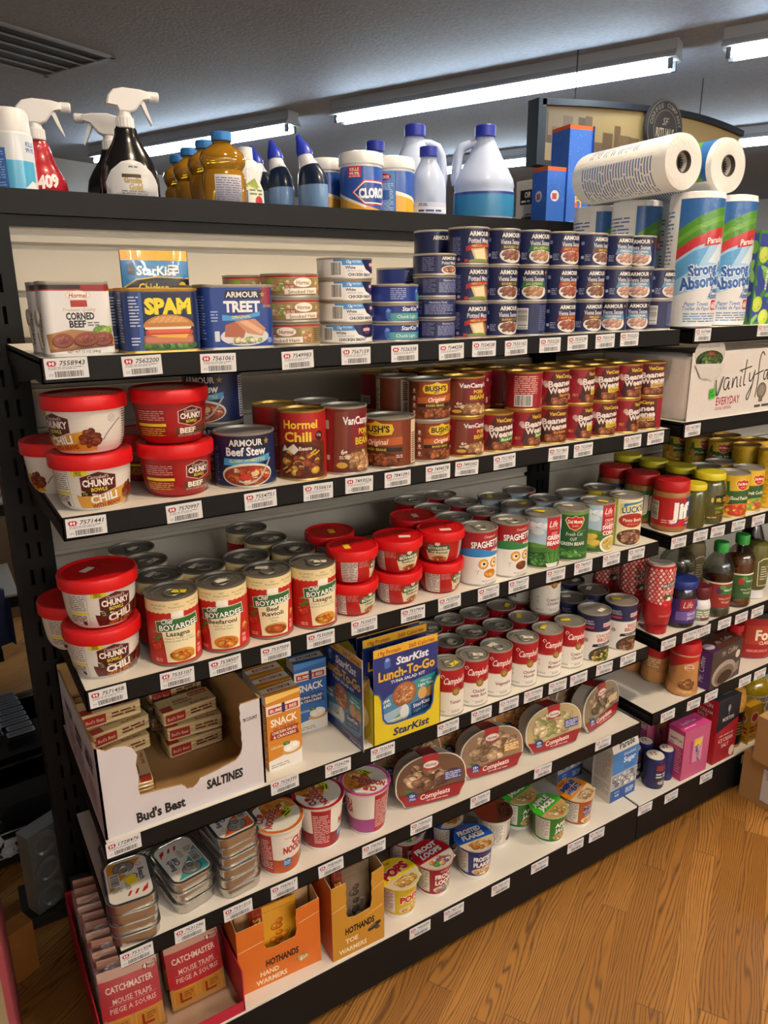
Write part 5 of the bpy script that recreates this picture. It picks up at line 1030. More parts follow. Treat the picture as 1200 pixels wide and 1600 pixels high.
for i, (x, y, k, d) in enumerate(((.733, .118, 'rings_blue', 'first behind the blue-striped can'), (.734, .196, 'rings_blue', 'second behind the blue-striped can'), (.735, .274, 'rings_green', 'third behind the blue-striped can'), (.812, .12, 'rings_green', 'first behind the green-striped can'), (.813, .198, 'rings_green', 'second behind the green-striped can'), (.812, .276, 'rings_green', 'third behind the green-striped can'))): can(k, x, y, z, 'ring-pasta can, ' + d, 'ring-pasta cans', .4, i % 2)
for k, x, y, ro, st, d in (('green_beans', .901, .043, -.66, 2, 'green bean can with sky and field picture, front row'), ('delmonte_beans', .979, .042, -.62, 1, 'dark green bean can with red shield badge, front row'), ('corn', 1.062, .047, -.6, 2, 'sweetcorn can with sky and field picture, front row'), ('pinto', 1.148, .045, -.42, 1, 'yellow-edged pinto bean can, front row at the end of the third shelf'),
    ('green_beans', .902, .118, .8, 2, 'sky-picture vegetable can just behind the front green bean can'), ('green_beans', .901, .195, .3, 2, 'sky-picture vegetable can second behind the front green bean can'), ('corn', .983, .122, 1., 1, 'sky-picture vegetable can just behind the dark green can'), ('corn', 1.064, .124, .8, 0, 'sky-picture vegetable can just behind the sweetcorn can'), ('corn', .985, .21, -.3, 0, 'sky-picture vegetable can last in line by the middle post'), ('pinto', 1.152, .124, .3, 1, 'yellow-edged bean can just behind the front pinto can')):
    can(k, x, y, z, d, 'vegetable cans', ro, st)

# ------------------------------------------------------------------ fourth shelf: soups and broths
z = ZL[4]
for i, (k, x, y, st, d) in enumerate((('tomato', .662, .038, 2, 'beside the tuna kit tray'), ('rice', .725, .04, 1, 'second in the front row'), ('vegetable', .79, .043, 1, 'third in the front row'), ('noodle', .862, .044, 1, 'fourth in the front row'), ('mushroom', .935, .046, 2, 'fifth in the front row'), ('creamchicken', 1.004, .048, 2, 'last in the front row, beside the broth'))): can('soup_' + k, x, y, z, 'red and white soup can, ' + d, 'red and white soup cans', -.12, st)
for i, (x, y, k, d, st) in enumerate(((.722, .113, 'rice', 'just behind the second front soup can', 1), (.787, .122, 'vegetable', 'just behind the third front soup can', 1), (.857, .118, 'noodle', 'just behind the fourth front soup can', 0), (.932, .119, 'mushroom', 'just behind the fifth front soup can', 2), (.655, .115, 'tomato', 'just behind the front soup can by the tuna kit', 0), (.718, .188, 'rice', 'second behind the second front soup can', 1), (.786, .198, 'vegetable', 'second behind the third front soup can', 1), (.853, .195, 'noodle', 'second behind the fourth front soup can', 0), (.934, .196, 'mushroom', 'second behind the fifth front soup can', 2), (.86, .275, 'noodle', 'third behind the fourth front soup can', 0), (1.002, .123, 'creamchicken', 'just behind the last front soup can', 0), (1.0, .2, 'creamchicken', 'second behind the last front soup can', 0))):
    can('soup_' + k, x, y, z, 'red and white soup can, ' + d, 'red and white soup cans', .2, st)
can('soup_pale', 1.0, .124, z + .102, 'mostly cream-coloured soup can stacked on another in the second row', 'red and white soup cans', -.2)
can('soup_pale', 1.0, .2, z + .102, 'mostly cream-coloured soup can stacked farther back behind the stacked one', 'red and white soup cans', .9)
for k, x, y, st, d in (('broth_chicken', 1.077, .046, 1, 'white and navy broth can with orange-red lettering, beside the soups'), ('broth_beef', 1.17, .05, 2, 'white and navy broth can with cup picture, end of the fourth shelf'), ('broth_dark', 1.083, .124, 1, 'navy-topped broth can just behind the front chicken broth'), ('broth_dark', 1.163, .13, 1, 'navy-topped broth can just behind the end broth can'), ('broth_dark', 1.163, .208, 1, 'navy-topped broth can two back from the end broth can'), ('broth_dark', 1.083, .202, 0, 'navy-topped broth can two back from the front chicken broth')): can(k, x, y, z, d, 'broth cans', -.15, st)

# ------------------------------------------------------------------ fifth shelf
z = ZL[5]
NT = ('bottom', 'second from bottom', 'third from bottom', 'fourth from bottom', 'fifth from bottom', 'top')
def tins(key, x, y, n, desc, ro, where):
    for i in range(n):
        r = thing('fish_tin', '%s, %s of %s' % (desc, (NT[i] if i < n - 1 else 'top'), where), 'tin', (x + random.uniform(-.002, .002), y + random.uniform(-.002, .002), z + i * .0212), ro + random.uniform(-.04, .04), 'stacked fish tins', CAN[key][2])
        if i == n - 1 and key == 'sard_gold': obj('price_sticker', sticker(.017, .02, .0215, .004, -.004, .5, STICKER_Y), r)
tins('sard_gold', .035, .054, 4, 'oblong gold-and-white fish tin', -.1, 'the front gold stack'); tins('sard_gold', .052, .165, 4, 'oblong gold-and-white fish tin', .0, 'the gold stack farther back')
tins('sard_teal', .127, .075, 3, 'oblong teal-and-white fish tin', .18, 'the teal stack'); tins('sard_orange', .207, .06, 6, 'oblong orange-and-white fish tin', .12, 'the tall orange stack')
paper('noodle_orange', .294, .045, z, 'noodle cup with orange-rimmed lid beside the fish tins', 'noodle cups', .5); paper('noodle_red', .387, .062, z, 'noodle cup with red-rimmed lid between two others', 'noodle cups', 1.2); paper('noodle_pink', .481, .05, z, 'noodle cup with pink-rimmed lid beside the meal bowls', 'noodle cups', 1.9)
paper('noodle_pink', .478, .155, z, 'noodle cup behind the pink-rimmed cup', 'noodle cups', 2.6)
def meal_at(k, x, y, ro, d, lean=-.12): thing('meal_bowl', d, 'ready meal', (x, y, z + .0005), ro, 'oval ready meals', CAN[k][2], rx=lean)
meal_at('meal_beef', .624, .03, -.2, 'oval ready meal with dark beef and blue patch, beside the noodle cups, front')
meal_at('meal_turkey', .79, .038, -.14, 'oval ready meal with orange patch, second in the front row')
meal_at('meal_noodle', .967, .034, -.11, 'oval ready meal with pale noodles, third in the front row')
meal_at('meal_mash', 1.133, .045, .2, 'oval ready meal turned aslant at the end of the fifth shelf', -.1)
meal_at('meal_turkey', .63, .125, -.2, 'oval ready meal peeping over the front beef meal'); meal_at('meal_chicken', .785, .125, -.14, 'oval ready meal with chicken slices, behind the orange-patch meal'); meal_at('meal_chicken', .955, .125, -.11, 'oval ready meal with pasta, behind the pale noodle meal'); meal_at('meal_turkey', 1.11, .115, .22, 'oval ready meal just behind the aslant one', -.08); meal_at('meal_mash', 1.1, .185, .25, 'oval ready meal second behind the aslant one', -.06)

# ------------------------------------------------------------------ bottom deck: cereal cups
z = ZL[6]
for k, x, y, ro, d in (('pops', .548, .04, .15, 'yellow-lidded cereal cup beside the toe warmers'), ('loops', .64, .047, .12, 'red-lidded cereal cup in front'), ('flakes', .746, .04, -.1, 'blue-lidded cereal cup in front'), ('loops', .628, .138, .2, 'red-lidded cereal cup behind the front red one'), ('flakes', .735, .135, .6, 'blue-lidded cereal cup behind the front blue one'), ('choco', .842, .088, .9, 'brown-rimmed cereal cup with dark cereal behind the blue ones'), ('jacks', .93, .105, .2, 'green cereal cup half hidden under the shelf above'), ('jacks', .958, .03, .25, 'green-lidded cereal cup standing forward'), ('minis', 1.054, .037, .3, 'orange-lidded cereal cup beside the sugar bag')):
    paper(k, x, y, z, d, 'cereal cups', ro, 'cereal_cup')

# ------------------------------------------------------------------ cracker carton on the fourth shelf
z = ZL[4]; KRAFT = lin('c59d68'); WHT = lin('cfcbd0')
def wall_poly(pts, th, axis, pos, out_sign):
    """carton wall: outline in (along, up), thin, white outside and kraft inside"""
    m = MB(); f = [tuple(t) for t in tessellate_polygon([[Vector((p[0], p[1], 0)) for p in pts]])]
    P3 = (lambda a, b, o: (a, pos + o, b)) if axis == 'x' else (lambda a, b, o: (pos + o, a, b))
    n = len(pts)
    for o, c in ((0, WHT), (-out_sign * th, KRAFT)):
        b = len(m.v); m.v += [P3(a, q, o) for a, q in pts]
        for t in f: m.face([b + i for i in t], c, 0, False)
    for i in range(n): j = (i + 1) % n; m.face((i, j, n + j, n + i), KRAFT, 0, False)
    return m
r = thing('cracker_carton', 'open white carton of wrapped saltine crackers with a torn cut-out front', 'carton', (0, 0, 0), 0)
W0, W1, Y0, Y1, H0 = .003, .264, .011, .355, .163
front = [(W0, z), (W1, z), (W1, z + H0 - .002), (.228, z + H0 - .003)]
for k in range(9): front.append((.2255 + .0012 * (k % 2), z + H0 - .008 - .0095 * k))
front += [(.222, z + .070), (.214, z + .062), (.18, z + .055), (.153, z + .0515), (.148, z + .044), (.140, z + .039), (.131, z + .0405), (.128, z + .047), (.122, z + .0515), (.09, z + .055), (.060, z + .0575), (.0575, z + .07), (.0605, z + .09), (.0585, z + .112), (.062, z + .128), (.056, z + .142), (.046, z + .149), (.03, z + .152), (.018, z + .150), (.008, z + .157), (W0, z + .159)]
m = wall_poly(front, .0035, 'x', Y0, -1); a = Art(260, 160)
a.t("Bud's Best", 85 - 130, 20, 17, '17171a', w=76, bold=.04, shear=-.02); a.t('SALTINES', 190 - 130, 36, 16, '17171a', w=62, bold=.045, shear=.12, rot=.03); a.t('78 COUNT', 239 - 130, 130, 6, '17171a', w=25, bold=.03, rot=.04)
plane_bake(m, a, ((W0 + W1) / 2, Y0 - .0002, z), (1, 0, 0), (0, 0, 1)); m.n = None; obj('front_panel', m.mesh('front_panel', CARTON, flat=True), r)
m = wall_poly([(Y0, z), (Y1, z), (Y1, z + H0 - .03), (Y0 + .14, z + H0 - .018), (Y0, z + H0 - .003)], .0035, 'y', W0, -1); a = Art(330, 150)
for k, (x, w_) in enumerate(((-80, 70), (10, 56), (100, 60))): a.lines(x - w_ / 2, 86 if k != 1 else 70, x + w_ / 2, 104, 2, '2a2226', .7); a.r(x - w_ / 2, 24, x + w_ / 2, 62, '3a3034'); a.r(x - w_ / 2 + 1.5, 25.5, x + w_ / 2 - 1.5, 60.5, 'c9c2c8'); a.lines(x - w_ / 2 + 4, 28, x + w_ / 2 - 4, 58, 4, '6a6066', .35)
a.t('SALTINES', 110, 112, 13, '2a2226', w=56, bold=.03)
plane_bake(m, a, (W0 - .0002, (Y0 + Y1) / 2, z), (0, -1, 0), (0, 0, 1)); m.n = None; obj('side_panel', m.mesh('side_panel', CARTON, flat=True), r)
m = wall_poly([(Y0, z), (Y1, z), (Y1, z + H0 - .02), (Y0 + .12, z + H0 - .012), (Y0, z + H0 - .002)], .0035, 'y', W1, 1); obj('side_panel', m.mesh('side_panel', CARTON, flat=True), r)
m = wall_poly([(W0, z), (W1, z), (W1, z + H0 - .02), (W0, z + H0 - .02)], .0035, 'x', Y1, 1); obj('rear_panel', m.mesh('rear_panel', CARTON, flat=True), r)
m = MB(); m.box(W0 + .003, Y0 + .003, z, W1 - .003, Y1 - .003, z + .004, KRAFT); obj('base_panel', m.mesh('base_panel', CARTON, flat=True), r)
FILM = clear('clear_film', 'fbfaf8', .01, .12, bump=.7, bscale=55, k=.16)
def crackers():
    m = MB(); w_, d = .1, .05
    for k in range(4):
        z0 = k * .0066
        m.loft([[(x, y, q) for x, y in rring(w_ - e, d - e, .004, 2)] for e, q in ((.003, z0), (0, z0 + .0015), (0, z0 + .0045), (.003, z0 + .006))], lin(('f6e2b4', 'efd49c', 'f8e6bc', 'f0d8a4')[k]))
    a = Art(100, 50); a.r(-50, 2, -30, 20, 'c23a2a'); a.r(10, 30, 44, 44, 'c23a2a'); a.t("Bud's Best", 27, 37, 6, 'efdcc0', w=30, bold=.02); a.t('Saltine', -8, 30, 7, '7a3a22', w=30, shear=.2, bold=.02); a.t('Crackers', -6, 21, 7, '7a3a22', w=34, shear=.2, bold=.02); a.t("Bud's Best", 20, 8, 6, 'a83224', w=34, bold=.02)
    for k in range(9): a.e(-40 + k * 10, 25 + (k * 7) % 12, .9, .9, 'a87a3a', 6)
    plane_bake(m, a, (0, -.025, .0262), (1, 0, 0), (0, 1, 0)); m.n = None
    b = Art(100, 26); b.r(-46, 4, -10, 21, 'b8322a'); b.t("Bud's Best", -28, 12, 6, 'efdcc0', w=30, bold=.02); b.lines(0, 8, 40, 20, 2, '7a3a22', .5); plane_bake(m, b, (0, -.0252, 0), (1, 0, 0), (0, 0, 1)); m.n = None
    f = MB(); f.loft([[(x, y, q) for x, y in rring(a_, b_, .006, 2)] for a_, b_, q in ((.106, .051, -.0002), (.112, .0535, .006), (.112, .0535, .021), (.104, .052, .0275))])
    for s_ in (-1, 1): f.loft([[(s_ * .056, y, q) for y, q in ((-.026, .004), (.026, .004), (.026, .022), (-.026, .022))], [(s_ * .068, y, q) for y, q in ((-.029, .012), (.029, .012), (.029, .014), (-.029, .014))]])
    return [('cracker_slices', m.mesh('cracker_slices', GLOSSY)), ('clear_wrapper', f.mesh('clear_wrapper', FILM))]
CR = crackers(); zc = z + .0045
for i, (x, y, k, ro, tx) in enumerate(((.192, .185, 0, .05, 0), (.196, .19, 1, -.03, 0), (.19, .2, 2, .08, .04), (.075, .13, 0, 1.48, 0), (.064, .19, 1, .12, .04), (.068, .2, 2, .2, 0), (.06, .215, 3, .05, .06), (.19, .285, 0, 0, 0), (.19, .285, 1, .02, 0), (.19, .285, 2, .04, 0), (.19, .285, 3, -.03, 0), (.07, .29, 0, 0, 0), (.07, .29, 1, .05, 0), (.07, .29, 2, .0, 0))):
    thing('cracker_pack', 'clear-wrapped pack of square crackers, ' + ('lowest of the middle pile', 'second of the middle pile', 'third of the middle pile', 'turned on end by the torn cardboard', 'second of the pile by the carton side', 'third of the pile by the carton side', 'topmost by the carton side', 'lowest of the rear pile', 'second of the rear pile', 'third of the rear pile', 'topmost of the rear pile', 'lowest in the rear corner', 'second in the rear corner', 'topmost in the rear corner')[i], 'crackers', (x, y, zc + k * .0285), ro, 'wrapped cracker packs', CR, rx=tx * .3)

# ------------------------------------------------------------------ snack boxes
def snack(col, dark, kind, toptxt):
    a = Art(64, 145, col); a.p([(-32, 145), (-32, 132), (32, 138), (32, 145)], 'e8c06a' if kind == 'CHICKEN' else '4a86c8'); a.r(-32, 108, 32, 126, 'e6dfd2'); a.r(-28, 110, 28, 121, 'a8222c'); a.t('BUMBLE BEE', 0, 115.5, 6.4, 'efe6da', w=50, bold=.02); a.r(-3, 108, 3, 126, '2a2a5a')
    a.t('SNACK', 0, 93, 14, 'efe9dd', w=50, bold=.03, rot=.04); a.t('ON THE RUN!', 0, 80, 5.5, dark, w=42, bold=.02, rot=.04); a.p([(-28, 60), (-26, 76), (28, 78), (24, 70), (28, 58)], dark); a.t(kind + ' SALAD', 0, 72, 5.4, 'f1eadc', w=46, bold=.02); a.t('& CRACKERS', 0, 64, 5.4, 'f1eadc', w=42, bold=.02); a.t('ORIGINAL', -14, 44, 5, 'f1e2c4', w=26)
    a.p([(-32, 0), (-32, 20), (32, 30), (32, 0)], 'e4e0da'); a.e(12, 28, 19, 6, 'c99a5a', 18); a.e(12, 36, 16, 10, 'e8e4d8', 18); a.e(6, 34, 6, 4, 'f3f1ea', 12); a.e(18, 38, 6, 4, 'f3f1ea', 12); a.food(2, 46, 8, 5, ['3f6a2a', '5a8a3a'], 7, 4, None, 2); a.lines(-28, 4, 8, 12, 2, '8a857c', .4)
    t = Art(64, 36, 'e6dfd2'); t.p([(-32, 0), (-32, 12), (32, 8), (32, 0)], col); t.p([(-32, 36), (-32, 26), (32, 30), (32, 36)], col); t.r(-20, 15, 22, 23, 'a8222c' if kind == 'CHICKEN' else '6a3a3a'); t.t('BUMBLE BEE', 1, 19, 5, 'efe6da', w=36, bold=.02)
    s_ = Art(36, 145, col if kind == 'CHICKEN' else '1f4f8f'); s_.lines(-14, 14, 14, 120, 22, 'e6dfd2', .4); s_.r(-18, 126, 18, 145, 'e6dfd2'); return boxm('snack_carton', .064, .036, .145, a, s_, s_, t, None, col)
SN1 = snack('c9832a', '8f2a1e', 'CHICKEN', 0); SN2 = snack('2f66b0', '1c3f7a', 'TUNA', 0)
for i, y in enumerate((.052, .09, .128)): thing('snack_box', 'orange snack box with crackers picture, ' + ('foremost of three', 'middle of three', 'rearmost of three')[i], 'box', (.311 + .002 * i, y, z), .02, 'snack boxes', [('printed_carton', SN1)])
thing('snack_box', 'blue snack box standing alone set back on the fourth shelf', 'box', (.401, .128, z), -.06, 'snack boxes', [('printed_carton', SN2)])
# --- tuna kits
def kit_art():
    a = Art(140, 182, '1d2f78'); a.r(-70, 166, 70, 182, 'dba82c'); a.t('19g Protein', -36, 173, 8, '8f3a1a', w=48, bold=.02); a.t('260 Calories', 34, 173, 8, '8f3a1a', w=58, bold=.02)
    a.t('StarKist', 14, 150, 15, 'e6e9f2', w=72, bold=.035, shear=.12); a.p([(-46, 140), (-48, 154), (-42, 162), (-34, 158), (-34, 142)], '3f66b8'); a.e(-41, 157, 4.5, 4, '8aa6dc'); a.t('Lunch-To-Go', 2, 127, 19, 'd9ac3a', w=124, bold=.035, out='10183f', ow=.02); a.t('TUNA SALAD KIT', 4, 110, 6.4, 'e3e6ee', w=76, bold=.02)
    a.p([(-58, 30), (-58, 70), (-40, 84), (10, 98), (66, 104), (66, 34), (52, 20), (-44, 20)], '3f7fa8'); a.p([(18, 74), (22, 100), (66, 104), (66, 70)], '2f8f96'); a.t('Albacore', 44, 94, 5, 'e3eef0', w=26); a.t('Light Tuna', 44, 86, 6, 'e3eef0', w=34, bold=.02)
    a.e(-4, 78, 27, 25, '8a5a34', 28); a.food(-4, 78, 24, 22, ['b5764a', 'c98f62', '9a5f3a', 'd8a97a'], 70, 4, 'a8683f', 3, .6); a.e(38, 68, 11, 13, 'b07a3a', 20); a.e(36, 68, 10, 12, 'd0a060', 20); a.e(56, 66, 9, 13, 'c08f4c', 18); a.t('TUNA', -46, 74, 6, 'f0ecd8', w=20, bold=.03, rot=.1); a.t('SALAD', -46, 65, 6, 'f0ecd8', w=24, bold=.03, rot=.1)
    a.p([(-54, 28), (-10, 34), (-4, 56), (-50, 48)], '9fb8cc'); a.p([(-34, 30), (2, 50), (6, 44), (-24, 26)], '5a9a4a'); a.e(-4, 40, 10, 16, 'dcdde0', 18); a.p([(12, 26), (10, 52), (58, 58), (58, 34)], '24407a'); a.t('StarKist', 34, 48, 8, 'dfe4ee', w=38, bold=.02, rot=.1); a.t('Light Tuna', 34, 37, 6, '8ab4c8', w=34, rot=.1)
    a.p([(-58, 20), (-56, 30), (-14, 34), (-10, 26)], 'dcdcdc'); a.t('MIX your Creation', -34, 26, 4, '2a2a44', w=40); a.t('NO REFRIGERATION NEEDED', 30, 12, 4, 'c9a83a', w=62); a.lines(24, 3, 66, 9, 2, 'b9c2dc', .5); return a
kit = MB(); plane_bake(kit, kit_art(), (0, -.0006, 0), (1, 0, 0), (0, 0, 1)); kit.n = None; kit.box(-.07, -.0006, 0, .07, .0006, .182, lin('c8cad4')); KIT = kit.mesh('printed_card', GLOSSY, flat=True)
bl = MB(); bl.loft([[(x, y, zz) for x, zz in rring(w_, h_, .012, 3, 0, .075)] for y, w_, h_ in ((.0008, .126, .14), (.004, .124, .138), (.024, .112, .126), (.028, .1, .114))]); BL = bl.mesh('clear_blister', clear('clear_blister', 'e9ecee', .08, .06, bump=.4, bscale=40))
ins = MB(); ins.loft([[(x, y, zz) for x, zz in rring(w_, h_, .01, 3, -.02, .06)] for y, w_, h_ in ((.002, .05, .09), (.016, .045, .085))], lin('24407a')); b_ = len(ins.v); ins.lathe([(.024, .003), (.025, .006), (.025, .02), (.023, .023)], 20, lin('c9b48a')); ins.v[b_:] = [(.03 + q[0], q[2], .05 + q[1]) for q in ins.v[b_:]]; IN = ins.mesh('kit_contents', FOIL)
KP = [('printed_card', KIT), ('clear_blister', BL), ('kit_contents', IN)]
thing('tuna_kit', 'blue and yellow tuna kit card turned edge-on beside the yellow tray', 'meal kit', (.4435, .066, z), -PI / 2 + .04, 'carded tuna kits', KP)
for i, (y, dz_) in enumerate(((.012, .0), (.044, .008), (.077, .013), (.11, .016))): thing('tuna_kit', 'blue and yellow tuna kit card, ' + ('foremost in the yellow tray', 'second in the yellow tray', 'third in the yellow tray', 'rearmost in the yellow tray')[i], 'meal kit', (.548 + (.0, -.003, .003, .0)[i], y, z + .003 + dz_), .0, 'carded tuna kits', KP)
def kit_tray(label, x, y, zz, rot=0.):
    r = thing('display_tray', label, 'display tray', (x, y, zz), rot); YL = lin('d6bf24'); BLU = lin('1f4f9a'); w_, d, hf, hb = .148, .142, .108, .19
    O = [(-w_ / 2, 0), (w_ / 2, 0), (w_ / 2, hf), (.064, hf - .006), (.058, hf - .02), (.056, .052), (.05, .04), (.038, .034), (-.03, .034), (-.046, .038), (-.054, .05), (-.056, hf - .02), (-.062, hf - .006), (-w_ / 2, hf)]
    def shape(P, c, y0, th, m):
        f = [tuple(t) for t in tessellate_polygon([[Vector((p[0], p[1], 0)) for p in P]])]; n = len(P)
        for o in (0, th):
            b = len(m.v); m.v += [(q[0], y0 + o, q[1]) for q in P]
            for t in f: m.face([b + i for i in t], c, 0, False)
        b = len(m.v) - 2 * n
        for i in range(n): j = (i + 1) % n; m.face((b + i, b + j, b + n + j, b + n + i), c, 0, False)
    m = MB(); shape(O, YL, 0, .0012, m); a = Art(148, 108)
    for i in range(2, 13):
        p, q = O[i], O[i + 1]; a.stroke([(p[0] * 1000, p[1] * 1000), (q[0] * 1000, q[1] * 1000)], 3.6, '1f4f9a')
    a.t('StarKist', 8, 16, 15, '16285e', w=82, bold=.03, shear=.15); plane_bake(m, a, (0, -.0001, 0), (1, 0, 0), (0, 0, 1)); m.n = None; obj('front_panel', m.mesh('front_panel', CARTON, flat=True), r)
    for s_ in (-1, 1):
        m = MB(); P = [(0, 0), (d, 0), (d, hb), (.07, hb - .02), (.03, hf + .02), (0, hf)]; x0 = s_ * w_ / 2; x1 = x0 - s_ * .0012
        f = [tuple(t) for t in tessellate_polygon([[Vector((p[0], p[1], 0)) for p in P]])]
        for xx, c in ((x0, YL), (x1, lin('b9a84a'))):
            b = len(m.v); m.v += [(xx, q[0], q[1]) for q in P]
            for t in f: m.face([b + i for i in t], c, 0, False)
        for i in range(6): j = (i + 1) % 6; m.face((i, j, 6 + j, 6 + i), BLU, 0, False)
        obj('side_panel', m.mesh('side_panel', CARTON, flat=True), r)
    m = MB(); m.box(-w_ / 2 + .0014, d - .0012, .0014, w_ / 2 - .0014, d, hb, YL); m.box(-w_ / 2 + .0014, .0014, 0, w_ / 2 - .0014, d - .0014, .0015, YL); obj('rear_panel', m.mesh('rear_panel', CARTON, flat=True), r)
kit_tray('yellow and blue open display tray holding the tuna kits, front of the fourth shelf', .545, .0015, z)
kit_tray('yellow display tray set back behind the blue snack box', .43, .19, z, .0)

# ------------------------------------------------------------------ bottom deck: traps and warmers
z = ZL[6]
r = thing('trap_tray', 'low red cardboard tray of mouse trap packs on the bottom deck', 'tray', (0, 0, 0), 0); RC = lin('b3203a'); IN_ = lin('b59a84'); TX0, TX1, TY0, TY1, TH = -.044, .19, -.012, .345, .088
for nm, b in (('side_panel', (TX0, TY0, z, TX0 + .002, TY1, z + TH)), ('side_panel', (TX1 - .002, TY0, z, TX1, TY1, z + TH)), ('rear_panel', (TX0, TY1 - .002, z, TX1, TY1, z + TH)), ('front_panel', (TX0, TY0, z, TX1, TY0 + .002, z + .022))):
    m = MB(); m.box(*b, RC); obj(nm, m.mesh(nm, CARTON, flat=True), r)
m = MB(); m.box(TX0 + .002, TY0 + .002, z, TX1 - .002, TY1 - .002, z + .0015, IN_); obj('base_panel', m.mesh('base_panel', CARTON, flat=True), r)
def trap_art():
    a = Art(98, 120, 'b58a4a'); a.r(-49, 38, 49, 104, 'bb1f30'); a.r(-49, 104, 49, 120, 'caa596'); a.t('CATCHMASTER', 0, 88, 10.5, 'efe6dc', w=78, bold=.025); a.t('MOUSE TRAPS', 2, 68, 9, 'ecdcd4', w=64, bold=.01); a.r(-38, 61, 42, 61.8, 'd98a90'); a.t('PIEGE A SOURIS', 2, 53, 9, 'ecdcd4', w=76, bold=.01); a.r(24, 100, 47, 112, '8f1626'); a.t('4', 28, 106, 8, 'ffffff', w=5, bold=.03); a.t('TRAPS', 39, 108, 4, 'ffffff', w=13); a.t('PIEGES', 39, 103, 4, 'ffffff', w=13)
    for x in (-24, 22): a.r(x - 20, 4, x + 20, 36, 'c99a3a'); a.r(x - 18, 6, x + 18, 34, 'b8822a'); a.p([(x - 10, 10), (x - 10, 30), (x - 6, 30), (x - 6, 14), (x + 10, 14), (x + 10, 10)], '8a2a1a'); a.lines(x - 2, 18, x + 14, 30, 3, '6a3a1a', .4)
    return a
tm = pouch_mesh('trap_card', .098, .12, .007, trap_art(), GLOSSY, 'a8242f')
tb = MB(); tb.loft([[(x, y, q) for x, y in ((-.052, -.009), (.052, -.009), (.052, .009), (-.052, .009))] for q in (.001, .108)] + [[(x, y, .13) for x, y in ((-.054, -.001), (.054, -.001), (.054, .001), (-.054, .001))]]); tb.f = tb.f; TBM = tb.mesh('clear_bag', clear('clear_bag', 'f8f0ea', .015, .16, bump=.8, bscale=40, k=.14))
TP = [('trap_card', tm), ('clear_bag', TBM)]
for i in range(11): y = .045 + i * .0242; thing('trap_pack', 'red mouse trap pack in clear bag, %s in the outer file of the tray' % ORD[i], 'mouse traps', (.0155 + random.uniform(-.002, .002), y, z + .004), -.12 + random.uniform(-.05, .05), 'bagged mouse trap packs', TP, rx=-.34)
for i in range(6): y = (.05, .098, .15, .19, .23, .27)[i]; thing('trap_pack', 'red mouse trap pack in clear bag, %s in the file beside the orange box' % ORD[i], 'mouse traps', (.128 + .002 * (i % 2), y, z + .004), .0, 'bagged mouse trap packs', TP, rx=-.3 if i else -.26)
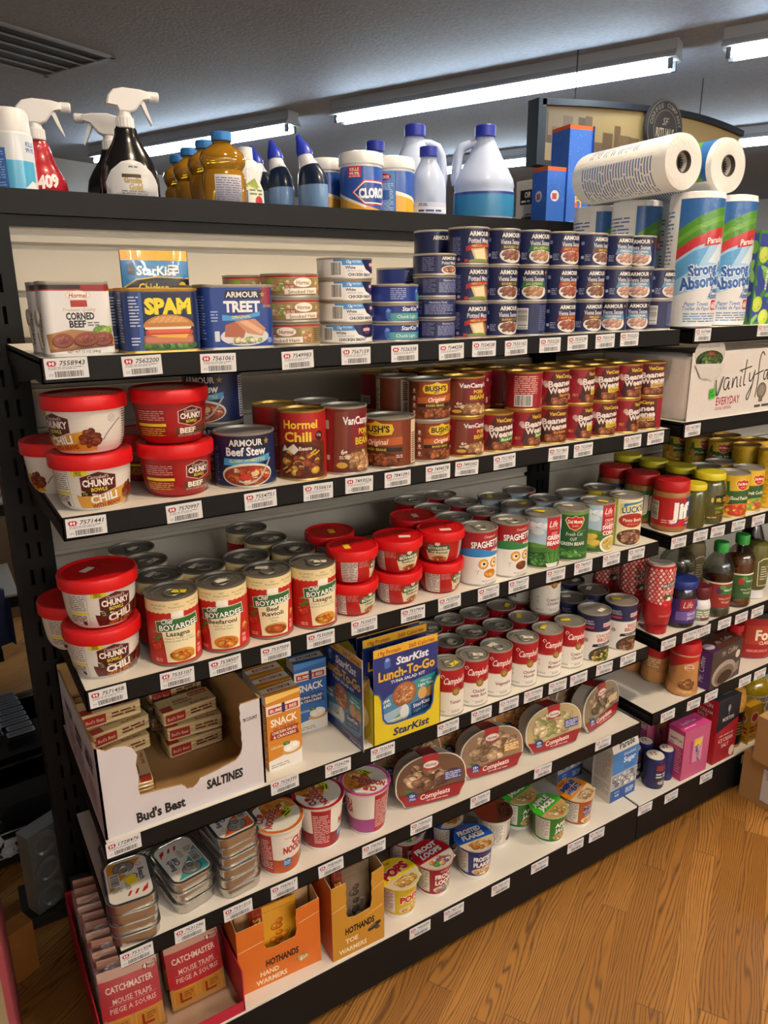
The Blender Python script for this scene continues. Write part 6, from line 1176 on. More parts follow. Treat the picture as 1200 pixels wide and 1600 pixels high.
def warmer_box(name, label, w_, d, h, hb, x, y, rot, col, col2, word, cut, obj_blob):
    r = thing('warmer_box', label, 'display box', (x, y, z), rot); C1 = lin(col); m = MB(); c0, c1, cz = cut
    R = random.Random(4); O = [(-w_ / 2, 0), (w_ / 2, 0), (w_ / 2, h), (c1 + .012, h - .004), (c1, h - .006)]
    k = 7
    O += [(c1 - .0015 * (i % 2), h - .006 - (h - .006 - cz) * (i + 1) / k) for i in range(k - 1)] + [(c1 - .004, cz), (c0 + .02, cz - .004), (c0 + .004, cz)] + [(c0 + .0015 * (i % 2), cz + (h - .004 - cz) * (i + 1) / k) for i in range(k - 1)] + [(c0, h - .002), (-w_ / 2, h - .003)]
    f = [tuple(t) for t in tessellate_polygon([[Vector((p[0], p[1], 0)) for p in O]])]
    for yy, c in ((0, C1), (.0012, lin('c9a878'))):
        b = len(m.v); m.v += [(p[0], yy, p[1]) for p in O]
        for t in f: m.face([b + i for i in t], c, 0, False)
    n = len(O)
    for i in range(n): m.face((i, (i + 1) % n, n + (i + 1) % n, n + i), lin('d9bc8c'), 0, False)
    W_, H_ = w_ * 1000, h * 1000; a = Art(W_, H_)
    a.stroke([(-W_ / 2, H_ * .66), (c0 * 1000 - 1, H_ * .70)], .9, 'e9d9c0'); a.stroke([(c1 * 1000 + 3, H_ * .74), (W_ / 2, H_ * .8)], .9, 'e9d9c0')
    if col2:
        for k in range(9): t = .3 + k * .28; a.p([(0, H_ * .4), (W_ * .5 * math.cos(t), H_ * .4 + H_ * .25 * math.sin(t)), (W_ * .5 * math.cos(t + .12), H_ * .4 + H_ * .25 * math.sin(t + .12))], 'd8a03a') if H_ * .4 + H_ * .25 * math.sin(t) < cz * 1000 - 6 else None
    a.t('HOTHANDS', W_ * .02, H_ * .34, 14.5, '1f1612', w=64, bold=.045, shear=.08, rot=.02); a.t(word, -W_ * .14, H_ * .2, 10.5, 'ead9b8', w=36 if word == 'HAND' else 27, bold=.03); a.t('WARMERS', -W_ * .12, H_ * .085, 10.5, 'ead9b8', w=60, bold=.03)
    if obj_blob == 'hand': a.food(W_ * .26, H_ * .2, 13, 9, ['c9b07a', 'b89a64', 'd8c494'], 16, 7, None, 2, .8)
    else: a.e(W_ * .3, H_ * .24, 16, 6, '2a2420', 18, .4); a.e(W_ * .27, H_ * .25, 8, 3, '6a5a48', 14, .4); a.e(W_ * .36, H_ * .2, 6, 4, '4a3c30', 12)
    plane_bake(m, a, (0, -.0001, 0), (1, 0, 0), (0, 0, 1)); m.n = None; obj('front_panel', m.mesh('front_panel', CARTON, flat=True), r)
    for s_ in (-1, 1):
        m = MB(); x0 = s_ * w_ / 2; P = [(0, 0), (d, 0), (d, hb), (0, h - .003)]
        for xx, c in ((x0, C1 if not col2 else lin('c9602a')), (x0 - s_ * .0012, lin('c9a878'))):
            b = len(m.v); m.v += [(xx, p, q) for p, q in P]; m.face((b, b + 1, b + 2, b + 3), c, 0, False)
        m.face((2, 3, 7, 6), lin('d9bc8c'), 0, False); obj('side_panel', m.mesh('side_panel', CARTON, flat=True), r)
    m = MB(); m.box(-w_ / 2 + .0014, d - .001, 0, w_ / 2 - .0014, d, hb, C1); m.box(-w_ / 2 + .0014, .0014, 0, w_ / 2 - .0014, d, .0012, C1); obj('rear_panel', m.mesh('rear_panel', CARTON, flat=True), r)
    return r
warmer_box('a', 'orange open-topped box of hand warmer packets on the bottom deck', .16, .09, .146, .16, .272, .0135, -.05, 'cc6a20', None, 'HAND', (-.03, .034, .082), 'hand')
warmer_box('b', 'taller orange and gold box of toe warmer packets beside the hand warmers', .113, .11, .172, .185, .425, -.0095, -.02, 'b9842a', 1, 'TOE', (-.026, .03, .088), 'toe')
def packet(w_, h, c, c2, word):
    a = Art(w_ * 1000, h * 1000, c); W_ = w_ * 1000; H_ = h * 1000; a.r(-W_ / 2, 0, -W_ / 2 + W_ * .26, H_, c2); a.t(word, -W_ * .36, H_ * .62, W_ * .16, 'e3a83a', w=H_ * .5, bold=.03, rot=PI / 2); a.food(W_ * .1, H_ * .5, W_ * .26, H_ * .35, ['d88a1f', 'e6a83a', 'c9701a'] if c != '6f6150' else ['5a5046', '8a7f70', '3f3832'], 16, 9, None, 3); a.lines(-W_ * .44, H_ * .9, W_ * .44, H_ * .985, 4, '9a6a3a', .35); return pouch_mesh('packet', w_, h, .004, a, FOIL, 'c98a5a')
PH, PT = packet(.09, .142, 'e0a02a', '8f2a1a', 'WARMERS'), packet(.08, .17, '6f6150', '7a2a24', 'WARMERS')
HEAT2 = packet(.1, .205, 'dfbb8e', 'dcb68a', ' '); HEAT = packet(.145, .186, 'e3bf92', 'e0b888', ' ')
for i in range(6):
    y = .024 + i * .0125
    thing('warmer_packet', 'hand warmer packet in a row, %s from the front of the orange box' % ORD[i], 'packet', (.272 + (0, .003, -.002, .0, .003, .0)[i] + y * .05, .0135 + y, z + .003), -.05, 'hand warmer packets', [('foil_packet', PH if i == 0 else HEAT)], rx=-.06)
for i in range(6):
    y = .022 + i * .014
    thing('warmer_packet', 'toe warmer packet in a row, %s from the front of the gold box' % ORD[i], 'packet', (.425 + .004 * (i % 2), -.0095 + y, z + .003), -.02, 'toe warmer packets', [('foil_packet', PT if i == 0 else HEAT2 if i >= 2 else PT)], rx=-.05)
# sugar bags
a = Art(95, 170, 'dcd8d0'); a.r(-47, 78, 47, 140, '3f78b8'); a.r(-47, 0, 47, 34, '2a4f8f'); a.food(0, 56, 46, 21, ['8f9296', 'b5b7ba', '6f7276', 'd6d6d6'], 60, 7, '9a9da0', 3, .7, box=True)
a.t('Parade', 6, 154, 15, '1d1d20', w=56, bold=.02, shear=.1, rot=.04); a.t('Granulated', 14, 128, 9, 'e9ecf0', w=44); a.t('Sugar', 16, 111, 15, 'f3f4f6', w=44, bold=.02); a.t('Azucar', 14, 90, 9, '24508f', w=36); a.t('NET WT', -22, 24, 5, 'e3e6ec', w=16); a.t('4 LB', -22, 15, 6, 'e3e6ec', w=14, bold=.02); a.lines(10, 8, 40, 24, 3, 'c9d2e3', .5)
s_ = Art(60, 170, 'd3cec4'); s_.lines(-24, 60, 24, 140, 16, '8f8a80', .35); s_.lines(-24, 20, 24, 50, 5, '8f8a80', .35)
def sugar():
    m = MB(); w_, d, h = .0475, .03, .17
    m.loft([[(x, y, zz) for x, y in rring(2 * w_ * k, 2 * d * q, .006, 2)] for k, q, zz in ((.96, .95, 0), (1, 1, .008), (1, 1, .14), (.98, .8, .158), (.97, .2, .168), (.97, .12, .172))], lin('dcd8d0'))
    def g(v): return d * (1 if v < .14 else 1 - (v - .14) / .018 * .2 if v < .158 else max(.12, .8 - (v - .158) / .010 * .6))
    a.bake(lambda u, v, o: ((u, -g(v) - o, v), Vector((0, -1, 0))), m, None, [.14, .158, .168]); m.n = None
    s_.bake(lambda u, v, o: ((-w_ - o, -u * (g(v) / d), v), Vector((-1, 0, 0))), m, None, [.14, .158]); m.n = None
    return m.mesh('paper_bag', CARTON, flat=True)
SUG = sugar(); thing('sugar_bag', 'white and blue paper sugar bag at the bottom deck joint, front', 'sugar bag', (1.212, .06, z), .02, 'sugar bags', [('paper_bag', SUG)]); thing('sugar_bag', 'white and blue paper sugar bag mostly hidden behind the front one', 'sugar bag', (1.15, .18, z), .05, 'sugar bags', [('paper_bag', SUG)])

# ------------------------------------------------------------------ farther bay, top: paper towels, tissues
z = ZR['T']
WRAPW = printed('printed_wrap', .3, .35, bump=.55, bscale=90)
def towel_art():
    W = 2 * PI * 54; a = Art(W, 262, 'dfe2e6'); a.p([(-66, 180), (-66, 250), (66, 250), (66, 196), (20, 214), (-30, 204)], '2f67ad'); a.r(-66, 180, 66, 250, '2f67ad')
    def band(y0, y1, c): a.p([(-66, y0), (-30, y0 + 24), (10, y0 + 40), (66, y0 + 50), (66, y1 + 50), (10, y1 + 40), (-30, y1 + 24), (-66, y1)], c)
    band(150, 190, '4f8f2f'); band(164, 174, '6aa53a'); band(132, 152, 'c03038'); a.p([(-66, 60), (-66, 132), (-30, 156), (10, 172), (66, 182), (66, 100)], '9cc4e4'); a.p([(-66, 90), (-66, 126), (-30, 150), (0, 160), (-20, 120)], '5a9fd4'); a.p([(0, 128), (30, 170), (66, 178), (66, 120)], 'd3e2ee')
    a.p([(-12, 158), (-8, 178), (38, 186), (34, 164)], 'b8282f'); a.t('Parade', 13, 171, 12, 'f1e6e2', w=40, bold=.02, shear=.2, rot=.12)
    a.t('Strong &', 4, 116, 22, '2a5fa8', w=86, bold=.045, out='e3ecf5', ow=.05, rot=.14); a.t('Absorbent', 0, 92, 24, '2a5fa8', w=108, bold=.045, out='e3ecf5', ow=.05, rot=.14); a.t('Fuertes y', 36, 74, 12, '3f72b4', w=44, bold=.03, shear=.15); a.t('Absorbentes', 36, 62, 12, '3f72b4', w=58, bold=.03, shear=.15)
    a.t('Paper Towels', -14, 46, 8, '4f7fba', w=52, bold=.02, shear=.2); a.t('Toallas de Papel', -14, 37, 8, '4f7fba', w=58, bold=.02, shear=.2); a.rr(20, 33, 66, 53, 3, 'c0262f'); a.t('60', 32, 43, 13, 'f3ecea', w=20, bold=.03); a.lines(44, 36, 64, 51, 2, 'f3ecea', .55); a.lines(-40, 8, 60, 28, 4, '5a86ba', .5)
    a.lines(-160, 30, -80, 230, 26, '4f6fae', .4); a.bars(84, 190, 130, 226, '2f55a0', None); a.lines(80, 40, 160, 180, 20, '4f6fae', .4); return a
TA = towel_art()
def roll():
    r, h = .054, .266; m = MB(); m.lathe([(.0185, .004), (r * .8, .001), (r * .97, .003), (r - .0006, .012), (r - .0006, h - .012), (r * .97, h - .003), (r * .8, h), (.021, h - .002), (.019, h - .012), (.019, h - .06), (.0005, h - .06)], 40)
    core = MB(); core.lathe([(.021, h - .0015), (.0195, h - .0008), (.0185, h - .05)], 24, cap=False); core.lathe([(.0186, h - .049), (.0005, h - .049)], 24, cap=False)
    lab = wrap_mesh('printed_wrapper', TA, circle_path(r, 48), [(.002, .965), (.012, 1), (h - .012, 1), (h - .002, .965)], WRAPW)
    return [('paper_roll', m.mesh('paper_roll', mat('tissue_white', 'd9d8d6', .6, bump=.8, bscale=140))), ('printed_wrapper', lab), ('core_tube', core.mesh('core_tube', mat('core_grey', '55504c', .8)))]
RL = roll()
for x, y, d in ((1.292, .045, 'standing paper towel roll at the front, next to the short navy cans'), (1.405, .047, 'standing paper towel roll at the front, beside the green tissue box'), (1.292, .2, 'standing paper towel roll, second in line behind the front one'), (1.294, .318, 'standing paper towel roll, last in line against the top deck'), (1.41, .2, 'standing paper towel roll behind the front one by the tissue box')): thing('paper_towel_roll', d, 'paper towels', (x, y, z), -.32 if y < .1 else .35, 'wrapped paper towel rolls', RL)
thing('paper_towel_roll', 'wrapped paper towel roll lying on the standing rolls with its whole side showing', 'paper towels', (1.24, .30, z + .266 + .0535), -.06, 'wrapped paper towel rolls', [(n, me, None, (0, 0, 1.15 if n != 'core_tube' else 0)) for n, me in RL], rx=PI / 2)
thing('paper_towel_roll', 'wrapped paper towel roll lying on the standing rolls, end-on, nearer the distant strip light', 'paper towels', (1.362, .285, z + .266 + .0535), -.06, 'wrapped paper towel rolls', [(n, me, None, (0, 0, -2.2 if n != 'core_tube' else 0)) for n, me in RL], rx=PI / 2)
a = Art(130, 200, '3f7f34'); a.r(-61, 5, 61, 194, '2f3f8a'); R = random.Random(5)
for i in range(26): x, y = R.uniform(-56, 56), R.uniform(10, 188); a.e(x, y, R.uniform(12, 20), R.uniform(5, 8), ('5f9a45', '3f7f34', '7fb45a')[i % 3], 14, R.uniform(0, 3))
for x, y in ((-30, 150), (10, 110), (-34, 44), (30, 60), (34, 160), (-6, 16)): a.e(x, y, 19, 17, 'a8bf45', 20, .3); a.e(x - 3, y + 3, 13, 11, 'bccb5c', 18, .3); a.e(x + 6, y - 5, 2.5, 1.2, '6a6a24', 8)
a.t('Kleenex', -8, 96, 11, 'e9efe2', w=44, bold=.01, shear=.3, rot=-PI / 2)
TB_ = boxm('printed_carton', .13, .11, .2, a, a, a, None, None, '3f7f34'); thing('tissue_box', 'green tissue box with pear and leaf pattern beside the paper towels', 'tissue box', (1.537, .075, z), .0, None, [('printed_carton', TB_)])
def bottle(name, label, cat, prof, x, y, z, matl, cap=None, capm=None, art=None, ar=(0, 0), group=None, sy=1., rot=0., lm=PAPER, extra=()):
    m = MB(); m.lathe(prof, 36, sy=sy); P = [('bottle_body', m.mesh('bottle_body', matl))]
    if cap: c = MB(); c.lathe(cap, 28, sy=1); P.append(('cap', c.mesh('cap', capm)))
    if art:
        z0, z1 = ar
        def rad(q):
            for (r0, a0), (r1, a1) in zip(prof, prof[1:]):
                if a0 <= q <= a1 and a1 > a0: return r0 + (r1 - r0) * (q - a0) / (a1 - a0)
            return prof[-1][0]
        zs = [z0] + [p[1] for p in prof if z0 < p[1] < z1] + [z1]
        P.append(('label', wrap_mesh('label', art, [(px, py * sy) for px, py in circle_path(1., 40)], [(q, rad(q) + .0003) for q in zs], lm)))
    return thing(name, label, cat, (x, y, z), rot, group, P + list(extra))
WP = mat('bottle_white', 'd9dade', .35, coat=.2)
for i, (x, y, h_) in enumerate(((1.70, .24, .2), (1.78, .16, .23))): bottle('white_bottle', 'plain white bottle behind the green tissue box, ' + ('shorter', 'taller')[i], 'bottle', [(.03, 0), (.034, .006), (.034, h_ * .6), (.026, h_ * .75), (.013, h_ * .88), (.013, h_)], x, y, z, WP, [(.016, h_ - .004), (.017, h_), (.016, h_ + .03), (.001, h_ + .031)], mat('cap_black', '1a1a1c', .4))
# napkins
z = ZR['N']; a = Art(420, 145, 'd4cfca'); a.e(-150, 142, 54, 34, 'b8b4ae', 28); a.food(-150, 128, 48, 20, ['3f5a2a', '5a7a3a', '2f4522', '8a3a2a', '6f8f4a'], 60, 9, '2f3f22', 4); a.r(-210, 144.5, -90, 180, 'd4cfca') if 0 else None
a.p([(-204, 122), (-96, 118), (-110, 94), (-140, 86), (-180, 92)], 'c9c6c2')
K = '26262a'
def scr(pts, w_=3.6): a.curve(pts, w_, K)
scr([(-122, 84), (-118, 58), (-112, 50), (-104, 66), (-96, 90)]); scr([(-70, 84), (-84, 84), (-88, 66), (-78, 60), (-70, 78), (-70, 62), (-64, 62)]); scr([(-56, 84), (-56, 62), (-50, 80), (-42, 84), (-38, 64), (-34, 64)]); scr([(-26, 86), (-27, 66), (-22, 64)]); scr([(-10, 122), (-14, 70), (-6, 66)]); scr([(-34, 98), (12, 106)], 3); scr([(6, 92), (8, 74), (18, 76), (26, 96)]); scr([(26, 96), (20, 60), (10, 32), (4, 40), (22, 66)]); scr([(58, 128), (48, 136), (40, 118), (42, 70), (38, 34)]); scr([(28, 86), (60, 94)], 3); scr([(78, 94), (66, 92), (64, 76), (72, 74), (78, 90), (80, 74), (86, 76)]); scr([(94, 98), (94, 78), (98, 76)]); scr([(108, 100), (108, 78), (112, 94), (124, 100)])
a.e(-25, 96, 2.4, 2.4, K, 10); a.e(95, 110, 2.4, 2.4, K, 10)
a.t('EVERYDAY', -66, 36, 18, '9a2030', w=88, bold=.02); a.t('CASUAL NAPKINS', -82, 20, 7, 'b03a48', w=62, bold=.02); a.e(62, 48, 19, 19, '6f665a', 22); a.e(62, 48, 13, 13, '8a8174', 18); a.r(54, 22, 70, 32, '6f665a'); a.t('200', 118, 54, 22, 'b8303c', w=44, bold=.04); a.lines(92, 31, 146, 40, 1, 'b8303c', .6); a.lines(40, 8, 150, 18, 1, '4a4a4c', .6); a.r(-140, 44, -122, 66, '3fb52f'); a.lines(-138, 48, -124, 62, 2, '24802a', .5); a.lines(130, 120, 190, 140, 3, 'b5b0aa', .4)
def napkins():
    m = MB(); w_, d, h = .42, .25, .142
    m.loft([[(x, y, q) for x, y in rring(w_ - e, d - e, .018, 3)] for e, q in ((.014, 0), (.002, .008), (0, .03), (.0, h - .03), (.004, h - .006), (.02, h))], lin('d4cfca'))
    plane_bake(m, a, (0, -d / 2 - .0002, 0), (1, 0, 0), (0, 0, 1)); m.n = None; return m.mesh('wrapped_stack', WRAPW, angle=40)
thing('napkin_pack', 'long plastic-wrapped pack of white napkins with black handwriting on the farther bay', 'napkins', (1.458, .118, z), .02, None, [('wrapped_stack', napkins())])
# peanut butter, pickles, fruit
z = ZR['P']; REDC = mat('cap_red', 'b3161c', .4)
PBM = mat('peanut_butter', '9a6a3a', .35, coat=.5)
def jif(c, tc):
    a = Art(2 * PI * 40, 66, c); a.r(-40, 0, 200, 66, c); a.bars(-72, 14, -50, 54, horiz=True); a.r(14, 20, 44, 66, '1f3f8f'); a.t('Jif', 2, 38, 36, 'f1efec', w=48, bold=.05, out='16264f', ow=.03); a.r(14, 12, 44, 20, 'c97a2a'); a.r(14, 2, 44, 11, '22387a'); a.lines(16, 3, 42, 10, 1, 'c9d2e6', .5); a.lines(-40, 6, -10, 16, 2, 'e3b0a8', .5); a.r(54, 2, 92, 62, 'e3dfd9'); a.lines(55, 3, 91, 61, 16, '333338', .4); return a
jp = [(.034, 0), (.039, .004), (.04, .012), (.04, .082), (.0385, .09), (.033, .094)]
for y, c, d in ((.03, 'b01a24', 'peanut butter jar with red lid and red label, foremost'), (.113, '2f7a3a', 'peanut butter jar with red lid and green-edged label, middle'), (.196, '24408f', 'peanut butter jar with red lid and blue label, rearmost')):
    bottle('peanut_butter_jar', d, 'jar', jp, 1.284, y, z, PBM, [(.034, .092), (.0375, .0925), (.038, .094), (.038, .114), (.0365, .1165), (.001, .1165)], REDC, jif(c, 0), (.014, .08), 'peanut butter jars', rot=-.35)
GLASSG = mat('pickle_brine', '4a4a1c', .12, coat=.6); YCAP = mat('cap_yellow', 'cfc22a', .4)
a = Art(2 * PI * 38, 64); a.r(-16, 36, 34, 56, '15160f'); a.t('Mt. Olive', 9, 46, 11, 'c9b83a', w=44, bold=.03); a.t('HAMBURGER', 8, 26, 6.5, '8fa03a', w=42, bold=.02); a.t('DILL CHIPS', 8, 17, 6.5, '8fa03a', w=40, bold=.02); a.r(-22, 7, 40, 9, '8a2a24'); a.e(-22, 46, 3, 6, 'c9b83a'); a.lines(-30, 2, -8, 6, 1, 'b9b9a0', .5); a.lines(50, 6, 100, 56, 12, 'a8a888', .35)
a.food(-70, 30, 40, 28, ['5a5f24', '6f7430', '4a5020'], 16, 12, None, 3)
pp = [(.032, 0), (.037, .004), (.038, .012), (.038, .088), (.034, .1), (.031, .106)]; pc = [(.032, .104), (.0345, .1045), (.035, .108), (.0345, .118), (.033, .12), (.001, .1195)]
for y, d in ((.02, 'foremost'), (.1, 'second back'), (.18, 'third back'), (.262, 'fourth back')): bottle('pickle_jar', 'glass pickle jar with yellow lid, %s' % d, 'jar', pp, 1.405, y, z, GLASSG, pc, YCAP, a, (.014, .078), 'pickle jars', rot=-.1)
k = .86; bottle('pickle_jar', 'smaller pickle jar with yellow lid between the peanut butter and the larger pickles', 'jar', [(r_ * .8, q * k) for r_, q in pp], 1.338, .012, z, GLASSG, [(r_ * .8, q * k) for r_, q in pc], YCAP, None, (0, 0), 'pickle jars')
def fruit_art(r, h, name, cols, bg='d8b22a'):
    a = CA(r, h, bg); H = h * 1000 - 7; q = r / .0367; s = H / 101; a.p([(-44 * q, H * .3), (-40 * q, H * .62), (42 * q, H * .66), (44 * q, H * .3)], '2f5a2a'); dm_shield(a, 4, H * .78, 1.1 * q); a.t(name, 2, H * .46, 9 * s, 'f1eede', w=50 * q, bold=.02); a.food(2, H * .17, 38 * q, H * .16, cols, 22, 8 * q, cols[0], 3, .9); a.p([(-40 * q, H * .5), (-34 * q, H * .86), (-28 * q, H * .86), (-24 * q, H * .5)], '3f6a2a'); a.e(-32 * q, H * .42, 9 * q, 11 * q, 'c98a2a'); a.lines(60 * q, 8, 104 * q, H - 8, 14, '7a6a1a', .35); a.lines(-108 * q, 8, -70 * q, H - 8, 14, '7a6a1a', .35); return a
can_kind('peach', .0367, .108, fruit_art(.0367, .108, 'Sliced Peaches', ['d9702a', 'c9402a', 'e0a83a'])); can_kind('cocktail', .0367, .108, fruit_art(.0367, .108, 'Fruit Cocktail', ['8fae4a', 'a8c060', 'd9a03a', 'c0402a']))
can_kind('fruit_small', .034, .0735, fruit_art(.034, .0735, 'Fruit Mix', ['d9862a', 'b03a24', '8fae4a', 'e0b84a'], 'dcb52a'), steel=GOLD)
can('peach', 1.497, .02, z, 'yellow and green fruit can beside the front pickle jar', 'fruit cans', -.4); can('cocktail', 1.573, .03, z, 'yellow and green fruit can, second along from the pickles', 'fruit cans', -.3); can('peach', 1.5, .1, z, 'yellow and green fruit can just behind the one beside the pickles', 'fruit cans', .4); can('cocktail', 1.575, .11, z, 'yellow and green fruit can behind the second fruit can', 'fruit cans', .4)
for i, y in enumerate((.018, .09, .16, .23, .30)):
    for j in range(2): can('fruit_small', 1.65, y, z + j * .0736, 'small yellow fruit can, %s of the %s stacked pair back' % (('lower', 'upper')[j], ORD[i]), 'stacked small fruit cans', (2.4, 2.2, -.9, -.55, -.5)[i])
for i, y in enumerate((.12, .2, .28)):
    for j in range(2): can('fruit_small', 1.73, y, z + j * .0736, 'small yellow fruit can in the outer file, %s of the %s pair' % (('lower', 'upper')[j], ORD[i]), 'stacked small fruit cans', .5)
# squeeze bottles, jelly, vinegar
z = ZR['V']
def gingham():
    W = 2 * PI * 30; a = Art(W, 150, 'b5202a')
    for i in range(18):
        for j in range(12):
            x, y = -W / 2 + (i + .5) * W / 18 + (5.2 if j % 2 else 0), 60 + j * 7.4
            a.p([(x - 4, y), (x, y + 4.6), (x + 4, y), (x, y - 4.6)], 'd98a86' if (i + j) % 2 else 'e9d0c9')
    a.p([(-W / 2, 0), (-W / 2, 66), (-30, 62), (0, 54), (20, 40), (W / 2, 60), (W / 2, 0)], 'a81a22'); a.p([(-6, 96), (-4, 108), (30, 116), (30, 104)], '3a3836'); a.t("SMUCKER'S", 13, 106, 8, 'd9d4cc', w=34, bold=.02, rot=.2); a.t('Squeeze', 14, 92, 9, 'e9d0c9', w=34, shear=.3, rot=.2); a.p([(-2, 72), (8, 82), (28, 78), (20, 68)], '3f5a24'); a.food(14, 58, 18, 14, ['c9202a', 'a8161f', 'd8404a'], 10, 9, None, 3); a.r(10, 66, 20, 75, 'dfe3e2'); a.t('STRAWBERRY', 10, 28, 6, 'd99a94', w=34); return a
GA = gingham(); sp = [(.024, .018), (.027, .022), (.031, .05), (.0305, .09), (.0325, .13), (.0325, .166), (.030, .171), (.001, .172)]
for y, d in ((.022, 'foremost'), (.1, 'middle'), (.182, 'rearmost')): bottle('squeeze_bottle', 'red gingham squeeze bottle standing on its cap, %s of three' % d, 'bottle', sp, 1.264, y, z, mat('bottle_end', 'c9b8ae', .4), [(.023, 0), (.0245, .001), (.026, .02), (.001, .0205)], mat('cap_deep_red', '9a141c', .4), GA, (.02, .168), 'gingham squeeze bottles', sy=.82, rot=-.5)
a = Art(2 * PI * 35, 62, '3a2a6f'); a.r(-22, 34, 14, 62, '8f2030'); a.t('Life', -4, 48, 16, 'e9c9c0', w=24, shear=.25); a.r(14, 34, 60, 62, '4a3a8a'); a.food(38, 46, 20, 13, ['2f2460', '5a4a9a', '1f1848'], 26, 6, None, 3); a.p([(-30, 8), (-30, 30), (46, 34), (46, 10)], '6f5aa0'); a.t('GRAPE', 8, 24, 7, 'e3dcee', w=26, bold=.01); a.t('JELLY', 8, 14, 7, 'e3dcee', w=26, bold=.01)
bottle('jelly_jar', 'dark grape jelly jar with blue lid', 'jar', [(.03, 0), (.035, .004), (.036, .012), (.036, .082), (.033, .092), (.029, .1)], 1.346, .02, z, mat('grape_jelly', '120a16', .15, coat=.6), [(.03, .098), (.035, .099), (.036, .102), (.036, .115), (.034, .118), (.001, .118)], mat('cap_blue', '1f2f7a', .35), a, (.014, .08), None, rot=-.3)
a = Art(2 * PI * 24, 40, 'd9dcd2'); a.r(-30, 6, 26, 36, '7f8f7a'); a.lines(-20, 14, 18, 32, 3, 'e3e6da', .5); a.r(-10, 8, 14, 14, '7a2430'); bottle('spice_bottle', 'small white shaker bottle with maroon lid beside the jelly', 'bottle', [(.023, 0), (.025, .003), (.0255, .05), (.022, .062), (.019, .066)], 1.392, -.0, z, WP, [(.02, .064), (.0215, .065), (.0225, .068), (.0225, .092), (.021, .095), (.001, .095)], mat('cap_maroon', '5a1420', .4), a, (.006, .05), None, rot=-.3)
GREENC = mat('cap_green', '2f9a3f', .4)
vp = [(.030, 0), (.034, .003), (.036, .01), (.036, .022), (.0345, .026), (.0345, .094), (.036, .098), (.037, .112), (.035, .128), (.026, .146), (.0165, .158), (.0135, .164), (.0135, .17)]
vc = [(.0145, .163), (.0165, .1635), (.017, .166), (.017, .186), (.016, .188), (.001, .188)]
VCLEAR = clear('clear_bottle', 'e9ece6', .08, .04); CIDER = mat('cider_liquid', '8a4a14', .08, coat=.5, trans=.5)
def vart(c, f):
    a = Art(2 * PI * 34.8, 66, c); a.r(-110, 0, -36, 66, 'd8d0bc'); a.lines(-104, 6, -40, 60, 14, '6f6656', .35); a.r(-36, 2, -34, 64, 'e9e3d3'); a.p([(-6, 34), (-4, 54), (40, 58), (40, 36)], '2f6a35'); a.t('White House', 20, 46, 6, 'e3e9d9', w=34, bold=.02); a.e(-8, 46, 8, 9, f, 16); a.e(0, 54, 8, 6, '5a8a3a', 14); a.t('White Distilled', 12, 24, 5, 'e9dcd0', w=40); a.t('Vinegar', 12, 15, 6, 'e9dcd0', w=26); a.r(-110, 62, 110, 66, 'e3dfd3'); return a
wl = MB(); wl.lathe([(.029, .002), (.0335, .006), (.034, .1), (.0345, .113), (.001, .114)], 32); WL = wl.mesh('liquid', clear('clear_vinegar', 'dfe3d8', .05, .03))
bottle('vinegar_bottle', 'clear vinegar bottle with green cap and maroon label, foremost', 'bottle', vp, 1.472, .012, z, VCLEAR, vc, GREENC, vart('8f2a24', '4a2a5a'), (.027, .093), 'vinegar bottles', rot=-.55, extra=[('liquid', WL)])
bottle('vinegar_bottle', 'clear vinegar bottle with green cap and cream label facing out, behind', 'bottle', [(r_ * 1.2, q * .94) for r_, q in vp], 1.452, .115, z, VCLEAR, [(r_, q * .94) for r_, q in vc], GREENC, vart('c9bf9f', '8a2a24'), (.026, .088), 'vinegar bottles', rot=1.4)
bottle('vinegar_bottle', 'amber cider vinegar bottle with green cap', 'bottle', vp, 1.57, .02, z, VCLEAR, vc, GREENC, vart('2f5a2f', 'b02a30'), (.027, .093), 'vinegar bottles', rot=-.5, extra=[('liquid', (lambda m: m.mesh('liquid', CIDER))(MB().lathe([(.029, .002), (.0335, .006), (.034, .1), (.0345, .128), (.001, .129)], 32)))])
def keystone(c): a = Art(2 * PI * 33, 84); a.p([(-16, 4), (-20, 70), (-8, 80), (8, 80), (20, 70), (16, 4)], 'c9c4b4'); a.p([(-14, 6), (-18, 69), (-7, 77), (7, 77), (18, 69), (14, 6)], c); a.lines(-11, 20, 11, 60, 6, 'c9c4b4', .4); return a
for x, y, c, d in ((1.655, .03, '5a5a2a', 'green relish squeeze bottle with white base cap beside the cider vinegar'), (1.53, .13, '7a6a4a', 'brown squeeze bottle standing behind the vinegar bottles')): bottle('relish_bottle', d, 'bottle', [(.029, .024), (.033, .03), (.034, .1), (.033, .13), (.029, .146), (.02, .152), (.001, .153)], x, y, z, mat('relish_' + c, c, .25, coat=.4), [(.027, 0), (.03, .002), (.03, .025), (.001, .0255)], WP, keystone(c), (.034, .12), None, rot=-.2)
a = Art(60, 150, '1c2a6a'); a.t('Kraft', 2, 110, 18, 'dfe3ee', w=40, bold=.03, shear=.15); a.r(-30, 40, 30, 80, '8a1f24'); a.e(4, 60, 12, 12, '1a1412'); a.lines(-24, 10, 24, 34, 4, 'c9b86a', .5)
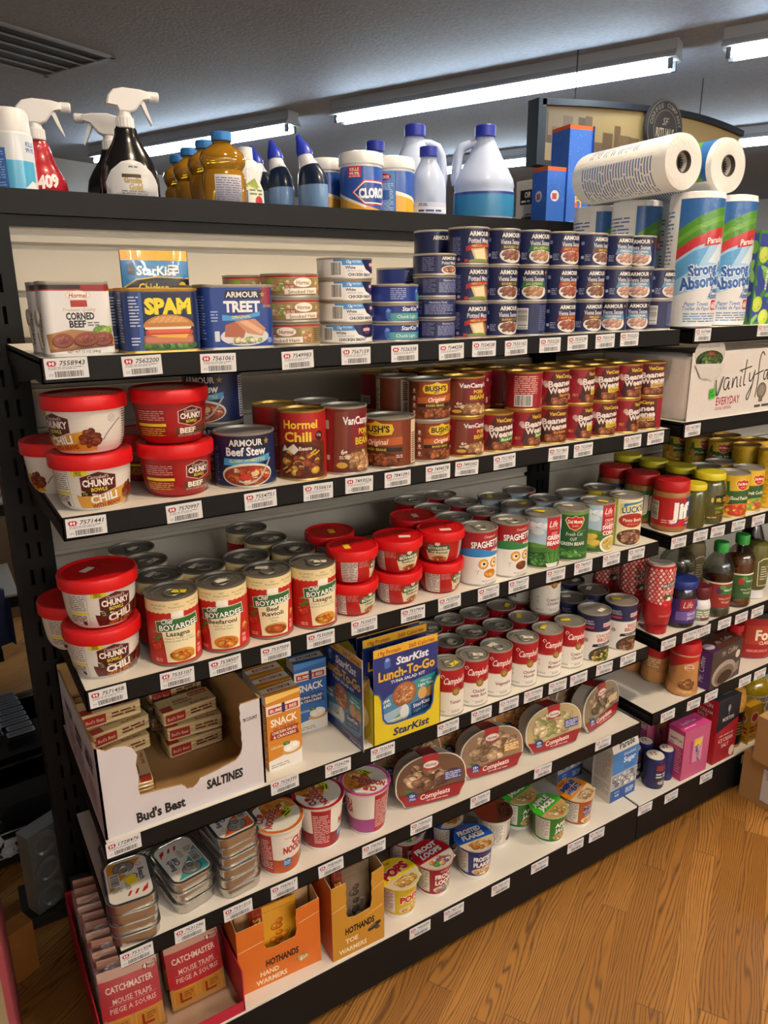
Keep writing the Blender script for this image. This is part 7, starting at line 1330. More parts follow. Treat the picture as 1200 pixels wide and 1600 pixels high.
bottle('sauce_bottle', 'dark sauce bottle with navy label at the edge of the vinegar shelf', 'bottle', [(.03, 0), (.034, .004), (.034, .12), (.02, .16), (.013, .18), (.013, .19)], 1.745, .1, z, mat('dark_sauce', '1a0d08', .2, coat=.5), [(.015, .188), (.016, .19), (.016, .21), (.001, .211)], mat('cap_black', '1a1a1c', .4), Art(2 * PI * 34, 90, '1c2a6a').t('Kraft', 0, 60, 20, 'dfe3ee', w=46, bold=.03, shear=.15).r(-36, 8, 36, 34, '8a1f24'), (.02, .115), None, rot=-.5)
# creamer, filters, coffee
z = ZR['C']; a = Art(2 * PI * 36, 104, 'b5814a'); W = 2 * PI * 36; a.p([(-W / 2, 70), (-W / 2, 104), (W / 2, 104), (W / 2, 78), (40, 70), (14, 92), (-20, 86), (-60, 66)], 'b3161f'); a.e(-8, 76, 13, 9, 'd9c4a4', 20); a.t('Coffee', -8, 79, 6, 'a3202a', w=18, bold=.03, shear=.2); a.t('mate', -8, 72, 6, 'a3202a', w=16, bold=.03, shear=.2); a.food(-10, 30, 26, 20, ['8a5a2a', '6f4420', 'c99a62'], 14, 10, None, 3); a.p([(-W / 2, 0), (-W / 2, 40), (-30, 20), (20, 6), (60, 0)], 'c98f55'); a.r(30, 24, 66, 88, 'c9a878'); a.lines(32, 26, 64, 86, 14, '4a3020', .4); a.lines(-104, 40, -66, 64, 4, 'e3c9a0', .5); a.t('Original', -16, 12, 7, 'e9d2b0', w=34)
cp = [(.033, 0), (.0365, .003), (.037, .012), (.034, .06), (.036, .108), (.0355, .116)]; cc = [(.0355, .112), (.0375, .113), (.038, .118), (.036, .128), (.033, .14), (.026, .1445), (.001, .1445)]
for x, y, d in ((1.392, .022, 'foremost'), (1.39, .1, 'second back'), (1.385, .18, 'third back'), (1.375, .262, 'rearmost')): bottle('creamer_canister', 'tan creamer canister with red lid, ' + d, 'canister', cp, x, y, z, mat('creamer_body', 'c9a070', .4), cc, REDC, a, (.004, .11), 'creamer canisters', rot=(-.35 if y < .1 else 1.2))
a = Art(146, 106, '3f3430'); a.t('Mr. Coffee', 10, 88, 16, 'b5aaa2', w=76, shear=.15); a.e(-8, 30, 58, 34, '9a8f86', 28); a.e(-4, 24, 48, 26, '6f5f54', 26); a.e(-2, 18, 36, 17, '3a2820', 24); a.e(54, 66, 11, 11, 'c9beb4', 18); a.p([(46, 14), (44, 40), (66, 44), (66, 18)], '8a8078')
for k_ in range(14): t = PI * (.05 + .9 * k_ / 13); a.stroke([(-6 + 46 * math.cos(t), 26 + 25 * math.sin(t)), (-8 + 57 * math.cos(t), 30 + 33 * math.sin(t))], 1.2, 'b5aaa0')
s_ = Art(52, 106, '4a2a70'); s_.t('Mr. Coffee', 0, 52, 15, 'd9cfe3', w=70, shear=.15, rot=PI / 2); t_ = Art(146, 52, '5a3026'); t_.t('Mr. Coffee', 20, 26, 14, 'e3d3c6', w=70, shear=.2); t_.e(-50, 26, 18, 14, 'c9beda', 18); t_.r(-73, 0, -34, 8, '4a2a70')
thing('filter_box', 'brown and purple coffee filter box leaning beside the creamer', 'box', (1.513, .012, z), .1, None, [('printed_carton', boxm('printed_carton', .146, .052, .106, a, s_, s_, t_, None, '4a3a34'))])
bottle('red_bottle', 'slim red bottle with red cap between the filter box and the coffee tub', 'bottle', [(.02, 0), (.023, .004), (.023, .04), (.017, .055), (.02, .08), (.018, .1), (.014, .104)], 1.622, .04, z, mat('red_gloss', '8a121a', .25, coat=.4), [(.016, .1), (.021, .101), (.022, .104), (.022, .12), (.001, .122)], REDC)
a = Art(2 * PI * 76, 96, '9a1620'); a.bars(-150, 30, -118, 74, horiz=True); a.r(-96, 30, -20, 84, 'a83a24'); a.t('Folgers', -20, 58, 30, 'efe0cc', w=104, bold=.04, out='5a0c12', ow=.02); a.t('CLASSIC ROAST', -20, 34, 10, 'efe0cc', w=80, bold=.02); a.lines(-90, 6, -30, 14, 2, 'd9a89a', .4); a.bars(100, 30, 130, 70)
bottle('coffee_tub', 'large red plastic coffee tub with black lid', 'tub', [(.068, 0), (.075, .004), (.077, .014), (.077, .11), (.079, .118), (.077, .126)], 1.742, .08, z, mat('red_tub', '93141e', .3, coat=.3), [(.078, .122), (.081, .123), (.082, .127), (.081, .136), (.078, .139), (.07, .139), (.066, .136), (.001, .136)], mat('lid_black', '1b1b1e', .4), a, (.016, .108), None, rot=.25, extra=[('price_sticker', sticker(.035, .018, .1365, -.02, -.01, .2, STICKER))])
# bottom deck of the farther bay
z = ZR['B']; a = Art(2 * PI * 30, 76, '1c2158'); a.r(-6, 50, 26, 66, '8a2a24'); a.r(-10, 4, 34, 46, '2a2a3a'); a.lines(-6, 28, 30, 44, 2, 'c9ccd8', .5); a.food(12, 16, 14, 8, ['8f8a80', '6a655c', 'b5b0a6'], 12, 5, '3a3a48', 3); a.lines(50, 8, 86, 70, 12, '8a90b8', .35)
for x, y, k_, c in ((1.323, .026, .87, 'salt canister with white top, foremost'), (1.303, .084, .87, 'salt canister with white top, behind against the sugar bag'), (1.372, .03, .68, 'pepper canister with dark-rimmed top, beside the pink box'), (1.354, .082, .68, 'pepper canister with dark-rimmed top, set behind')):
    t = MB(); t.lathe([(.0255 * k_, .084), (.025 * k_, .0848), (.001, .0848)], 28, cap=False); sp_ = MB()
    for q in range(4): sp_.lathe([(.0026, .0849), (.0026, .0853)], 8, cx=(-.01 + .012 * (q % 2)) * k_, cy=(.002 + .01 * (q // 2)) * k_)
    bottle('seasoning_canister', 'round navy ' + c, 'canister', [(.029 * k_, 0), (.03 * k_, .002), (.03 * k_, .082), (.0285 * k_, .085), (.026 * k_, .0842)], x, y, z, mat('navy_card', '1c2158', .4), None, None, a if k_ > .8 else None, (.004, .08), 'navy seasoning canisters', rot=-.5, extra=[('top_disc', t.mesh('top_disc', STICKER)), ('pour_spout', sp_.mesh('pour_spout', mat('spout_metal', '8a7a5a', .4, .5)))])
a = Art(102, 145, 'b8708a'); a.r(-51, 0, 51, 145, 'b5567a'); a.p([(-20, 40), (-26, 108), (14, 112), (22, 44)], 'd9a02a' if 0 else '9a3a62'); a.rr(-14, 42, 24, 112, 3, 'c98aa4'); a.p([(-10, 90), (-6, 110), (22, 106), (18, 86)], 'd8b83a'); a.t("Sweet'N Low", 8, 66, 14, '2a2a6a', w=52, bold=.04, out='e9dcc8', ow=.03, rot=-1.3); s_ = Art(50, 145, 'c9457f'); s_.r(-22, 96, 22, 132, 'e9dfd6'); s_.t("Sweet'N Low", 0, 114, 8, '9a2a4a', w=36, bold=.03); s_.t('400', -12, 100, 6, '2a2a3a', w=14); s_.r(-20, 6, 0, 22, 'e9dfd6'); s_.lines(2, 20, 20, 90, 10, 'e3a8c0', .35); t_ = Art(102, 50, 'd84a92'); t_.t("Sweet'N Low", -4, 30, 10, 'f1dfe8', w=56, bold=.02); t_.lines(-40, 8, 10, 16, 1, 'f1dfe8', .4)
SW = boxm('printed_carton', .102, .05, .145, a, s_, s_, t_, None, 'c9457f')
thing('sweetener_box', 'bright pink sweetener box standing forward beside the salt canisters', 'box', (1.44, .016, z), -.02, 'pink sweetener boxes', [('printed_carton', SW)])
thing('sweetener_box', 'bright pink sweetener box set back behind the salt canisters', 'box', (1.43, .12, z), -.06, 'pink sweetener boxes', [('printed_carton', SW)])
a = Art(95, 190, '9a1f2a'); a.r(-47.5, 96, 47.5, 190, '232228'); a.p([(-47.5, 96), (47.5, 120), (47.5, 96)], '9a1f2a'); a.e(0, 160, 6, 10, '8a8a8a', 14); a.r(-1, 140, 1, 156, '8a8a8a'); a.t('MORTON', 0, 130, 11, 'c9c4be', w=48, bold=.02); a.t('ICE CREAM', 0, 66, 12, 'e3c9c0', w=62, bold=.01); a.t('SALT', 0, 48, 12, 'e3c9c0', w=32, bold=.01); a.lines(-30, 76, 30, 84, 1, 'c9a098', .5); a.e(34, 20, 12, 16, 'd8c8bc', 16)
s_ = Art(78, 190, 'b5202c'); s_.t('MORTON', -6, 170, 12, 'f1dcd6', w=56, bold=.03); s_.t('ICE CREAM', -6, 150, 10, 'f1dcd6', w=58, bold=.02); s_.t('SALT', -6, 136, 10, 'f1dcd6', w=30, bold=.02); t_ = Art(95, 78, '3a3a44'); t_.rr(-22, 30, 22, 50, 2, 'd9c23a'); t_.t('MORTON', 14, 22, 8, 'c9c9d0', w=36)
thing('salt_box', 'tall red and black ice-cream salt box', 'box', (1.566, .03, z), .0, None, [('printed_carton', boxm('printed_carton', .095, .078, .19, a, s_, s_, t_, None, 'b5202c'))])
a = Art(2 * PI * 30, 100, '241c1a'); a.r(-40, 20, 30, 80, '2f2624'); a.lines(-36, 28, 26, 72, 5, 'a88a5a', .5)
m = MB(); m.lathe([(.028, 0), (.031, .006), (.032, .08), (.031, .15), (.026, .172), (.012, .18), (.014, .19), (.001, .19)], 24, sy=.8); KERN = mat('kernels', 'b8893a', .35, noise=.5, nscale=150, coat=.3, bump=1., bscale=150)
thing('kernel_bag', 'clear bag of golden kernels with a dark label', 'bag', (1.65, .03, z), -.4, None, [('filled_bag', m.mesh('filled_bag', KERN)), ('label', wrap_mesh('label', a, [(x, y * .8) for x, y in circle_path(1., 32)], [(.012, .0318), (.08, .0324), (.112, .0318)], GLOSSY))])
a = Art(56, 115, 'c9972a'); a.e(0, 76, 17, 17, 'd8d0c0', 22); a.e(0, 76, 13, 13, 'b8302a', 20); a.lines(-20, 28, 20, 50, 2, '8a2a1a', .6); a.lines(-20, 6, 20, 20, 2, '6a4a1a', .5)
thing('soda_box', 'small yellow box with a round red emblem beside the kernel bag', 'box', (1.715, .022, z), -.05, None, [('printed_carton', boxm('printed_carton', .056, .04, .115, a, a, None, None, None, 'c9972a'))])
OIL = mat('cooking_oil', 'c9a81a', .08, coat=.6, trans=.35)
bottle('oil_bottle', 'clear jug of yellow cooking oil with a blue cap', 'bottle', [(.04, 0), (.05, .006), (.05, .04), (.045, .06), (.05, .08), (.05, .11), (.043, .135), (.03, .152), (.016, .162), (.016, .175)], 1.8, .075, z, OIL, [(.018, .17), (.021, .171), (.021, .192), (.001, .194)], mat('cap_blue', '1f2f7a', .35), Art(2 * PI * 50, 26, 'd9d2b8').lines(-40, 6, 40, 20, 2, '24408f', .5), (.082, .108))
# cartons on the floor
KB = mat('kraft_board', 'a37f52', .6, noise=.06, nscale=25)
r = thing('cardboard_box', 'brown cardboard box with a white shipping sheet standing on the wood floor', 'cardboard box', (1.62, -.035, 0), 0, 'cardboard boxes on the floor')
m = MB(); m.box(0, -.42, 0, .34, 0, .139); obj('carton', m.mesh('carton', KB), r); m = MB(); m.box(.168, -.42, .1392, .172, 0, .1396); obj('flap_seam', m.mesh('flap_seam', mat('seam_dark', '5f4527', .7)), r)
a = Art(260, 96, 'c9cbd0'); a.bars(-20, 34, 20, 66, '24262c', None, 18); a.lines(-120, 66, -60, 88, 4, '55585f', .4); a.lines(-30, 10, 60, 22, 2, '55585f', .4); a.r(30, 30, 100, 84, 'b9bcc2'); a.lines(34, 34, 96, 80, 6, '6a6d74', .4)
m = MB(); plane_bake(m, a, (-.0004, -.19, .02), (0, -1, 0), (0, 0, 1)); m.n = None; obj('shipping_sheet', m.mesh('shipping_sheet', GLOSSY), r)
r = thing('cardboard_box', 'brown cardboard box stacked on top of the one with the shipping sheet', 'cardboard box', (1.6, -.07, .1398), .03, 'cardboard boxes on the floor')
m = MB(); m.box(0, -.36, 0, .36, 0, .13); obj('carton', m.mesh('carton', KB), r); m = MB(); m.box(.15, -.36, .1302, .2, 0, .1306); obj('sealing_tape', m.mesh('sealing_tape', mat('tape_tan', '8f7350', .3)), r)

# ------------------------------------------------------------------ cleaning goods on the top deck
z = ZD
def head(white=True, name='trigger'):
    """spray trigger head, nozzle towards +x, base of the collar at z = 0"""
    c = MB(); c.lathe([(.0135, 0), (.015, .001), (.015, .017), (.0125, .019), (.011, .026)], 24)
    for k in range(18): t = 2 * PI * k / 18; c.box(-.0006, -.0006, .002, .0006, .0006, .016, M=Matrix.Translation((.015 * math.cos(t), .015 * math.sin(t), 0)))
    h = MB(); P = [(-.03, .036), (-.026, .05), (-.016, .060), (.0, .064), (.03, .063), (.045, .060), (.046, .050), (.034, .047), (.026, .038), (.02, .030), (.010, .026), (-.009, .026), (-.012, .034)]
    h.loft([[(x * k, y, .045 + (q - .045) * k) for x, q in P] for y, k in ((-.0115, .9), (-.0095, 1), (.0095, 1), (.0115, .9))])
    n = MB(); n.lathe([(.0085, -.001), (.0085, .014), (.007, .016), (.001, .016)], 16); n.v = [(.045 + q[2], q[0], .055 + q[1]) for q in n.v]
    t = MB(); T_ = [(.022, .046), (.03, .040), (.036, .026), (.046, .008), (.0475, .009), (.041, .028), (.036, .044), (.03, .049)]; t.loft([[(x, y, q) for x, q in T_] for y in (-.006, .006)])
    return c.mesh('collar', WP), h.mesh('trigger_head', WP), n.mesh('nozzle', WP), t.mesh('trigger_lever', WP)
HD = head()
def spray(label, x, y, prof, bodym, art, ar, rot, hz, sy=.62, name='spray_bottle', artsc=1.):
    r = thing(name, label, 'spray bottle', (x, y, z), rot, 'trigger spray bottles')
    m = MB(); m.lathe(prof, 36, sy=sy); obj('bottle_body', m.mesh('bottle_body', bodym), r)
    def rad(q):
        for (r0, a0), (r1, a1) in zip(prof, prof[1:]):
            if a0 <= q <= a1 and a1 > a0: return r0 + (r1 - r0) * (q - a0) / (a1 - a0)
    if art: obj('label', wrap_mesh('label', art, [(px, py * sy) for px, py in circle_path(1., 36)], [(q, rad(q) + .0004) for q in [ar[0]] + [p[1] for p in prof if ar[0] < p[1] < ar[1]] + [ar[1]]], GLOSSY), r)
    for nm, me in zip(('collar', 'trigger_head', 'nozzle', 'trigger_lever'), HD): obj(nm, me, r, (0, 0, hz))
    return r
# big stone-cleaner bottle in front, second behind
gp = [(.042, 0), (.046, .006), (.046, .03), (.042, .05), (.033, .068), (.024, .082), (.0185, .094), (.0175, .102), (.0135, .108)]
BLKG = mat('bottle_black', '101014', .18, coat=.6)
a = Art(2 * PI * 40, 92); a.p([(-46, 0), (-46, 22), (-36, 42), (-18, 56), (0, 60), (18, 56), (36, 42), (46, 22), (46, 0)], 'c9cbd0'); a.lines(-6, 46, 10, 50, 1, '55575c', .6); a.r(-18, 30, 14, 36, '4a3a24'); a.t('Granite', 0, 26, 9, 'b5983a', w=30, bold=.03, out='2a2418', ow=.03); a.t('Gold', 4, 15, 9, 'b5983a', w=24, bold=.03, out='2a2418', ow=.03); a.lines(-20, 2, 24, 10, 2, '6a6a70', .5)
gs = 1.1
GP = [(r_ * gs, q * .98) for r_, q in gp]
spray('black and white stone-cleaner spray bottle with tall white trigger, nearer one', .247, .455, [(r_ , q * 1.15) for r_, q in GP], BLKG, a, (.004, .098), -.1, .117, .6)
spray('black and white stone-cleaner spray bottle standing behind the tall one', .252, .60, [(r_, q * 1.02) for r_, q in GP], BLKG, a, (.004, .09), PI - .3, .104, .6)
a = Art(2 * PI * 36, 80, 'b01a2c'); a.t('409', 12, 22, 20, 'e9e2e4', w=40, bold=.05, shear=.2, rot=.15); a.p([(-40, 0), (-20, 30), (-6, 34), (-30, 0)], 'd9d4d6'); a.lines(-50, 60, 50, 76, 2, 'd98a90', .4)
spray('red spray bottle with white trigger half hidden behind the aerosol can', .105, .5, [(.04, 0), (.043, .005), (.04, .03), (.026, .055), (.018, .07), (.02, .085), (.014, .094)], mat('bottle_red', 'a8182a', .25, coat=.4), a, (.004, .068), -.15, .093, .6)
# aerosol
a = Art(2 * PI * 33, 84, 'cfd6e0'); a.r(-70, 0, -8, 62, '3a6fc0'); a.r(-8, 0, 40, 44, '4fa8d4'); a.lines(-66, 4, -12, 58, 14, 'a8c4e8', .4); a.t('KILLS', 34, 70, 7, '2a4f9a', w=18, bold=.03); a.t('99.9%', 34, 61, 7, '2a4f9a', w=20, bold=.03); a.r(-40, 66, -16, 80, '6a7f5a'); a.p([(14, 0), (30, 14), (40, 12), (40, 0)], 'dfe4ea')
bottle('aerosol_can', 'white and blue disinfectant aerosol can with white cap', 'aerosol', [(.031, 0), (.033, .002), (.033, .088), (.030, .094)], .058, .452, z, WP, [(.0315, .088), (.032, .09), (.031, .12), (.028, .126), (.001, .127)], WP, a, (.003, .086), None, rot=-.2, lm=GLOSSY)
# oil soap
AMB = mat('oil_soap', 'b5841a', .08, coat=.7, trans=.45); BLUC = mat('cap_sky', '2f78c4', .4)
op = [(.036, 0), (.042, .006), (.042, .05), (.038, .058), (.036, .062), (.042, .072), (.044, .08), (.04, .092), (.024, .104), (.018, .108), (.0165, .116)]
a = Art(2 * PI * 40, 52); a.r(-24, 0, 34, 50, 'd3d4dc'); a.lines(-22, 4, 32, 46, 10, '5a5a8a', .4)
for i, (x, y, rot) in enumerate(((.423, .455, -.2), (.422, .545, .5), (.42, .635, .5), (.424, .725, .6))): bottle('soap_bottle', 'amber liquid soap bottle with blue cap, %s in line' % ('foremost', 'second', 'third', 'rearmost')[i], 'bottle', op, x, y, z, AMB, [(.0175, .112), (.0195, .113), (.0195, .126), (.018, .128), (.001, .128)], BLUC, a, (.002, .05), 'amber soap bottles', sy=.7, rot=rot)
a = Art(2 * PI * 34, 70); a.p([(-10, 0), (-6, 44), (20, 58), (40, 30), (40, 0)], '8a9a3a'); a.r(-20, 4, 40, 40, 'd3d6cc'); a.e(26, 14, 10, 10, 'b03038', 18); a.r(-16, 10, 0, 34, '3a5aa0'); a.lines(4, 24, 36, 38, 2, '6a7a3a', .5)
bottle('cleaner_bottle', 'white cleaner bottle with green label next to the amber soap', 'bottle', [(.03, 0), (.035, .006), (.034, .04), (.028, .055), (.034, .075), (.028, .09), (.014, .1)], .499, .53, z, WP, [(.0135, .096), (.016, .097), (.015, .12), (.001, .121)], WP, a, (.004, .05), None, sy=.75, rot=-.3)
# toilet cleaners with bent necks
def bent(label, x, y, rot, k=1.):
    r = thing('bent_neck_bottle', label, 'bottle', (x, y, z), rot, 'bent-neck toilet cleaner bottles'); S_ = [(0, .0, .034, .022), (0, .006, .037, .024), (0, .05, .037, .024), (.002, .072, .033, .022), (.008, .086, .022, .018), (.016, .1, .016, .015), (.019, .108, .0145, .0145)]
    def ring(cx, q, a_, b_, n=28): return [(cx + a_ * math.cos(2 * PI * i / n) , b_ * math.sin(2 * PI * i / n), q + .25 * (a_ * math.cos(2 * PI * i / n)) * -1 * (1 if q > .08 else 0)) for i in range(n)]
    m = MB(); m.loft([ring(*s_) for s_ in S_], [lin('d3d9e6'), lin('6f94c4'), lin('14243f'), lin('14243f'), lin('d3d9e6'), lin('d3d9e6')]); obj('bottle_body', m.mesh('bottle_body', GLOSSY), r)
    c = MB(); c.loft([ring(*s_, 20) for s_ in ((.019, .108, .016, .016), (.022, .116, .0165, .0165), (.027, .128, .013, .013), (.033, .138, .008, .008), (.0375, .146, .0055, .0055), (.0385, .149, .003, .003))]); obj('cap', c.mesh('cap', mat('cap_blue_bright', '2438b0', .35)), r)
    a = Art(40, 40); a.r(-18, 24, -2, 38, 'd3d0d4'); a.lines(-16, 26, -4, 36, 2, '8a2a3a', .5); a.lines(-4, 2, 18, 20, 5, '8aa4cc', .45); m = MB(); plane_bake(m, a, (.004, -.0252, .012), (1, 0, 0), (0, .0, 1)); m.n = None; obj('label', m.mesh('label', GLOSSY), r)
bent('navy toilet cleaner bottle with bent blue-capped neck, beside the wipes', .62, .47, 1.9); bent('navy toilet cleaner bottle with bent blue-capped neck, middle one', .58, .54, 1.6); bent('navy toilet cleaner bottle with bent blue-capped neck, next to the white bottle', .572, .62, 1.75)
# wipes
a = Art(2 * PI * 45, 84, '2350a8'); a.p([(-90, 0), (-90, 44), (-46, 34), (20, 8), (60, 0)], 'd9a02a'); a.p([(-90, 36), (-90, 44), (-46, 34), (20, 8), (16, 4), (-46, 28)], 'e9e2d0'); a.r(-20, 62, 8, 84, 'b8282f'); a.t('KILLS', -6, 78, 6, 'f1e4e2', w=20, bold=.03); a.t('99.9%', -6, 70, 6, 'f1e4e2', w=22, bold=.03); a.lines(-18, 63, 6, 66, 1, 'f1e4e2', .5)
a.p([(-12, 34), (14, 58), (66, 58), (92, 34), (66, 10), (14, 10)], 'b8282f'); a.p([(-9, 34), (15, 55.5), (65, 55.5), (89, 34), (65, 12.5), (15, 12.5)], 'e3e6ee'); a.p([(-6, 34), (16, 53), (64, 53), (86, 34), (64, 15), (16, 15)], '1f3f8f'); a.t('CLOROX', 40, 34, 18, 'f1f1f3', w=74, bold=.05, rot=.06)
a.r(-141, 0, -92, 84, '5f94d4'); a.lines(-138, 4, -96, 60, 14, 'd3e2f3', .45); a.e(-116, 72, 16, 7, 'b8282f'); a.t('CLOROX', -116, 72, 6, 'f1f1f3', w=24, bold=.03); a.r(-128, 26, -104, 46, '3f74bc')
wp_ = [(.043, 0), (.0445, .002), (.0445, .092), (.043, .094)]; wc_ = [(.044, .092), (.047, .0925), (.0475, .096), (.047, .108), (.043, .116), (.03, .119), (.001, .119)]
for i, (x, y, rot, d) in enumerate(((.727, .455, -.72, 'front, big red emblem showing'), (.8185, .472, 1.55, 'front, pale instruction side showing'), (.70, .56, 1.4, 'behind by the toilet cleaner'), (.815, .575, .4, 'behind the instruction side'))): bottle('wipes_canister', 'round disinfecting wipes canister with white lid, ' + d, 'canister', wp_, x, y, z, WP, wc_, mat('lid_clear_white', 'd9dbe0', .3, coat=.3), a, (.003, .09), 'wipes canisters', rot=rot, lm=GLOSSY)
# bleach
BLEACH = mat('bleach_plastic', 'a4b4d6', .35, coat=.2); BCAP = mat('cap_royal', '22309a', .4)
def jug(label, x, y, rot, k=1., handle=True, art=True):
    r = thing('bleach_jug', label, 'bleach', (x, y, z), rot, 'bleach bottles'); m = MB(); k2 = k
    P = [(.062, 0), (.068, .005), (.069, .02), (.069, .06), (.067, .068), (.069, .074), (.066, .088), (.055, .108), (.04, .135), (.028, .158), (.021, .172), (.019, .182)]
    m.lathe([(r_ * k, q * k) for r_, q in P], 40, sy=.72); obj('bottle_body', m.mesh('bottle_body', BLEACH), r)
    c = MB(); c.lathe([(.02 * k, .178 * k), (.0235 * k, .179 * k), (.0235 * k, .2 * k), (.022 * k, .202 * k), (.001, .202 * k)], 28); obj('cap', c.mesh('cap', BCAP), r)
    if handle: h = MB(); h.tube([(q[0] * k, 0, q[1] * k) for q in ((.014, .166), (.034, .165), (.052, .158), (.06, .142), (.063, .12), (.065, .095), (.063, .078))], [.009 * k, .0095 * k, .011 * k, .0115 * k, .0115 * k, .012 * k, .011 * k], 12); obj('handle', h.mesh('handle', BLEACH), r)
    if art:
        a = Art(2 * PI * 60, 54, '2f7fb4'); a.r(-190, 48, 190, 54, '2a3f8a'); a.lines(-80, 4, 80, 44, 12, '1f4f7a', .3); a.r(-60, 2, -10, 34, '7a9ab8'); a.lines(-58, 4, -12, 32, 6, 'd0c0b0', .4)
        obj('label', wrap_mesh('label', a, [(px, py * .72) for px, py in circle_path(1., 40)], [(.008 * k, .0687 * k), (.02 * k, .0694 * k), (.058 * k, .0694 * k)], GLOSSY), r)
jug('large pale blue bleach jug with blue cap standing alone', 1.075, .475, 2.5, 1.03)
jug('large pale blue bleach jug with open handle behind the small bleach bottle', .935, .56, -.35, 1.04)
jug('pale blue bleach jug with cap just showing behind the handled jug', .9, .68, .3, .95)
a = Art(2 * PI * 38, 22, 'b9c4dc'); a.r(-120, 0, 120, 12, 'cfd6e6'); a.lines(-30, 1, 30, 8, 1, '2a3f8a', .6); a.lines(-30, 14, -8, 20, 2, '33343a', .5)
r = bottle('bleach_bottle', 'small slim pale bleach bottle with blue cap, front of the bleach', 'bleach', [(.036, 0), (.04, .004), (.04, .06), (.036, .08), (.026, .1), (.018, .114), (.0165, .128)], .893, .445, z, BLEACH, [(.017, .122), (.0195, .123), (.0195, .142), (.001, .143)], BCAP, a, (.006, .028), 'bleach bottles', sy=.7, rot=-.4)
bottle('wipes_canister', 'round canister with blue lid between the wipes and the bleach', 'canister', [(.04, 0), (.042, .003), (.042, .11), (.04, .114)], .785, .69, z, WP, [(.041, .112), (.044, .113), (.044, .128), (.001, .129)], BCAP, Art(2 * PI * 42, 100, '5f94d4').lines(-60, 10, 60, 90, 14, 'd3e2f3', .4), (.004, .108), 'wipes canisters')
# boxes at the far end of the deck
a = Art(48, 120, 'd3d0c8'); a.r(-20, 60, 20, 96, '1d1c1c'); a.t('OR', 6, 84, 14, 'e3dfd6', w=22, bold=.03); a.lines(-16, 64, 14, 72, 1, 'e3dfd6', .6); a.e(8, 14, 26, 24, '4a3230', 24); a.t('ORIGINAL', 8, 30, 6, 'd9cfc0', w=34, bold=.02, arc=3); a.t('C', 10, 10, 20, 'd9d4c8', w=14, bold=.05)
thing('carton', 'white and black carton between the bleach jug and the blue boxes', 'box', (1.3254, .58, z), .1, None, [('printed_carton', boxm('printed_carton', .05, .07, .12, a, a, a, None, None, 'd3d0c8'))])
def bluebox(w_, d, h, icon):
    a = Art(w_ * 1000, h * 1000, '2f66c8'); H_ = h * 1000; W_ = w_ * 1000; a.r(-W_ / 2, H_ - 9, W_ / 2, H_, 'c9582a')
    R = random.Random(9)
    for i in range(int(H_ / 4)): x, y = R.uniform(-W_ / 2 + 3, W_ / 2 - 3), R.uniform(H_ * .4, H_ - 14); t = R.uniform(0, 3); a.stroke([(x, y), (x + 3 * math.cos(t), y + 3 * math.sin(t))], .9, '6f9ae0')
    if icon: a.r(-6, 46, 14, 74, 'd9b82a'); a.t('boo', 4, 68, 6, '24408f', w=14, bold=.02); a.e(4, 54, 7, 9, '2f66c8'); a.r(-6, 46, 2, 58, 'c9582a'); a.lines(-20, 6, 22, 14, 2, '9ab8ea', .4)
    else: a.e(-2, 66, 13, 13, 'c9d2e6', 18); a.r(-10, 58, 4, 72, 'b05a5a')
    return boxm('printed_carton', w_, d, h, a, a, a, Art(w_ * 1000, d * 1000, 'c9582a'), None, '2f66c8')
thing('blue_box', 'tall bright blue box with orange top edge near the end of the top deck', 'box', (1.3818, .5, z), -.15, 'bright blue boxes', [('printed_carton', bluebox(.075, .06, .238, True))])
thing('blue_box', 'shorter bright blue box with orange top edge next to the bleach', 'box', (1.2796, .47, z), -.1, 'bright blue boxes', [('printed_carton', bluebox(.06, .05, .132, False))])

# ------------------------------------------------------------------ hanging sign
DARKW = mat('sign_frame', '1c1d22', .5); SIGNTAN = printed('sign_print', .5)
def sz(x, y): return x, y
SX0, SZ0, SX1 = 3.1, 2.09, 4.98
r = thing('hanging_sign', 'long arched coffee sign with tan skyline and round medallion hanging from the ceiling', 'hanging sign', (SX0, 2.5, 0), 0)
L_ = SX1 - SX0; N_ = 22
def topz(t): return 2.385 + .11 * math.sin(PI * min(1, t * .52 + .12)) - .04 - (.0 if t < .6 else .30 * (t - .6) ** 2)
O = [(0, SZ0)] + [(L_ * .86, SZ0 + .02), (L_, topz(1) - .03)] + [(L_ * (1 - i / N_), topz(1 - i / N_)) for i in range(N_ + 1)]
m = MB(); m.loft([[(x, y, q) for x, q in O] for y in (-.0, .05)]); obj('sign_panel', m.mesh('sign_panel', mat('sign_side', '2a2420', .6)), r)
a = Art(L_ * 1000, 500); P = [(x * 1000 - L_ * 500, (q - SZ0) * 1000) for x, q in O]; a.p(P, '9a7d50'); R = random.Random(8); x = -L_ * 500 + 20
while x < L_ * 500 - 200:
    w_ = R.uniform(40, 110); h_ = R.uniform(120, 270) * (1 if x < 300 else .7); a.r(x, 6, x + w_, h_, R.choice(('6f5334', '7d6040', '634a2e'))); x += w_ * R.uniform(.7, 1.5)
x = -L_ * 500 + 60
while x < L_ * 500 - 260: w_ = R.uniform(30, 80); a.r(x, 6, x + w_, R.uniform(40, 110), 'b89d70'); x += w_ * R.uniform(1.4, 2.6)
m = MB(); plane_bake(m, a, (L_ / 2, -.0005, SZ0), (1, 0, 0), (0, 0, 1)); m.n = None; obj('sign_face', m.mesh('sign_face', SIGNTAN), r)
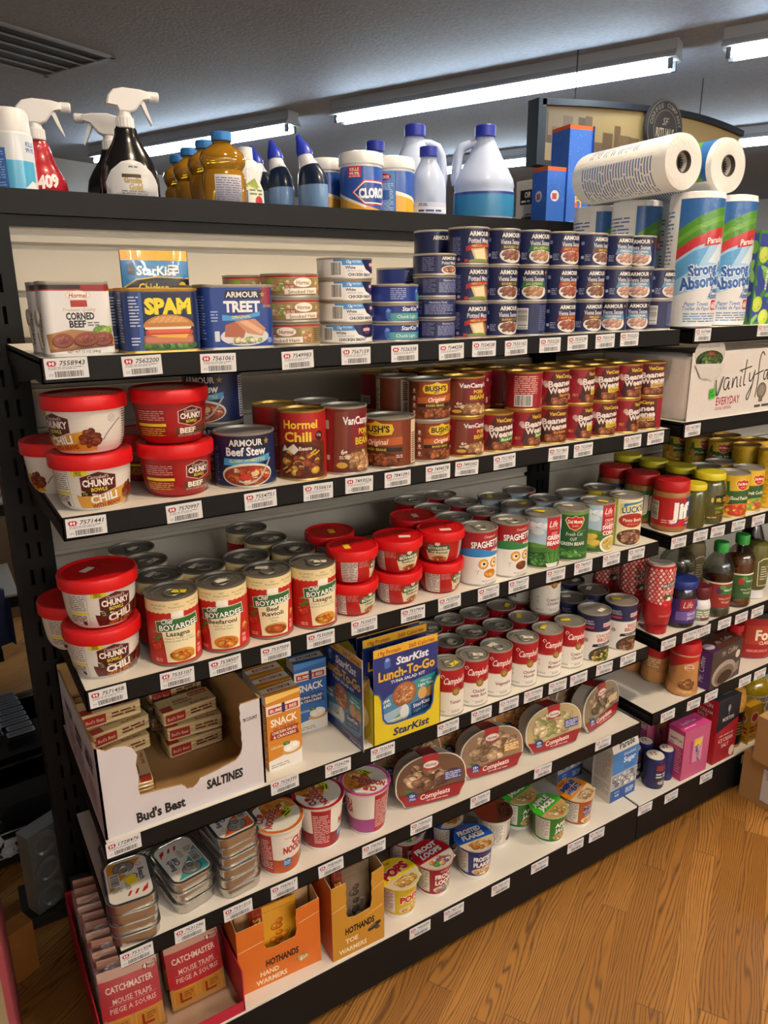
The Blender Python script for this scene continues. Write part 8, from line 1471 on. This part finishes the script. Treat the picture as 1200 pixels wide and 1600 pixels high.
m = MB(); T1 = [(L_ * i / N_, topz(i / N_)) for i in range(N_ + 1)]; m.loft([[(x, -.03, q - .012), (x, .06, q - .012), (x, .06, q + .022), (x, -.03, q + .022)] for x, q in T1]); m.box(-.03, -.03, SZ0 - .03, .03, .06, topz(0) + .02); m.box(0, -.02, SZ0 - .03, L_ * .86, .06, SZ0); obj('sign_frame', m.mesh('sign_frame', DARKW), r)
mx, mz = 4.1182 - SX0, 2.3393
m = MB(); m.lathe([(.172, 0), (.175, .008), (.172, .028), (.15, .03), (.001, .03)], 40); m.v = [(mx + q[0], -.03 - q[2], mz + q[1]) for q in m.v]; obj('medallion', m.mesh('medallion', mat('medallion_dark', '2a2422', .5)), r)
a = Art(360, 360); a.e(0, 180, 168, 168, '6f5f4f', 40); a.e(0, 180, 162, 162, '2a2422', 40); a.e(0, 180, 112, 112, '6f5f4f', 36); a.e(0, 180, 106, 106, '332b28', 36); a.t('RITUALS', 0, 160, 52, 'a8957a', w=170, bold=.03); a.t('SF', 0, 225, 44, 'a8957a', w=60, shear=.3)
for i, ch in enumerate('COFFEE COMPANY'): t = PI * (.93 - .86 * i / 13); a.t(ch, 137 * math.cos(t), 180 + 137 * math.sin(t), 26, '8a7a66', bold=.02, rot=t - PI / 2)
m = MB(); plane_bake(m, a, (mx, -.0605, mz - .18), (1, 0, 0), (0, 0, 1)); m.n = None; obj('medallion_print', m.mesh('medallion_print', SIGNTAN), r)
for x in (.3, 1.45): m = MB(); m.tube([(x, .02, topz(x / L_)), (x, .02, CEIL)], .004, 6); obj('hanger_rod', m.mesh('hanger_rod', DARKW), r)

# ------------------------------------------------------------------ glimpsed past the post
BAGB = mat('bag_black', '0e0f12', .22, coat=.5, bump=1., bscale=22)
def sack(label, x, y, zz, w_, d, h, rot, rx, txt, top=False):
    r = thing('pet_food_bag', label, 'bag', (x, y, zz), rot, 'black pet food bags', rx=rx); m = MB()
    m.loft([[(px, py, q) for px, py in rring(w_ * k, d * k2, min(w_, d) * .22, 4)] for k, k2, q in ((.86, .7, 0), (1, 1, h * .16), (1.02, 1.04, h * .5), (1, .98, h * .82), (.94, .6, h * .95), (.93, .1, h))]); obj('sack_body', m.mesh('sack_body', BAGB), r)
    a = Art(w_ * 900, h * 700)
    if txt == 1: [(a.rr(-120 + k * 34, h * 330 - (k % 3) * 6, -92 + k * 34, h * 330 + 64, 5, '6a6d72'), a.rr(-116 + k * 34, h * 330 - (k % 3) * 6 + 5, -96 + k * 34, h * 330 + 59, 4, '3a3c40')) for k in range(8)]; a.lines(-110, h * 200, 120, h * 280, 2, '5a5d62', .6)
    else: a.e(0, h * 330, w_ * 330, h * 170, '8a8d92', 30); a.e(0, h * 330, w_ * 305, h * 150, '101114', 30); a.t('Pri', 0, h * 350, 60, 'a8abb0', w=w_ * 320, bold=.04, shear=.1); a.t('DOG', 6, h * 245, 34, '9a9da2', w=w_ * 240, bold=.04)
    m = MB(); plane_bake(m, a, *(((0, -d * .535, h * .14), (1, 0, 0), (0, 0, 1)) if not top else ((-w_ * .1, 0, h + .003), (0, -1, 0), (1, 0, 0)))); m.n = None; obj('printed_label', m.mesh('printed_label', GLOSSY), r)
sack('black glossy pet food bag with grey block lettering, lying flat past the post', -.1, 1.16, .0, .5, .36, .19, .1, 0, 1, True)
sack('black glossy pet food bag with a silver oval emblem, in front of the flat one', -.14, .82, .0, .44, .22, .2, .1, 0, 2)
# moulded tray
m = MB(); m.box(-.07, -.02, 0, .07, .02, .2)
for k in range(6): cx_, cz_ = -.038 + .076 * (k % 2), .034 + .066 * (k // 2); b = len(m.v); m.lathe([(.03, 0), (.03, .006), (.022, .008), (.018, .003), (.001, .003)], 20); m.v[b:] = [(cx_ + q[0], -.02 - q[2], cz_ + q[1]) for q in m.v[b:]]
thing('plastic_tray', 'grey moulded plastic tray of round cups standing against the post', 'tray', (-.034, .56, .03), .45, None, [('moulded_tray', m.mesh('moulded_tray', mat('grey_clear', '5f5d59', .3, coat=.4)))])
m = MB(); m.box(-.12, .51, 0, .01, .63, .0295); thing('dark_carton', 'dark carton low down past the post, under the plastic tray', 'box', (0, 0, 0), 0, None, [('carton', m.mesh('carton', mat('dark_card', '14120f', .6)))])
m = MB(); m.box(-.045, -.02, 0, .045, .02, .12); thing('orange_pouch', 'small orange packet standing on the floor past the post', 'packet', (-.155, .40, .002), .4, None, [('packet_body', m.mesh('packet_body', mat('orange_kraft', '8f5a24', .5, noise=.2)))])
m = MB(); m.box(-.012, 0, 0, .012, .5, .62); e_ = MB(); e_.box(.012, 0, 0, .020, .5, .62); thing('display_board', 'tall dark display board with pink and cream edge at the near corner', 'display board', (-.172, -.1, 0), .0, None, [('board', m.mesh('board', mat('board_cream', '8a7a5a', .6))), ('pink_edge', e_.mesh('pink_edge', mat('edge_pink', '8a3a44', .5)))])
# neighbouring shelf glimpsed behind
FRM = mat('wire_shelf', '9a9690', .4, .3)
for zz, d in ((.62, 'upper'), (.26, 'lower')):
    m = MB(); m.box(-.7, 0, -.03, .16, .4, 0); thing('side_shelf', 'pale %s shelf of the neighbouring rack seen past the post' % d, 'shelf', (-.1, 1.95, zz), RB * .0, 'neighbouring rack shelves', [('shelf_board', m.mesh('shelf_board', FRM)), ('shelf_edge', (lambda q: q.mesh('shelf_edge', BLACK))(MB().box(-.7, -.006, -.05, .16, 0, -.008)))])
m = MB(); m.box(-.8, .42, 0, .2, .46, 1.3); thing('rack_back', 'dark tan back board of the neighbouring rack', 'rack', (-.1, 1.95, 0), 0, None, [('back_board', m.mesh('back_board', mat('rack_tan', '5f4f3f', .6)))])
for i, x in enumerate((-.13, -.04, .05)): bottle('dressing_bottle', 'dark-capped bottle with pale label on the neighbouring rack, ' + ('outermost', 'middle', 'next to the post')[i], 'bottle', [(.034, 0), (.038, .005), (.038, .13), (.03, .16), (.014, .19), (.014, .21)], x - .03, 2.03, .62, mat('dark_sauce', '1a0d08', .2, coat=.5), [(.016, .205), (.018, .207), (.018, .235), (.001, .236)], mat('cap_black', '1a1a1c', .4), Art(2 * PI * 38, 100, 'b5a49c').r(-60, 0, 60, 34, 'a8606a').lines(-40, 46, 40, 90, 4, '6a4a44', .5), (.02, .125), 'bottles on the neighbouring rack')
a = Art(120, 120, 'b9772a'); a.r(-60, 40, 60, 120, 'b0483a'); a.food(-20, 76, 34, 24, ['c9c2b0', '8a2a24', '5f7a3a'], 16, 12, None, 3); a.r(-60, 36, 60, 44, 'c9b8a8')
thing('orange_carton', 'orange and red carton jutting out past the post', 'box', (-.12, 1.62, .50), .3, None, [('printed_carton', boxm('printed_carton', .2, .05, .14, a, a, a, None, None, 'b9772a'))])
m = MB(); m.box(-.35, 1.58, .47, .06, 1.72, .4995); thing('hook_shelf', 'narrow dark ledge holding the orange carton', 'ledge', (-.1, 0, 0), 0, None, [('ledge', m.mesh('ledge', BLACK))])
a = Art(120, 160, '1f2a4a'); a.r(-10, 10, 56, 120, '8a1f52'); a.e(20, 136, 12, 14, 'b5c4d4'); a.lines(8, 20, 40, 100, 4, 'd98ab0', .4); a.r(-52, 10, -16, 120, '4a4238'); a.r(-60, 0, 60, 6, '5a86b4')
thing('magenta_pack', 'blue and magenta hanging pack low on the neighbouring rack', 'pack', (-.11, 1.55, .235), .35, None, [('printed_carton', boxm('printed_carton', .2, .06, .19, a, a, a, None, None, '1f2a4a'))])
m = MB(); m.box(-.35, 1.5, .2, .06, 1.68, .2345); thing('hook_shelf', 'narrow dark ledge holding the magenta pack', 'ledge', (-.1, 0, 0), 0, None, [('ledge', m.mesh('ledge', BLACK))])
